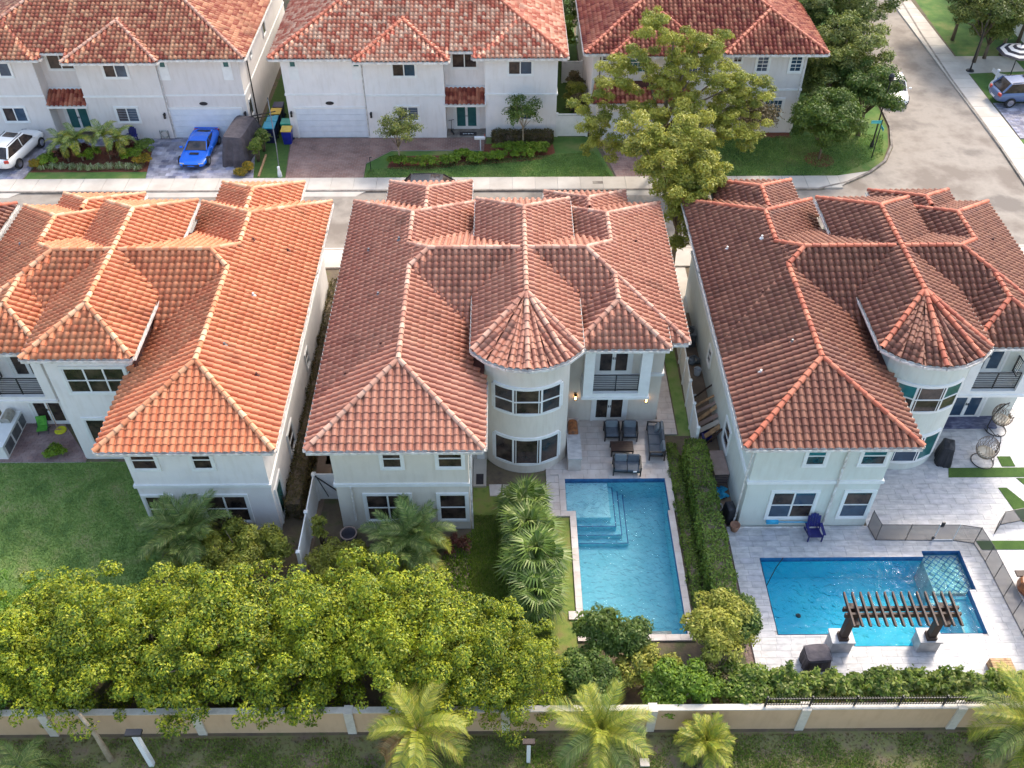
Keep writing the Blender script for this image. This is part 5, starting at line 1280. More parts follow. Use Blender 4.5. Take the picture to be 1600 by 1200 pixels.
# stepping stones, door mat
for i, (x0, x1) in enumerate(((-.9, -.3), (-.2, .1), (.16, .5), (.56, .9), (.96, 1.3), (1.36, 1.75))):
    b = MB(); r = .3 if i == 0 else .02
    b.prism([(x0 - i * 0, 28.95), (x1, 28.95), (x1 + .06, 29.6), (x0 + (.0), 29.6)] if i else [(x0 + .1, 28.9), (x1 - .2, 28.9), (x1, 29.1), (x1 + .05, 29.6), (x0 + .05, 29.6)], .0, .05)
    tag(b.build('stepping_stone', 'travertine'), 'pale stepping stone below the tower, %s from the doorstep' % ['first', 'second', 'third', 'fourth', 'fifth', 'sixth'][i], 'stepping stone', 'stepping stones under the tower')
b = MB(); b.box((-1.48, 29.55, .122), (-1.12, 30.2, .135)); tag(b.build('door_mat', 'mat_dark'), 'dark door mat on the side doorstep of the middle house', 'mat')
t = thing('door_mat', 'dark mat with pale lettering on the porch across the street', 'mat', (-2.7, 63.2, .1)); MB().box((-.62, -.25, 0), (.62, .25, .02)).build('rug', 'mat_dark', t, local=True)
def letters(txt, parent, loc, size, m, rot=(0, 0, 0)):
    c = bpy.data.curves.new('lettering', 'FONT'); c.body = txt; c.size = size; c.align_x = 'CENTER'; c.align_y = 'CENTER'; c.extrude = .002
    o = bpy.data.objects.new('lettering', c); COL.objects.link(o); dg = bpy.context.evaluated_depsgraph_get(); me = bpy.data.meshes.new_from_object(o.evaluated_get(dg)); bpy.data.objects.remove(o)
    me.materials.clear(); me.materials.append(M[m]); o = bpy.data.objects.new('lettering', me); COL.objects.link(o); o.parent = parent; o.location = loc; o.rotation_euler = rot; return o
b = MB()
for i, x in enumerate((-.38, -.26, -.15, -.02, .08, .2, .31)): b.box((x, -.08 + .02 * (i % 3), .02), (x + .07, .06 + .02 * (i % 2), .024))
b.build('mat_print', 'print_white', t, local=True)
t = thing('wood_slab_seat', 'brown rough wooden stump seat at the right edge behind the mesh fence', 'stump', (22.6, 23.4, .08)); b = MB(); V = []; k = 14
for j, (r, z) in enumerate(((.42, 0), (.5, .25), (.46, .55), (.4, .62), (.02, .6))):
    for i in range(k): V.append((r * (1 + .08 * math.sin(i * 2.1)) * math.cos(i * 2 * math.pi / k), 1.2 * r * (1 + .06 * math.cos(i * 3.3)) * math.sin(i * 2 * math.pi / k), z))
b.add(V, [(j * k + i, j * k + (i + 1) % k, (j + 1) * k + (i + 1) % k, (j + 1) * k + i) for j in range(4) for i in range(k)]); b.build('stump', 'copper', t, local=True)
b = MB(); b.box((-.55, .3, .55), (.6, .6, .62)); b.build('plank', 'dark_wood', t, local=True)
t = thing('wooden_crate', 'tan wooden crate top showing behind the low hedge at lower right', 'crate', (19.9, 19.6, .08))
for k in range(5): b = MB(); b.box((-.42, -.28 + k * .115, .42), (.42, -.28 + k * .115 + .1, .45)); b.build('slat', 'light_wood', t, local=True)
MB().box((-.42, -.28, 0), (.42, .29, .41)).build('crate_body', 'light_wood', t, local=True)
# pool vacuum head and hose on the near wall of the right pool
b = MB(); b.tube([(11.5, 24.2, -.9), (12.0, 24.85, -.2), (12.3, 25.1, .2)], .02, 6); tag(b.build('pool_pole', 'black_metal'), 'thin dark pole dipping into the left end of the right pool', 'pool pole')
b = MB(); b.tube([(12.0, 26.9, .5), (12.5, 26.85, .52), (14.0, 26.85, .5)], .03, 6); b.box((11.85, 26.8, .42), (12.4, 26.95, .58)); tag(b.build('pool_net', 'tarp_blue'), 'blue pool brush on its pole hung low on the right house wall', 'pool brush')
# objects beyond the street -------------------------------------------------
def bin_(label, loc, rz, body, lid, s=1.0):
    t = thing('wheelie_bin', label, 'bin', loc, rz, 'household bins'); K = dict(local=True)
    b = MB(); b.add([(x * .26 * s, y * .30 * s, 0) for x, y in ((-1, -1), (1, -1), (1, 1), (-1, 1))] + [(x * .32 * s, y * .37 * s, .95 * s) for x, y in ((-1, -1), (1, -1), (1, 1), (-1, 1))], [(3, 2, 1, 0), (0, 1, 5, 4), (1, 2, 6, 5), (2, 3, 7, 6), (3, 0, 4, 7), (4, 5, 6, 7)]); b.build('body', body, t, bevel=.03, **K)
    b = MB(); b.box((-.35 * s, -.4 * s, .95 * s), (.35 * s, .4 * s, 1.02 * s)); b.build('lid', lid, t, bevel=.03, **K)
    for sx in (-1, 1): b = MB(); b.tube([(sx * .28 * s, .33 * s, .1), (sx * .34 * s, .33 * s, .1)], .1, 10); b.build('wheel', 'rubber', t, **K)
    return t
bin_('navy bin with teal lid, front one beside the covered trailer', (-17.0, 62.5, 0), 0, 'bin_navy', 'bin_teal', 1.25)
bin_('teal lidded bin, second of the row beside the covered trailer', (-17.0, 63.7, 0), 0, 'bin_navy', 'bin_teal', 1.15)
bin_('navy bin with yellow lid in the row by the brown roofed house', (-16.95, 64.8, 0), 0, 'bin_navy', 'bin_yellow', 1.15)
bin_('all navy bin, rearmost of the row by the brown roofed house', (-16.95, 65.9, 0), 0, 'bin_navy', 'bin_navy', 1.1)
bin_('bright blue bin with yellow lid at the corner of the brick driveway', (-15.75, 62.25, 0), 0, 'bin_blue', 'bin_yellow', 1.1)
bin_('bin with green lid behind the bright blue bin', (-15.95, 63.35, 0), 0, 'bin_green', 'bin_green', 1.1)
t = thing('guy_wire_pole', 'thin grey utility rod with a white base at the pavement edge', 'pole', (-15.6, 57.6, 0)); MB().tube([(0, 0, 0), (0, .5, 2.0), (-.5, 2.5, 4.6)], .035, 6).build('rod', 'grey_metal', t, local=True); MB().lathe([(.16, 0), (.14, .3), (.09, .5), (.1, .75), (.02, .8)], 10).build('base', 'print_white', t, local=True)
t = thing('kick_scooter', 'small dark kick scooter parked on the porch across the street', 'scooter', (-3.85, 63.35, .1), R(20))
b = MB(); b.box((-.06, -.3, .08), (.06, .3, .11)); b.bar((0, .28, .1), (0, .18, .95), .035); b.build('frame', 'black_metal', t, local=True); b = MB(); b.bar((-.2, .18, .95), (.2, .18, .95), .03); b.build('handlebar', 'black_metal', t, local=True)
for y in (-.3, .32): b = MB(); b.tube([(-.02, y, .07), (.02, y, .07)], .07, 10); b.build('wheel', 'rubber', t, local=True)
t = thing('mailbox', 'white mailbox on a post at the end of the brick path', 'mailbox', (-1.75, 60.9, 0)); MB().box((-.04, -.04, 0), (.04, .04, 1.0)).build('post', 'print_white', t, local=True); b = MB(); b.box((-.42, -.1, .95), (.35, .1, 1.15)); b.build('box', 'print_white', t, local=True, bevel=.03); MB().box((.3, -.02, 1.1), (.34, .02, 1.35)).build('flag', 'lamp_red', t, local=True)
t = thing('garden_stake', 'short black stake with a hooked arm at the driveway edge', 'stake', (-9.35, 58.2, 0)); b = MB(); b.bar((0, 0, 0), (0, 0, 1.1), .05); b.bar((0, 0, 1.1), (.15, 0, 1.1), .05); b.build('rod', 'black_metal', t, local=True)
t = thing('hose_reel', 'round hose reel mounted low on the wall left of the garage', 'hose reel', (-24.75, 62.6, .5)); b = MB(); b.tube([(.28 * math.cos(a * math.pi / 6), 0, .28 * math.sin(a * math.pi / 6)) for a in range(13)], .06, 6); b.build('coil', 'steel', t, local=True); b = MB(); b.bar((-.3, 0, -.4), (-.3, 0, .3), .04); b.bar((.3, 0, -.4), (.3, 0, .3), .04); b.build('stand', 'grey_metal', t, local=True)
# street lamp and sign
t = thing('street_lamp', 'tall thin black street lamp on the corner lawn', 'street lamp', (26.55, 61.3, 0)); MB().tube([(0, 0, 0), (0, 0, .5), (0, 0, 5.0)], [.09, .06, .045], 8).build('pole', 'black_metal', t, local=True); MB().lathe([(.16, 0), (.13, .25), (.07, .5)], 10).build('base', 'black_metal', t, local=True)
MB().lathe([(.03, 5.0), (.16, 5.08), (.2, 5.4), (.12, 5.55), (0, 5.62)], 10).build('lantern', 'black_metal', t, local=True)
t = thing('street_sign', 'black post with a teal street name sign on the corner lawn', 'sign', (26.1, 59.7, 0)); MB().tube([(0, 0, 0), (0, 0, 3.0)], .04, 8).build('post', 'black_metal', t, local=True)
b = MB(); b.box((-.75, -.015, 2.7), (-.04, .015, 2.92)); b.build('name_plate', 'sign_teal', t, local=True); b = MB(); b.box((-.015, -.6, 2.42), (.015, -.04, 2.62)); b.build('name_plate', 'sign_teal', t, local=True)
t = thing('street_lamp', 'black lamp post on the far pavement under the trees at right', 'street lamp', (38.0, 73.3, 0)); MB().tube([(0, 0, 0), (0, 0, .5), (0, 0, 4.6)], [.09, .06, .045], 8).build('pole', 'black_metal', t, local=True); MB().lathe([(.35, 0), (.3, .1), (.07, .14)], 10).build('base', 'black_metal', t, local=True); MB().lathe([(.03, 4.6), (.16, 4.68), (.2, 5.0), (0, 5.1)], 10).build('lantern', 'black_metal', t, local=True)
# striped parasol
t = thing('parasol', 'large black and white ringed parasol on the lawn at top right', 'parasol', (40.6, 71.8, 0)); MB().tube([(0, 0, .1), (0, 0, 2.75)], .04, 8).build('pole', 'black_metal', t, local=True)
b = MB(); b.box((-.45, -.45, 0), (.45, .45, .14)); b.build('base', 'canvas_white', t, local=True, bevel=.05)
rr = [0.0, .35, .62, .9, 1.18, 1.46, 1.72]; 
for k in range(6):
    b = MB(); V = []
    for r in (rr[k], rr[k + 1]):
        for i in range(8): V.append((r * math.cos(i * math.pi / 4 + .39), r * math.sin(i * math.pi / 4 + .39), 2.85 - .32 * r))
    b.add(V, [(i, (i + 1) % 8, 8 + (i + 1) % 8, 8 + i) for i in range(8)]); b.build('canopy_ring', 'canvas_black' if k % 2 else 'canvas_white', t, local=True)
for i in range(8): a = i * math.pi / 4 + .39; MB().bar((0, 0, 2.78), (1.68 * math.cos(a), 1.68 * math.sin(a), 2.29), .025).build('rib', 'black_metal', t, local=True)
MB().lathe([(.05, 2.85), (.08, 2.9), (.02, 3.05), (0, 3.05)], 8).build('finial', 'canvas_black', t, local=True)
def lounger(label, loc, rz):
    t = thing('sun_lounger', label, 'sun lounger', loc, rz, 'pale sun loungers on the top right lawn')
    b = MB(); b.box((-.34, -.9, .28), (.34, .35, .4)); b.build('mattress', 'canvas_white', t, local=True, bevel=.03)
    b = MB(); b.boxm((.68, .75, .1), Matrix.Translation((0, .65, .52)) @ Matrix.Rotation(R(30), 4, 'X')); b.build('backrest', 'canvas_white', t, local=True, bevel=.03)
    for sx in (-1, 1):
        for y in (-.8, .3): b = MB(); b.box((sx * .3 - .03, y - .03, 0), (sx * .3 + .03, y + .03, .28)); b.build('leg', 'light_wood', t, local=True)
lounger('pale sun lounger just right of the parasol base', (42.6, 70.9, 0), R(70)); lounger('pale sun lounger left of the parasol, end on', (40.0, 71.6, 0), R(60)); lounger('pale sun lounger behind the slate blue car', (41.2, 70.0, 0), R(75))
t = thing('watering_bottle', 'pale green bottle shaped garden ornament on the lawn', 'garden ornament', (38.6, 70.1, 0)); MB().lathe([(0, 0), (.28, 0), (.32, .3), (.26, .6), (.1, .8), (.08, 1.5), (.13, 1.62), (0, 1.66)], 12).build('body', 'leaf_variegated' if False else 'print_white', t, local=True, smooth=True)
t = thing('toy_slide', 'lime yellow play tub under the trees at top right', 'play tub', (42.7, 75.8, 0)); MB().lathe([(0, .1), (.6, .1), (.8, .5), (.7, .5), (.55, .2), (0, .2)], 14).build('tub', 'yellow_fabric', t, local=True)
# ================================================================== cars
def car(label, loc, rz, paint, kind, scale=1.0, cat='car'):
    t = thing('parked_car', label, cat, loc, rz, 'cars parked along the street'); K = dict(local=True)
    # body sections along y: (y, halfwidth, z_bottom, z_shoulder); front = -y
    if kind == 'sport':
        Lh = 2.3; sec = [(-2.3, .62, .3, .48), (-2.15, .86, .2, .60), (-1.5, .97, .18, .74), (-.7, .95, .18, .82), (.2, .94, .18, .86), (1.0, 1.0, .18, .96), (1.8, .98, .2, .98), (2.22, .86, .3, .92), (2.3, .7, .4, .8)]
        roof = [(-.75, .74, .83), (-.05, .62, 1.18), (.55, .6, 1.22), (1.5, .55, 1.02), (1.9, .5, .97)]; wy = (-1.4, 1.42); wr = .34
    elif kind == 'sedan':
        sec = [(-2.3, .62, .35, .6), (-2.15, .84, .25, .72), (-1.4, .92, .2, .88), (-.8, .93, .2, .94), (.6, .93, .2, .98), (1.6, .92, .22, 1.0), (2.2, .84, .3, .96), (2.32, .68, .4, .8)]
        roof = [(-1.0, .76, .92), (-.3, .64, 1.38), (.5, .64, 1.45), (1.2, .62, 1.32), (1.8, .7, .99)]; wy = (-1.42, 1.35); wr = .33
    else:
        sec = [(-2.4, .66, .4, .78), (-2.25, .88, .3, .95), (-1.5, .96, .25, 1.08), (-.9, .97, .25, 1.12), (.6, .97, .25, 1.14), (1.7, .96, .28, 1.14), (2.3, .92, .32, 1.1), (2.42, .8, .45, .95)]
        roof = [(-1.15, .82, 1.1), (-.4, .7, 1.66), (.5, .71, 1.74), (1.7, .69, 1.7), (2.2, .8, 1.12)]; wy = (-1.48, 1.45); wr = .38
    V = []; F = []; k = 8
    for y, hw, zb, zs in sec:
        V += [(-hw * .9, y, zb), (-hw, y, zb + (zs - zb) * .35), (-hw * .98, y, zb + (zs - zb) * .8), (-hw * .86, y, zs), (hw * .86, y, zs), (hw * .98, y, zb + (zs - zb) * .8), (hw, y, zb + (zs - zb) * .35), (hw * .9, y, zb)]
    for s in range(len(sec) - 1):
        for i in range(k): F.append((s * k + i, s * k + (i + 1) % k, (s + 1) * k + (i + 1) % k, (s + 1) * k + i))
    F.append(tuple(range(k))[::-1]); F.append(tuple((len(sec) - 1) * k + i for i in range(k)))
    b = MB(); b.add(V, F); bo = b.build('body', paint, t, smooth=True, **K)
    md = bo.modifiers.new('sub', 'SUBSURF'); md.levels = 1; md.render_levels = 1
    # cabin: glass house with painted roof panel
    V = []; F = []
    for y, hw, z in roof:
        zb = .9 if kind != 'suv' else 1.08
        if kind == 'sport': zb = .8
        V += [(-hw - .08 * (z > zb + .1), y, zb) if False else (-max(hw + .12 * (z > zb + .12), hw), y, min(zb, z)), (-hw, y, z - .03), (-hw * .8, y, z), (hw * .8, y, z), (hw, y, z - .03), (max(hw + .12 * (z > zb + .12), hw), y, min(zb, z))]
    for s in range(len(roof) - 1):
        for i in range(5): F.append((s * 6 + i, s * 6 + i + 1, (s + 1) * 6 + i + 1, (s + 1) * 6 + i))
    F.append((0, 1, 2, 3, 4, 5)); F.append(tuple(len(V) - 6 + i for i in range(6))[::-1])
    b = MB(); b.add(V, F); b.build('windows', 'glass_dark', t, smooth=False, **K)
    b = MB(); r = roof[1:4]
    for (y0, w0, z0), (y1, w1, z1) in zip(r[:-1], r[1:]):
        b.add([(-w0, y0, z0 - .015), (w0, y0, z0 - .015), (w1, y1, z1 - .015), (-w1, y1, z1 - .015), (-w0 * .85, y0, z0 + .025), (w0 * .85, y0, z0 + .025), (w1 * .85, y1, z1 + .025), (-w1 * .85, y1, z1 + .025)], [(4, 5, 6, 7), (0, 4, 7, 3), (1, 2, 6, 5), (0, 1, 5, 4), (2, 3, 7, 6)])
    for sx in (-1, 1):     # pillars
        zb = .9 if kind == 'sedan' else (.8 if kind == 'sport' else 1.1)
        b.bar((sx * roof[0][1], roof[0][0], roof[0][2]), (sx * roof[1][1], roof[1][0], roof[1][2]), .06); b.bar((sx * roof[-1][1], roof[-1][0], roof[-1][2]), (sx * roof[-2][1], roof[-2][0], roof[-2][2]), .1)
        b.bar((sx * (roof[2][1] + .1), .35, zb), (sx * roof[2][1], .35, roof[2][2] - .03), .06)
    b.build('roof', paint, t, **K)
    for sx in (-1, 1):
        for y in wy:
            hw = 1.0 if kind != 'sedan' else .95
            b = MB(); b.tube([(sx * (hw - .2), y, wr), (sx * (hw - .0), y, wr)], wr, 18); w_ = b.build('wheel', 'rubber', t, **K)
            b = MB(); b.tube([(sx * (hw - .02), y, wr), (sx * (hw + .012), y, wr)], wr * .62, 12); r_ = b.build('rim', 'chrome' if kind != 'sport' else 'grey_metal', w_, **K)
        b = MB(); b.boxm((.22, .12, .14), Matrix.Translation((sx * 1.02, roof[0][0] + .25, (1.0 if kind != 'sport' else .92) + (.15 if kind == 'suv' else 0)))); b.build('mirror', paint, t, bevel=.03, **K)
        zs = sec[1][3]; b = MB(); b.boxm((.36, .14, .12), Matrix.Translation((sx * .62, sec[1][0] + .04, zs - .1)) @ Matrix.Rotation(R(20 * sx), 4, 'Z')); b.build('headlight', 'chrome', t, bevel=.03, **K)
        b = MB(); b.boxm((.30, .14, .2 if kind == 'suv' else .12), Matrix.Translation((sx * .72, sec[-2][0] + .04, sec[-2][3] - .14)) @ Matrix.Rotation(R(-16 * sx), 4, 'Z')); b.build('tail_light', 'lamp_red', t, bevel=.03, **K)
    b = MB(); b.boxm((.5, .03, .12), Matrix.Translation((0, sec[-1][0] + .01, .6))); b.build('number_plate', 'print_white', t, **K)
    b = MB(); b.boxm((1.1, .06, .16), Matrix.Translation((0, sec[0][0] + .05, .42))); b.build('grille', 'black_metal', t, **K)
    if kind == 'suv':
        b = MB(); b.box((-.45, -.2, 1.765), (.45, .4, 1.785)); b.build('sunroof', 'glass_dark', t, **K)
        for sx in (-1, 1): b = MB(); b.bar((sx * .62, -.3, 1.78), (sx * .62, 1.6, 1.76), .03); b.build('roof_rail', 'black_metal', t, **K)
    if kind == 'sport':
        b = MB(); b.box((-.3, -1.3, .775), (.3, -1.05, .80)); b.box((-.34, 1.35, 1.06), (.34, 1.75, 1.03)); b.build('vent', 'black_metal', t, **K)
        b = MB(); b.box((-.8, 2.16, .93), (.8, 2.27, .965)); b.build('spoiler', paint, t, **K)
    t.scale = (scale * 1.06, scale, scale * .9) if kind == 'sport' else (scale,) * 3
    return t
car('white estate car with dark sunroof parked at the far left driveway', (-34.55, 60.3, .07), R(180 - 10), 'car_white', 'suv')
car('bright blue low sports car parked on the grey paved driveway', (-21.75, 60.55, .07), R(-2), 'car_blue', 'sport', 1.0)
car('white sedan half hidden under the trees on the side road', (30.35, 69.2, .01), R(-8), 'car_white', 'sedan')
car('slate blue off-road car on the paved driveway at the right edge', (40.1, 68.0, .07), R(90 + 4), 'car_slate', 'suv', 1.05)
car('black car by the far kerb, only its roof showing above the middle house', (-4.5, 54.35, .01), R(90), 'car_black', 'suv')
# ================================================================== vegetation
def unit(v): return v / np.maximum(np.linalg.norm(v, axis=1, keepdims=True), 1e-9)
def rand_dir(n): return unit(rng.normal(size=(n, 3)))
def leaf_quads(P, N, size, ar=.5, fold=.0):
    """diamond leaves at P lying roughly across N; returns V, F"""
    n = len(P); r = rand_dir(n); t = unit(np.cross(N, r)); b = np.cross(N, t); s = size * rng.uniform(.5, 1.45, (n, 1))
    tip = P + t * s; base = P - t * s * .2; l = P + t * s * .4 + b * s * ar * .5 + N * s * .08; rr = P + t * s * .4 - b * s * ar * .5 + N * s * .08
    V = np.stack([base, l, tip, rr], 1).reshape(-1, 3); F = np.arange(4 * n).reshape(n, 4)
    return V, F
def crown_mesh(name, m, clumps, leaves, size, ar=.55, up=.5, tintw=.35, parent=None, spread=.75):
    """clumps: (n,4) centre + radius. Leaves sit in a shell of each clump, facing outwards and up"""
    clumps = np.asarray(clumps, dtype=float); w = clumps[:, 3] ** 2; w /= w.sum(); idx = rng.choice(len(clumps), leaves, p=w)
    d = rand_dir(leaves); d[:, 2] = np.abs(d[:, 2]) * .9 - .25 * (rng.random(leaves) < .35) * 2 * np.abs(d[:, 2]); d = unit(d)
    rad = clumps[idx, 3] * (spread + (1.15 - spread) * rng.random(leaves) ** .6)
    rad = rad * np.where(rng.random(leaves) < .10, rng.uniform(1.0, 1.45, leaves), 1.0)
    P_ = clumps[idx, :3] + d * rad[:, None] * np.array([1, 1, .8])
    N = unit(d * 1.0 + rand_dir(leaves) * .75 + np.array([0, 0, up]))
    V, F = leaf_quads(P_, N, size, ar); ct = rng.random(len(clumps))
    tint = np.mod(ct[idx] * tintw + rng.random(leaves) * (1 - tintw), 1.0)
    return mesh_np(name, V, F, tint, m, parent)
def shell_clumps(c, r, n, cr, squash=(1, 1, 1), low=-.3, jitter=.16):
    d = rand_dir(n * 4); d = d[d[:, 2] > low][:n]
    k = (1 - jitter * 2 * rng.random((len(d), 1)) ** 2)
    P_ = np.array(c) + d * np.array(r) * k
    return np.hstack([P_, rng.uniform(cr[0], cr[1], (len(d), 1))])
def trunk(name, pts, rs, m='bark', parent=None, n=7): return MB().tube(pts, rs, n).build(name, m, parent, local=True, smooth=True)
# ---- hedge trees behind the boundary wall
def hedge_variant(seed, rx, ry, z0, z1, m, leaves, size=.125, up=.6):
    zc = z0 + (z1 - z0) * .45; rz = z1 - zc
    c = shell_clumps((0, 0, zc), (rx, ry, rz), 150, (.2, .4), low=-.8, jitter=.42)
    inner = shell_clumps((0, 0, zc), (rx * .6, ry * .6, rz * .7), 25, (.35, .6), low=-.5)
    return np.vstack([c, inner])
hv = []
for k in range(5):
    t = thing('ficus_tree', None, None); cl = hedge_variant(k, 1.95, 3.15, .2, 4.6, None, 0)
    cr = crown_mesh('crown', 'leaf_ficus' if k < 4 else 'leaf_ficus_green', cl, 38000, .092, .6, .55, .5, t)
    tr = trunk('trunk', [(0, 0, 0), (.05, 0, .8), (0, .05, 1.6), (-.1, 0, 2.6)], [.12, .10, .09, .04], 'bark', t)
    for a in range(4): trunk('limb', [(0, 0, 1.2), (math.cos(a * 1.6 + k) * .7, math.sin(a * 1.6 + k) * 1.0, 2.2), (math.cos(a * 1.6 + k) * 1.2, math.sin(a * 1.6 + k) * 1.8, 3.0)], [.07, .05, .02], 'bark', t, 5)
    hv.append(t)
pos = [(-20.3, 19.5), (-18.2, 19.8), (-16.0, 19.5), (-13.9, 19.9), (-11.6, 19.5), (-9.4, 19.9), (-7.1, 19.6), (-5.0, 19.8), (-2.9, 19.6), (-1.0, 19.0), (.7, 18.5)]
sc = [1.0, 1.0, 1.02, .98, 1.0, 1.05, 1.02, 1.05, 1.0, .88, .72]
names = ['leftmost', 'second from the left', 'third from the left', 'fourth from the left', 'fifth from the left', 'sixth from the left', 'fifth from the right', 'fourth from the right', 'third from the right', 'second from the right', 'rightmost and smallest']
for i, ((x, y), s) in enumerate(zip(pos, sc)):
    o = hv[4] if i == 0 else hv[i - 1] if i < 5 else copy_tree(hv[(i - 1) % 4])
    put(o, (x, y, 0), rng.uniform(-.5, .5) + (math.pi if i % 3 == 0 else 0)); o.scale = (s, s * rng.uniform(.97, 1.05), s * rng.uniform(1.0, 1.16))
    tag(o, 'yellow-green ficus of the tall hedge, %s in the row' % names[i], 'tree', 'ficus trees in the tall hedge')
def shrub(name, label, cat, loc, r, h, m, leaves, size, n=40, cr=(.15, .3), low=-.2, group=None, stems=5, up=.5, ar=.55, z0=.25, rz=0, stemm='bark', spread=.7):
    t = thing(name, label, cat, loc, rz, group); rx, ry = (r, r) if not hasattr(r, '__len__') else r
    zc = z0 * h + (h * (1 - z0)) * .4
    c = np.vstack([shell_clumps((0, 0, zc), (rx - cr[0], ry - cr[0], h - zc - cr[0]), n, cr, low=low, jitter=.3), shell_clumps((0, 0, zc), (rx * .5, ry * .5, (h - zc) * .6), n // 4 + 1, cr, low=low)])
    crown_mesh('foliage', m, c, leaves, size, ar, up, .45, t, spread)
    for k in range(stems):
        a = k * 2.4; trunk('stem', [(.05 * math.cos(a), .05 * math.sin(a), 0), (rx * .35 * math.cos(a), ry * .35 * math.sin(a), h * .5), (rx * .6 * math.cos(a), ry * .6 * math.sin(a), h * .85)], [.03 + .01 * h, .02 + .006 * h, .008], stemm, t, 5)
    return t
# bushes right of the tall hedge
shrub('bush', 'dark green twin topped bush covering the lower left corner of the middle pool', 'bush', (3.7, 20.7, 0), (1.0, .9), 2.6, 'leaf_deep', 9000, .12, 44, (.18, .34))
shrub('bush', 'rounded dark green bush at the near edge of the middle pool', 'bush', (4.9, 20.3, 0), (1.0, .85), 2.4, 'leaf_deep', 8500, .12, 40, (.18, .32))
shrub('bush', 'olive bush below the dark bushes, above the boundary wall', 'bush', (3.0, 18.7, 0), (1.5, 1.2), 2.3, 'leaf_deep', 10000, .12, 50, (.2, .36))
shrub('bush', 'brownish olive bush just below the middle pool coping', 'bush', (5.6, 19.1, 0), (1.35, 1.1), 1.9, 'leaf_olive', 7500, .11, 36, (.18, .32), spread=.5)
shrub('bush', 'bright leafy bush above the boundary wall between two palms', 'bush', (6.7, 18.3, 0), (1.6, 1.05), 2.3, 'leaf_bright', 9500, .125, 48, (.2, .36))
shrub('bush', 'large pale olive bush right of the lower end of the middle pool', 'bush', (8.5, 20.6, 0), (1.45, 1.6), 2.9, 'leaf_olive', 14000, .115, 56, (.2, .38))
shrub('bush', 'tall green bush at the left corner of the marble deck', 'bush', (9.5, 20.9, 0), (.75, 1.2), 2.6, 'leaf_deep', 7500, .12, 34, (.18, .34))
shrub('bush', 'sparse brown twiggy bush between the two pools', 'bush', (8.0, 18.9, 0), (1.0, .9), 1.8, 'leaf_brown', 3500, .10, 26, (.14, .26), stems=14, spread=.3)
shrub('bush', 'glossy green bush above the wall below the marble deck corner', 'bush', (9.2, 18.4, 0), (1.3, 1.0), 2.1, 'leaf_clusia', 8500, .13, 40, (.18, .32))
# low clusia hedge along the marble deck
cv = []
for k in range(3):
    t = shrub('hedge_shrub', None, None, (0, 0, 0), (.78, .62), 1.75, 'leaf_clusia', 3600, .15, 20, (.16, .3), up=.8, stems=4, ar=.6)
    for a in range(7):
        x, y = rng.uniform(-.6, .6), rng.uniform(-.4, .4); crown_mesh('shoot', 'leaf_clusia', [(x, y, 1.5, .09), (x, y, 1.72, .08), (x, y, 1.92, .07)], 60, .14, .55, .9, .3, t)
    cv.append(t)
for i in range(11):
    o = cv[i] if i < 3 else copy_tree(cv[i % 3]); x = 10.6 + i * .95
    put(o, (x, 18.35 + rng.uniform(-.12, .12), 0), rng.uniform(0, 6.28)); o.scale = (1, 1, rng.uniform(.85, 1.08))
    tag(o, 'glossy clusia shrub behind the iron railing, %s from the left' % ['first', 'second', 'third', 'fourth', 'fifth', 'sixth', 'seventh', 'eighth', 'ninth', 'tenth', 'eleventh'][i], 'shrub', 'clusia shrubs along the iron railing')
# clipped box hedge between the properties
def box_hedge(label, x0, x1, y0, y1, h, m, leaves, size, name='clipped_hedge', cat='hedge', curve=None):
    t = thing(name, label, cat, ((x0 + x1) / 2, (y0 + y1) / 2, 0)); n = leaves
    lx, ly = (x1 - x0) / 2, (y1 - y0) / 2
    face = rng.choice(5, n, p=np.array([lx * ly * 4, lx * h * 2, lx * h * 2, ly * h * 2, ly * h * 2]) / (lx * ly * 4 + 4 * lx * h + 4 * ly * h))
    P_ = np.stack([rng.uniform(-lx, lx, n), rng.uniform(-ly, ly, n), rng.uniform(.05, h, n)], 1); N = np.zeros((n, 3))
    for k, (ax, v) in enumerate(((2, h), (1, -ly), (1, ly), (0, -lx), (0, lx))):
        s = face == k; P_[s, ax] = v; N[s, ax] = 1 if v > 0 else -1
    bump = .05 * np.sin(P_[:, 0] * 7 + P_[:, 1] * 3) + .05 * np.sin(P_[:, 1] * 6.1 + 1) + rng.normal(0, .035, n); P_ += N * bump[:, None]
    if curve: P_[:, 0] += curve * (P_[:, 1] / ly)
    N = unit(N + rand_dir(n) * .8); V, F = leaf_quads(P_, N, size, .6)
    mesh_np('foliage', V, F, np.mod(rng.random(n) * .6 + .2 * np.sin(P_[:, 1] * 1.3), 1), m, t)
    b = MB(); k = .07; c = curve or 0
    b.add([(-lx + k - c, -ly + k, 0), (lx - k - c, -ly + k, 0), (lx - k + c, ly - k, 0), (-lx + k + c, ly - k, 0), (-lx + k - c, -ly + k, h - k), (lx - k - c, -ly + k, h - k), (lx - k + c, ly - k, h - k), (-lx + k + c, ly - k, h - k)], [(4, 5, 6, 7), (0, 1, 5, 4), (1, 2, 6, 5), (2, 3, 7, 6), (3, 0, 4, 7)]); b.build('inner_twigs', 'bark', t, local=True)
    return t
box_hedge('long clipped green hedge between the middle pool and the marble deck', 8.62, 9.62, 21.6, 31.3, 1.35, 'leaf_hedge', 26000, .09)
box_hedge('rough brown-green hedge in the passage left of the middle house', -10.2, -9.45, 27.6, 44.5, 1.1, 'leaf_brown', 16000, .10)
box_hedge('low dark ground cover strip beside the middle pool coping', 7.95, 8.45, 22, 32, .22, 'leaf_hedge', 7000, .08, 'ground_cover', 'ground cover')
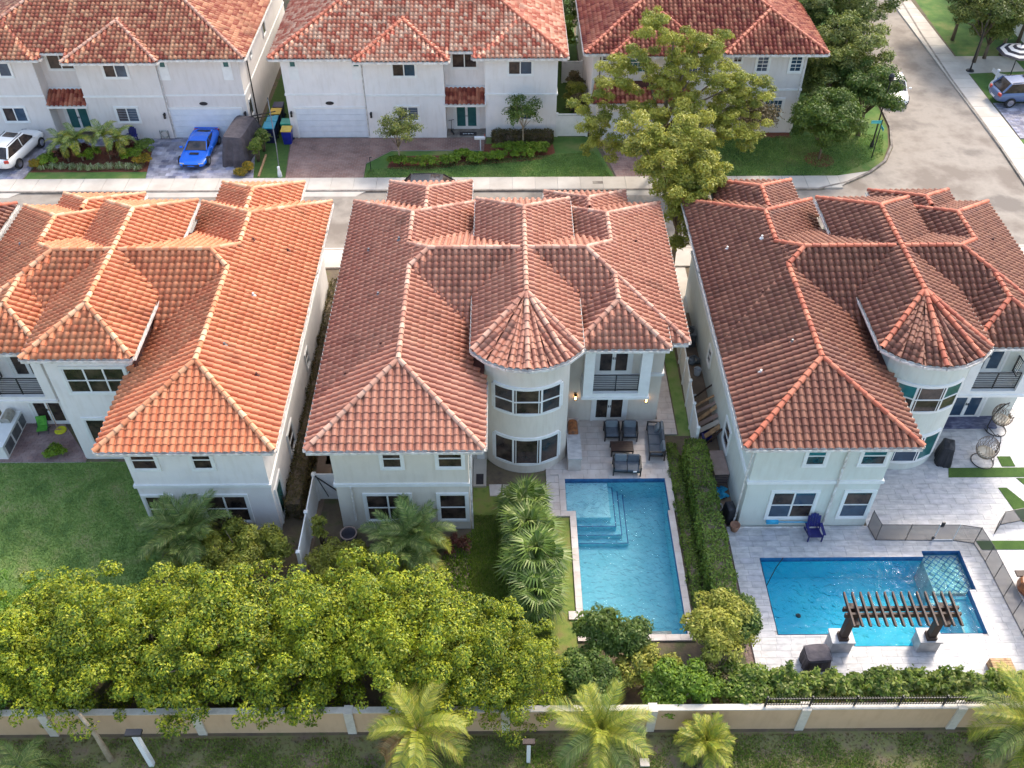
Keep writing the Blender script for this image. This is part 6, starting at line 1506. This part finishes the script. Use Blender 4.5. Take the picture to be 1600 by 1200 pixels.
grass('grass', [(8.66, 32.7), (9.25, 32.7), (9.5, 43.5), (8.7, 43.5)], 5000, 'leaf_hedge', .12, .03) if 'grass' in globals() else None
for i, (x, y, s, l_) in enumerate(((-7.4, 58.95, (.95, .5), 'left of the young tree trunk'), (-5.6, 58.8, (1.1, .5), 'beside the young tree'), (-3.9, 59.1, (.8, .5), 'at the end of the left run'), (-3.0, 59.9, (.7, .45), 'set back at the gap'), (-2.0, 59.3, (.75, .55), 'rounded at the start of the right run'), (-.6, 59.5, (1.1, .5), 'second of the right run'), (1.0, 60.0, (1.2, .6), 'third of the right run'), (2.5, 60.7, (1.0, .6), 'rightmost beside the thin tree'), (.6, 60.9, (1.6, .45), 'behind the right run'))):
    shrub('low_hedge', 'clipped bright green shrub by the brick path, ' + l_, 'shrub', (x, y, 0), s, .75, 'leaf_bright', 2600, .11, 22, (.12, .22), group='clipped shrubs by the brick path', stems=2)
box_hedge('dark reddish hedge under the right front window across the street', -.9, 3.4, 61.75, 62.45, .85, 'leaf_brown', 4500, .11)
# ---- generic tree
def tree(label, loc, h, rc, m, leaves, size, trunk_h, clump=(.35, .7), n=60, name='tree', squash=.75, group=None, bark='bark', lean=(0, 0), spread=.45, rt=.16, offs=None, rz=0):
    t = thing(name, label, 'tree', loc, rz, group); top = h; zc = trunk_h + (top - trunk_h) * .5; c = []
    lobes = offs or [(0, 0, zc, rc)]
    for (x, y, z, r) in lobes:
        k = max(6, int(n * r * r / sum(q_[3] ** 2 for q_ in lobes))); c.append(shell_clumps((x + lean[0], y + lean[1], z), (r * .85, r * .85, r * squash * .85), k, clump, low=-.6, jitter=.35))
    c = np.vstack(c); crown_mesh('crown', m, c, leaves, size, .5, .4, .5, t, spread)
    trunk('trunk', [(0, 0, 0), (lean[0] * .2, lean[1] * .2, trunk_h * .6), (lean[0] * .6, lean[1] * .6, trunk_h), (lean[0], lean[1], top * .8)], [rt, rt * .8, rt * .6, rt * .2], bark, t, 8)
    for k in range(min(len(c), 12)):
        p = c[rng.integers(len(c))]; trunk('limb', [(lean[0] * .6, lean[1] * .6, trunk_h * .9), ((p[0] + lean[0] * .6) / 2, (p[1] + lean[1] * .6) / 2, (p[2] + trunk_h) / 2 + .3), tuple(p[:3])], [rt * .45, rt * .28, rt * .08], bark, t, 5)
    return t
# the big tree over the street and the smaller one against the middle roof
tree('large loose olive-green tree rising over the street, largest of the street trees', (10.6, 57.6, 0), 12.0, 4.6, 'leaf_olive', 92000, .135, 3.6, (.22, .5), 420, name='oak_tree', rt=.27, spread=.35, squash=.8,
     offs=[(-1.0, 1.0, 9.8, 1.9), (.8, .4, 8.4, 2.3), (2.6, .2, 7.0, 2.6), (4.2, 0, 5.4, 2.2), (-3.4, 0.4, 6.4, 2.0), (-4.9, -.3, 4.9, 2.0), (-2.4, -.8, 4.6, 2.2), (.2, -2.0, 5.0, 2.5), (3.2, -1.8, 4.0, 2.4), (-4.3, -1.6, 2.9, 1.6), (-1.6, -2.4, 3.0, 2.0), (1.4, -2.6, 2.8, 2.0), (.2, 0, 6.8, 2.2), (5.4, .2, 5.8, 1.9), (5.0, -1.4, 4.2, 1.9), (-2.2, .8, 7.8, 1.8), (2.6, .8, 8.6, 1.7)])
tree('feathery yellow-green tree leaning over the right corner of the middle roof', (9.9, 45.6, 0), 8.4, 2.6, 'leaf_olive', 52000, .14, 4.0, (.24, .5), 210, name='oak_tree', rt=.18, spread=.35,
     offs=[(-.9, 1.6, 7.6, 1.9), (-2.2, 2.4, 8.3, 1.6), (.6, .6, 6.8, 1.9), (.3, -.8, 5.2, 1.5), (1.6, 1.4, 6.6, 1.6), (-1.0, .2, 7.2, 1.5), (.6, 2.6, 8.4, 1.6), (.7, -1.5, 4.0, 1.3), (1.0, -.9, 4.6, 1.3), (.6, -.2, 5.6, 1.4), (-.4, -.4, 6.2, 1.4)])
shrub('vine_bush', 'dark climbing bush on the white panel right of the middle house', 'bush', (9.0, 43.6, 0), (.7, .9), 3.2, 'leaf_brown', 3500, .13, 20, (.2, .35))
tree('rounded green tree on a mulch ring in the corner lawn', (22.3, 59.6, 0), 5.0, 2.7, 'leaf_deep', 24000, .15, .9, (.35, .65), 90, name='small_tree', rt=.1, spread=.3)
tree('half bare grey tree behind the large olive tree by the gridded window', (17.2, 60.6, 0), 4.4, 1.9, 'leaf_brown', 6000, .13, 1.2, (.4, .7), 26, name='small_tree', rt=.1, spread=.2, bark='bark_pale')
for i, (x, y, h, r, m, l_) in enumerate(((24.6, 66.0, 7.4, 3.5, 'leaf_oak', 'beside the right wall of the red roofed house'), (25.9, 71.0, 8.4, 3.7, 'leaf_oak', 'over the parked white sedan'), (24.4, 74.0, 8.0, 4.0, 'leaf_deep', 'behind the red roofed house'), (28.8, 76.5, 9.0, 4.2, 'leaf_oak', 'overhanging the side road at the top'), (26.0, 62.9, 5.6, 2.7, 'leaf_deep', 'low beside the street lamp'), (24.0, 80.5, 8, 4.0, 'leaf_deep', 'at the top edge left of the side road'), (31.5, 83.0, 9, 3.0, 'leaf_oak', 'topmost over the side road'), (23.6, 64.6, 5.0, 2.5, 'leaf_oak', 'against the gridded windows corner'),
        (38.9, 74.9, 6.4, 3.2, 'leaf_oak', 'right of the side road by the lamp post'), (45.2, 78.6, 7.6, 3.7, 'leaf_brown', 'top right in front of the white wall'), (38.6, 79.2, 7.4, 3.6, 'leaf_oak', 'at the top beside the far pavement'), (44.5, 85, 8, 4.0, 'leaf_deep', 'top right furthest from the road'), (48.5, 81.5, 6, 2.6, 'leaf_oak', 'at the top right corner'), (41.6, 76.2, 6.4, 3.2, 'leaf_oak', 'drooping toward the lawn by the parasol'), (43.8, 78.2, 6.6, 3.2, 'leaf_olive', 'with yellowish leaves behind the parasol lawn'), (46.5, 75.3, 3.6, 1.7, 'leaf_deep', 'low and dark behind the parasol'), (40.0, 75.6, 3.8, 1.6, 'leaf_oak', 'short one beside the lamp post'))):
    tree('dark olive street tree ' + l_, (x, y, 0), h, r, m, int(5200 * r), .17, h * .34, (.35, .7), 70, name='street_tree', group='street trees at top right', rt=.17, spread=.3)
tree('young grey-green tree in front of the white garage house, left of the brick path', (-7.42, 59.25, 0), 4.3, 1.7, 'leaf_oak', 4200, .13, 1.4, (.25, .5), 34, name='small_tree', rt=.07, spread=.15, bark='bark_pale')
tree('thin sparse tree in front of the right window across the street', (1.3, 61.2, 0), 3.9, 1.55, 'leaf_deep', 2600, .14, 1.8, (.25, .5), 26, name='small_tree', rt=.05, spread=.15, bark='bark_pale')
for i, (x, y, h, m, r) in enumerate(((5.3, 66.2, 3.0, 'leaf_olive', .8), (5.35, 68.2, 2.6, 'leaf_brown', .7), (5.4, 64.6, 2.6, 'leaf_brown', .75), (4.9, 75.0, 4.0, 'leaf_bright', 1.2), (5.2, 78.5, 4.5, 'leaf_deep', 1.6), (4.6, 82.5, 4.5, 'leaf_deep', 1.8))):
    shrub('tall_shrub', 'tall shrub in the passage right of the white house, %s' % ['yellowish one behind the white panel', 'brown one in the middle', 'russet one near the street', 'bright one beyond the far panel', 'dark one further up', 'topmost dark one'][i], 'shrub', (x, y, 0), r, h, m, 3400, .14, 26, (.18, .35), group='tall shrubs in the grass passage')
shrub('bush', 'dark bush at the top between the two left roofs across the street', 'bush', (-18.7, 88.5, 0), (2.6, 2.0), 3.4, 'leaf_deep', 6500, .16, 30, (.4, .7))
for i, (x, y, m, h, r) in enumerate(((-17.45, 59.6, 'leaf_clusia', 1.9, .55), (-17.3, 61.0, 'leaf_clusia', 1.8, .5), (-17.8, 58.2, 'leaf_gold', .7, .45), (-18.3, 57.7, 'leaf_gold', .55, .4))):
    shrub('garden_shrub', ['tall variegated shrub beside the covered trailer, nearer one', 'tall variegated shrub beside the covered trailer, farther one', 'small golden shrub at the foot of the variegated shrubs', 'small orange-yellow shrub at the driveway corner'][i], 'shrub', (x, y, 0), r, h, m, 2400, .11, 20, (.14, .26))
b = MB(); b.box((-17.12, 57.5, 0), (-17.0, 60.4, .12)); tag(b.build('edging', 'light_wood'), kind='structure')
# planting bed in front of the top left house
for i, (x, y, m, r, h, l_) in enumerate(((-32.0, 59.3, 'leaf_bright', .8, .8, 'round lime shrub at the left of the front bed'), (-29.3, 59.9, 'leaf_bright', .85, .9, 'round lime shrub between the two small palms'), (-26.3, 59.9, 'leaf_bright', .8, .9, 'round lime shrub at the right of the front bed'), (-25.5, 59.2, 'leaf_gold', .6, .8, 'orange croton at the right tip of the front bed'), (-32.7, 58.9, 'leaf_gold', .5, .6, 'orange croton at the left tip of the front bed'), (-25.9, 60.9, 'leaf_hedge', .9, .9, 'dark shrub at the far right of the front bed'),
        (-31.0, 59.8, 'leaf_red', .8, 1.0, 'dark red shrub under the left small palm'), (-30.0, 60.3, 'leaf_red', .7, 1.0, 'dark red shrub behind the left small palm'), (-27.6, 60.1, 'leaf_red', .8, 1.1, 'dark red shrub under the right small palm'), (-26.9, 60.8, 'leaf_red', .7, 1.2, 'dark red shrub behind the right small palm'))):
    shrub('garden_shrub', l_, 'shrub', (x, y, 0), r, h, m, 1700, .12, 16, (.12, .24), stems=2)
for i in range(11):
    x = -32.3 + i * .66; t = thing('spider_plant', None, None, (x, 58.65 + .1 * math.sin(i), 0))
    n = 90; a = rng.uniform(0, 6.28, n); L = rng.uniform(.3, .55, n); V = []; F = []
    for k in range(n):
        d = Vector((math.cos(a[k]), math.sin(a[k]), 0)); s = Vector((-d.y, d.x, 0)) * .022; r0 = d * L[k] * .45 + Vector((0, 0, L[k] * rng.uniform(.6, .9))); r1 = d * L[k] + Vector((0, 0, L[k] * .35)); q = len(V)
        V += [tuple(-s), tuple(s), tuple(r0 + s), tuple(r0 - s), tuple(r1)]; F += [(q, q + 1, q + 2, q + 3), (q + 3, q + 2, q + 4, q + 4)]
    mesh_np('foliage', V, np.array(F), rng.random(len(F)), 'leaf_variegated', t)
    tag(t, 'pale variegated tuft edging the front bed, %s from the left' % ['first', 'second', 'third', 'fourth', 'fifth', 'sixth', 'seventh', 'eighth', 'ninth', 'tenth', 'last'][i], 'plant', 'variegated tufts edging the front bed')
# ---- palms
def frond_mesh(name, L, wl, droop, m, nl=26, lw=.035, fall=.35, vee=.5):
    """pinnate frond along +x curving down"""
    mb = MB(); pts = [Vector((0, 0, 0))]; seg = L / 8
    for i in range(8):
        th = R(-droop * ((i + .5) / 8) ** 1.3); pts.append(pts[-1] + Vector((math.cos(th), 0, math.sin(th))) * seg)
    mb.tube(pts, [.03, .028, .025, .02, .017, .014, .01, .008, .004], 4, cap=False, tint=.05)
    def at(f):
        x = f * 8; i = min(7, int(x)); return pts[i].lerp(pts[i + 1], x - i), (pts[i + 1] - pts[i]).normalized()
    for i in range(nl):
        f = .12 + .88 * i / (nl - 1); p, d = at(f); ll = wl * (math.sin(math.pi * min(1, f * .78 + .14)) ** .7)
        for s in (-1, 1):
            side = Vector((0, s, 0)); out = (side * 1.0 + d * (.55 + .5 * f) + Vector((0, 0, vee * .6))).normalized(); ln = ll * rng.uniform(.85, 1.1)
            mid = p + out * ln * .5; tip = p + out * ln + Vector((0, 0, -fall * ln * rng.uniform(.7, 1.3))); wv = d * lw
            mb.add([p - wv * .5, p + wv * .5, mid + wv, tip, mid - wv], [(0, 1, 2, 4), (4, 2, 3)], rng.random())
    o = mb.build(name, m, None); return o
def palm(label, loc, h, L, wl, n, mats, droop=(60, 100), elev=(70, -20), rt=.11, lean=(0, 0), trunkm='bark_pale', nl=26, lw=.035, group=None, name='palm_tree', stems=None, fall=.35, rz=0, vee=.5):
    t = thing(name, label, 'palm', loc, rz, group); protos = []
    for k in range(4):
        o = frond_mesh('frond', L, wl, droop[0] + (droop[1] - droop[0]) * k / 3, mats[k % len(mats)], nl, lw, fall, vee); protos.append(o)
    used = set()
    for (sx, sy, sh) in (stems or [(0, 0, h)]):
        trunk('trunk', [(sx, sy, 0), (sx + lean[0] * .3, sy + lean[1] * .3, sh * .45), (sx + lean[0], sy + lean[1], sh)], [rt * 1.35, rt, rt * .85], trunkm, t, 8)
        for i in range(n):
            f = i / (n - 1); k = min(3, int(f * 4)); o = protos[k]
            if k in used: o = o.copy(); COL.objects.link(o)
            used.add(k); o.parent = t; o.location = (sx + lean[0], sy + lean[1], sh - .05)
            el = elev[0] + (elev[1] - elev[0]) * f + rng.uniform(-8, 8); o.rotation_euler = (R(rng.uniform(-14, 14)), R(-el), R(i * 137.5 + rng.uniform(-12, 12))); sc_ = rng.uniform(.85, 1.08); o.scale = (sc_,) * 3
    for k in range(4):
        if k not in used: bpy.data.objects.remove(protos[k])
    return t
palm('drooping yellow-green palm at the bottom left of centre, in front of the boundary wall', (-3.2, 15.9, 0), 2.8, 2.3, .6, 17, ['palm_yellow', 'palm_yellow', 'palm_yellow', 'palm_dry'], (100, 150), (78, 0), nl=60, lw=.017, rt=.1, fall=.6)
palm('tall yellow-green palm in front of the boundary wall below the middle pool', (3.3, 15.8, 0), 2.7, 2.1, .58, 20, ['palm_yellow', 'palm_yellow', 'palm_green', 'palm_yellow'], (60, 130), (84, -5), nl=52, lw=.018, rt=.1, fall=.5)
palm('small bright yellow palm in front of the boundary wall below the twiggy bush', (7.35, 16.2, 0), 1.1, 1.2, .36, 24, ['palm_yellow'], (50, 90), (82, 0), nl=28, lw=.024, rt=.08)
palm('yellow palm filling the bottom right corner', (18.9, 16.0, 0), 2.4, 2.5, .62, 22, ['palm_yellow', 'palm_yellow', 'palm_green', 'palm_yellow'], (60, 110), (80, 0), nl=52, lw=.018, fall=.5, rt=.12)
palm('cut off palm frond tuft at the bottom left corner', (-17.9, 15.6, 0), .9, 1.3, .4, 10, ['palm_green'], (60, 90), (60, 5), nl=20, lw=.02, rt=.06)
palm('dark green clump palm against the ground floor of the middle house', (-4.35, 25.0, 0), 1.6, 2.0, .5, 17, ['palm_green', 'palm_green', 'palm_green', 'palm_yellow'], (55, 105), (86, 10), nl=40, lw=.022, rt=.07, stems=[(-.35, 0, 1.7), (.4, .15, 1.9), (.1, -.5, 1.2)])
palm('dark green clump palm against the ground floor of the orange roofed house', (-14.2, 25.4, 0), 1.6, 2.0, .5, 17, ['palm_green', 'palm_green', 'palm_green', 'palm_yellow'], (55, 105), (86, 10), nl=40, lw=.022, rt=.07, stems=[(-.35, 0, 1.7), (.4, .15, 1.9), (.1, -.5, 1.2)])
palm('small feather palm in the front bed across the street, left one', (-30.4, 59.7, 0), 1.5, 1.5, .4, 13, ['palm_green', 'palm_yellow'], (80, 130), (78, 10), nl=18, lw=.035, rt=.06, group='small palms in the front bed', stems=[(-.5, 0, 1.5), (.5, .1, 1.7)])
palm('small feather palm in the front bed across the street, right one', (-27.6, 60.0, 0), 1.5, 1.5, .4, 13, ['palm_green', 'palm_yellow'], (80, 130), (78, 10), nl=18, lw=.035, rt=.06, group='small palms in the front bed', stems=[(-.4, 0, 1.9), (.5, .1, 1.6)])
def fan_leaf(k):
    mb = MB(); n = 22; R0 = .62
    mb.tube([(0, 0, 0), (.35, 0, .14), (.7, 0, .18)], [.014, .012, .01], 4, cap=False, tint=.3)
    c = Vector((.7, 0, .18))
    for i in range(n):
        a = R(-130 + 260 * i / (n - 1)); a1 = R(-130 + 260 * (i + .5) / (n - 1)); a0 = R(-130 + 260 * (i - .5) / (n - 1))
        def q(r, a, z): return c + Vector((math.cos(a) * r, math.sin(a) * r * .95, z))
        z1 = .03 - .06 * abs(math.sin(a)); pl = .03 * (1 if i % 2 else -1)
        mb.add([c, q(R0 * .62, a0, z1), q(R0 * .62, a, z1 + .03), q(R0 * .62, a1, z1)], [(0, 1, 2), (0, 2, 3)], rng.random())
        mb.add([q(R0 * .62, a0, z1), q(R0 * .62, a1, z1), q(R0 * 1.2, a, z1 - .22 * rng.uniform(.6, 1.6))], [(0, 1, 2)], rng.random())
    return mb.build('fan_frond', 'palm_fan', None)
def fan_palm(label, loc, h, n, s=1.0):
    t = thing('fan_palm', label, 'palm', loc, 0, 'fan palms beside the middle pool'); protos = [fan_leaf(k) for k in range(2)]; used = set()
    trunk('trunk', [(0, 0, 0), (.05, 0, h)], [.12, .09], 'bark', t, 8)
    for i in range(n):
        f = i / (n - 1); o = protos[i % 2]
        if i % 2 in used: o = o.copy(); COL.objects.link(o)
        used.add(i % 2); o.parent = t; o.location = (.05, 0, h); o.rotation_euler = (R(rng.uniform(-20, 20)), R(-(78 - 108 * f + rng.uniform(-8, 8)) * .9), R(i * 137.5)); k = s * rng.uniform(.85, 1.1); o.scale = (k,) * 3
    return t
fan_palm('topmost fan palm, nearest the round tower', (.8, 27.3, 0), 1.3, 22, 1.05)
fan_palm('second fan palm down, beside the pool steps', (.9, 25.7, 0), 1.5, 26, 1.12)
fan_palm('third fan palm down, the fullest of the group', (1.15, 24.1, 0), 1.6, 30, 1.25)
fan_palm('lowest fan palm, just above the tall hedge', (1.2, 22.7, 0), 1.1, 22, 1.1)
# loose shrubs between palms and the tall hedge
shrub('bush', 'wide olive bush over the passage below the orange roofed house', 'bush', (-11.3, 24.6, 0), (1.9, 1.6), 2.7, 'leaf_olive', 12500, .12, 56, (.2, .36), spread=.4)
shrub('bush', 'brownish bush left of the wide olive bush', 'bush', (-12.3, 26.0, 0), (1.1, .8), 1.9, 'leaf_brown', 3800, .12, 24, (.16, .3), spread=.3)
shrub('bush', 'loose yellow-green bush in front of the barrel', 'bush', (-7.4, 24.4, 0), (1.5, 1.2), 2.0, 'leaf_olive', 8000, .12, 40, (.18, .32), spread=.4)
shrub('bush', 'wispy tall shoot beside the white gate', 'bush', (-8.3, 26.0, 0), (.35, .35), 2.2, 'leaf_olive', 900, .12, 12, (.08, .16), spread=.3)
shrub('bush', 'reddish low plants at the foot of the middle house', 'plant', (-2.6, 25.9, 0), (1.1, .6), .5, 'leaf_red', 1700, .1, 16, (.1, .2), stems=1)
shrub('bush', 'green plant on the paving by the left patio', 'plant', (-22.2, 31.7, 0), (.6, .45), .6, 'leaf_bright', 1300, .11, 12, (.1, .2), stems=1)
shrub('bush', 'shrubs by the corner house at the far left', 'bush', (-26.2, 43.2, 0), (.9, 2.2), 2.4, 'leaf_olive', 5000, .14, 34, (.22, .4))
trunk_ = MB().tube([(0, 0, 0), (-.25, .3, 1.3), (-.55, .5, 2.6)], [.13, .09, .07], 8); tt_ = thing('bare_tree', 'thin leaning grey trunk in front of the boundary wall at lower left', 'tree', (-15.0, 16.2, 0)); trunk_.build('trunk', 'bark_pale', tt_, local=True, smooth=True)
def post(label, x, y, h, top_m=None, r=.08):
    t = thing('post', label, 'post', (x, y, 0)); MB().box((-r, -r, 0), (r, r, h)).build('shaft', 'print_white' if top_m else 'light_wood', t, local=True)
    if top_m: MB().box((-r * 3.2, -r * 1.4, h), (r * 3.2, r * 1.4, h + .12)).build('head', top_m, t, local=True)
post('white post with a dark cap leaning before the wall at lower left', -13.4, 16.0, 2.5, 'black_metal', .09)
post('pale post with a small brown plate below the middle hedge', .75, 16.0, 1.55, 'table_wood', .07)
b = MB(); b.box((5.3, 16.05, 0), (5.75, 16.4, .12)); tag(b.build('utility_box', 'print_white', bevel=.03), 'small white slab lying in the verge beside the second palm', 'slab') if False else None
b = MB(); b.box((4.95 - .0, 15.75, 0), (5.3, 16.05, .1)); tag(b.build('utility_cover', 'concrete'), 'small pale square cover in the grass verge at the bottom', 'utility cover')
# ---- grass and litter
def grass(name, poly, n, m, h=.06, w_=.02, z=.004, patchy=None):
    P_ = np.array(poly); lo, hi = P_.min(0), P_.max(0); pts = []
    while len(pts) < n:
        q = rng.uniform(lo, hi, (n, 2)); r = np.ones(len(q), bool)
        a = 0
        for i in range(len(P_)): x, y = P_[i], P_[(i + 1) % len(P_)]; a += x[0] * y[1] - x[1] * y[0]
        PP = P_ if a > 0 else P_[::-1]
        ok = inside(PP, q[:, 0], q[:, 1])
        if patchy is not None:
            f_ = np.sin(q[:, 0] * 1.7 + 1.3 * np.sin(q[:, 1] * 2.3)) + np.sin(q[:, 0] * .63 + q[:, 1] * 1.9 + 2) + .8 * np.sin(q[:, 0] * 4.1 - q[:, 1] * 3.7) + rng.normal(0, .5, len(q)) - (q[:, 1] - 15.6) * .9
            ok &= f_ > patchy
        pts.extend(q[ok].tolist())
    q = np.array(pts[:n]); a = rng.uniform(0, 6.28, n); hh = h * rng.uniform(.5, 1.4, n)
    s = np.stack([np.cos(a), np.sin(a), np.zeros(n)], 1) * w_; ln = np.stack([-np.sin(a), np.cos(a), np.zeros(n)], 1) * (hh * .6)[:, None]
    b0 = np.hstack([q, np.full((n, 1), z)]); V = np.stack([b0 - s, b0 + s, b0 + ln + np.array([0, 0, 1]) * hh[:, None]], 1).reshape(-1, 3)
    o = mesh_np(name, V, np.arange(3 * n).reshape(n, 3), rng.random(n), m, None, kind='stuff'); return o
grass('grass', [(-30, 23.2), (-15.5, 23.2), (-15.5, 31.2), (-30, 31.2)], 60000, 'grass_blade', .06, .018)
grass('grass', [(-1.6, 20.0), (2.85, 20.0), (2.85, 27.55), (1.8, 27.6), (1.8, 29.2), (-1.6, 29.5)], 60000, 'grass_garden', .10, .022)
grass('ground_cover', [(-3.2, 20.5), (.2, 20.5), (.2, 27.5), (-1.7, 26.8), (-3.2, 25.0)], 11000, 'leaf_bright', .10, .03)
grass('grass', [(-20, 14), (20, 14), (20, 17.0), (-20, 17.0)], 60000, 'grass_garden', .08, .024, patchy=-1.2)
grass('weeds', [(-20, 14), (20, 14), (20, 17.0), (-20, 17.0)], 9000, 'leaf_hedge', .1, .04, patchy=.9)
grass('grass', [(-9.7, 57.3), (7.4, 57.3), (6.4, 60.8), (-9.6, 58.4)], 20000, 'grass_blade', .06, .025)
grass('grass', [(12.7, 57.3), (23.0, 57.3), (27, 60), (28.2, 64), (21.4, 63), (12.7, 63)], 22000, 'grass_blade', .07, .03)
# fallen leaves and litter on the verge
n = 5000; q = np.stack([rng.uniform(-20, 20, n), 17.0 - 2.6 * rng.random(n) ** 1.7, np.full(n, .03)], 1)
V, F = leaf_quads(q, unit(rand_dir(n) * .4 + np.array([0, 0, 1])), .07, .6); mesh_np('fallen_leaves', V, F, rng.random(n), 'leaf_brown', None, kind='stuff')
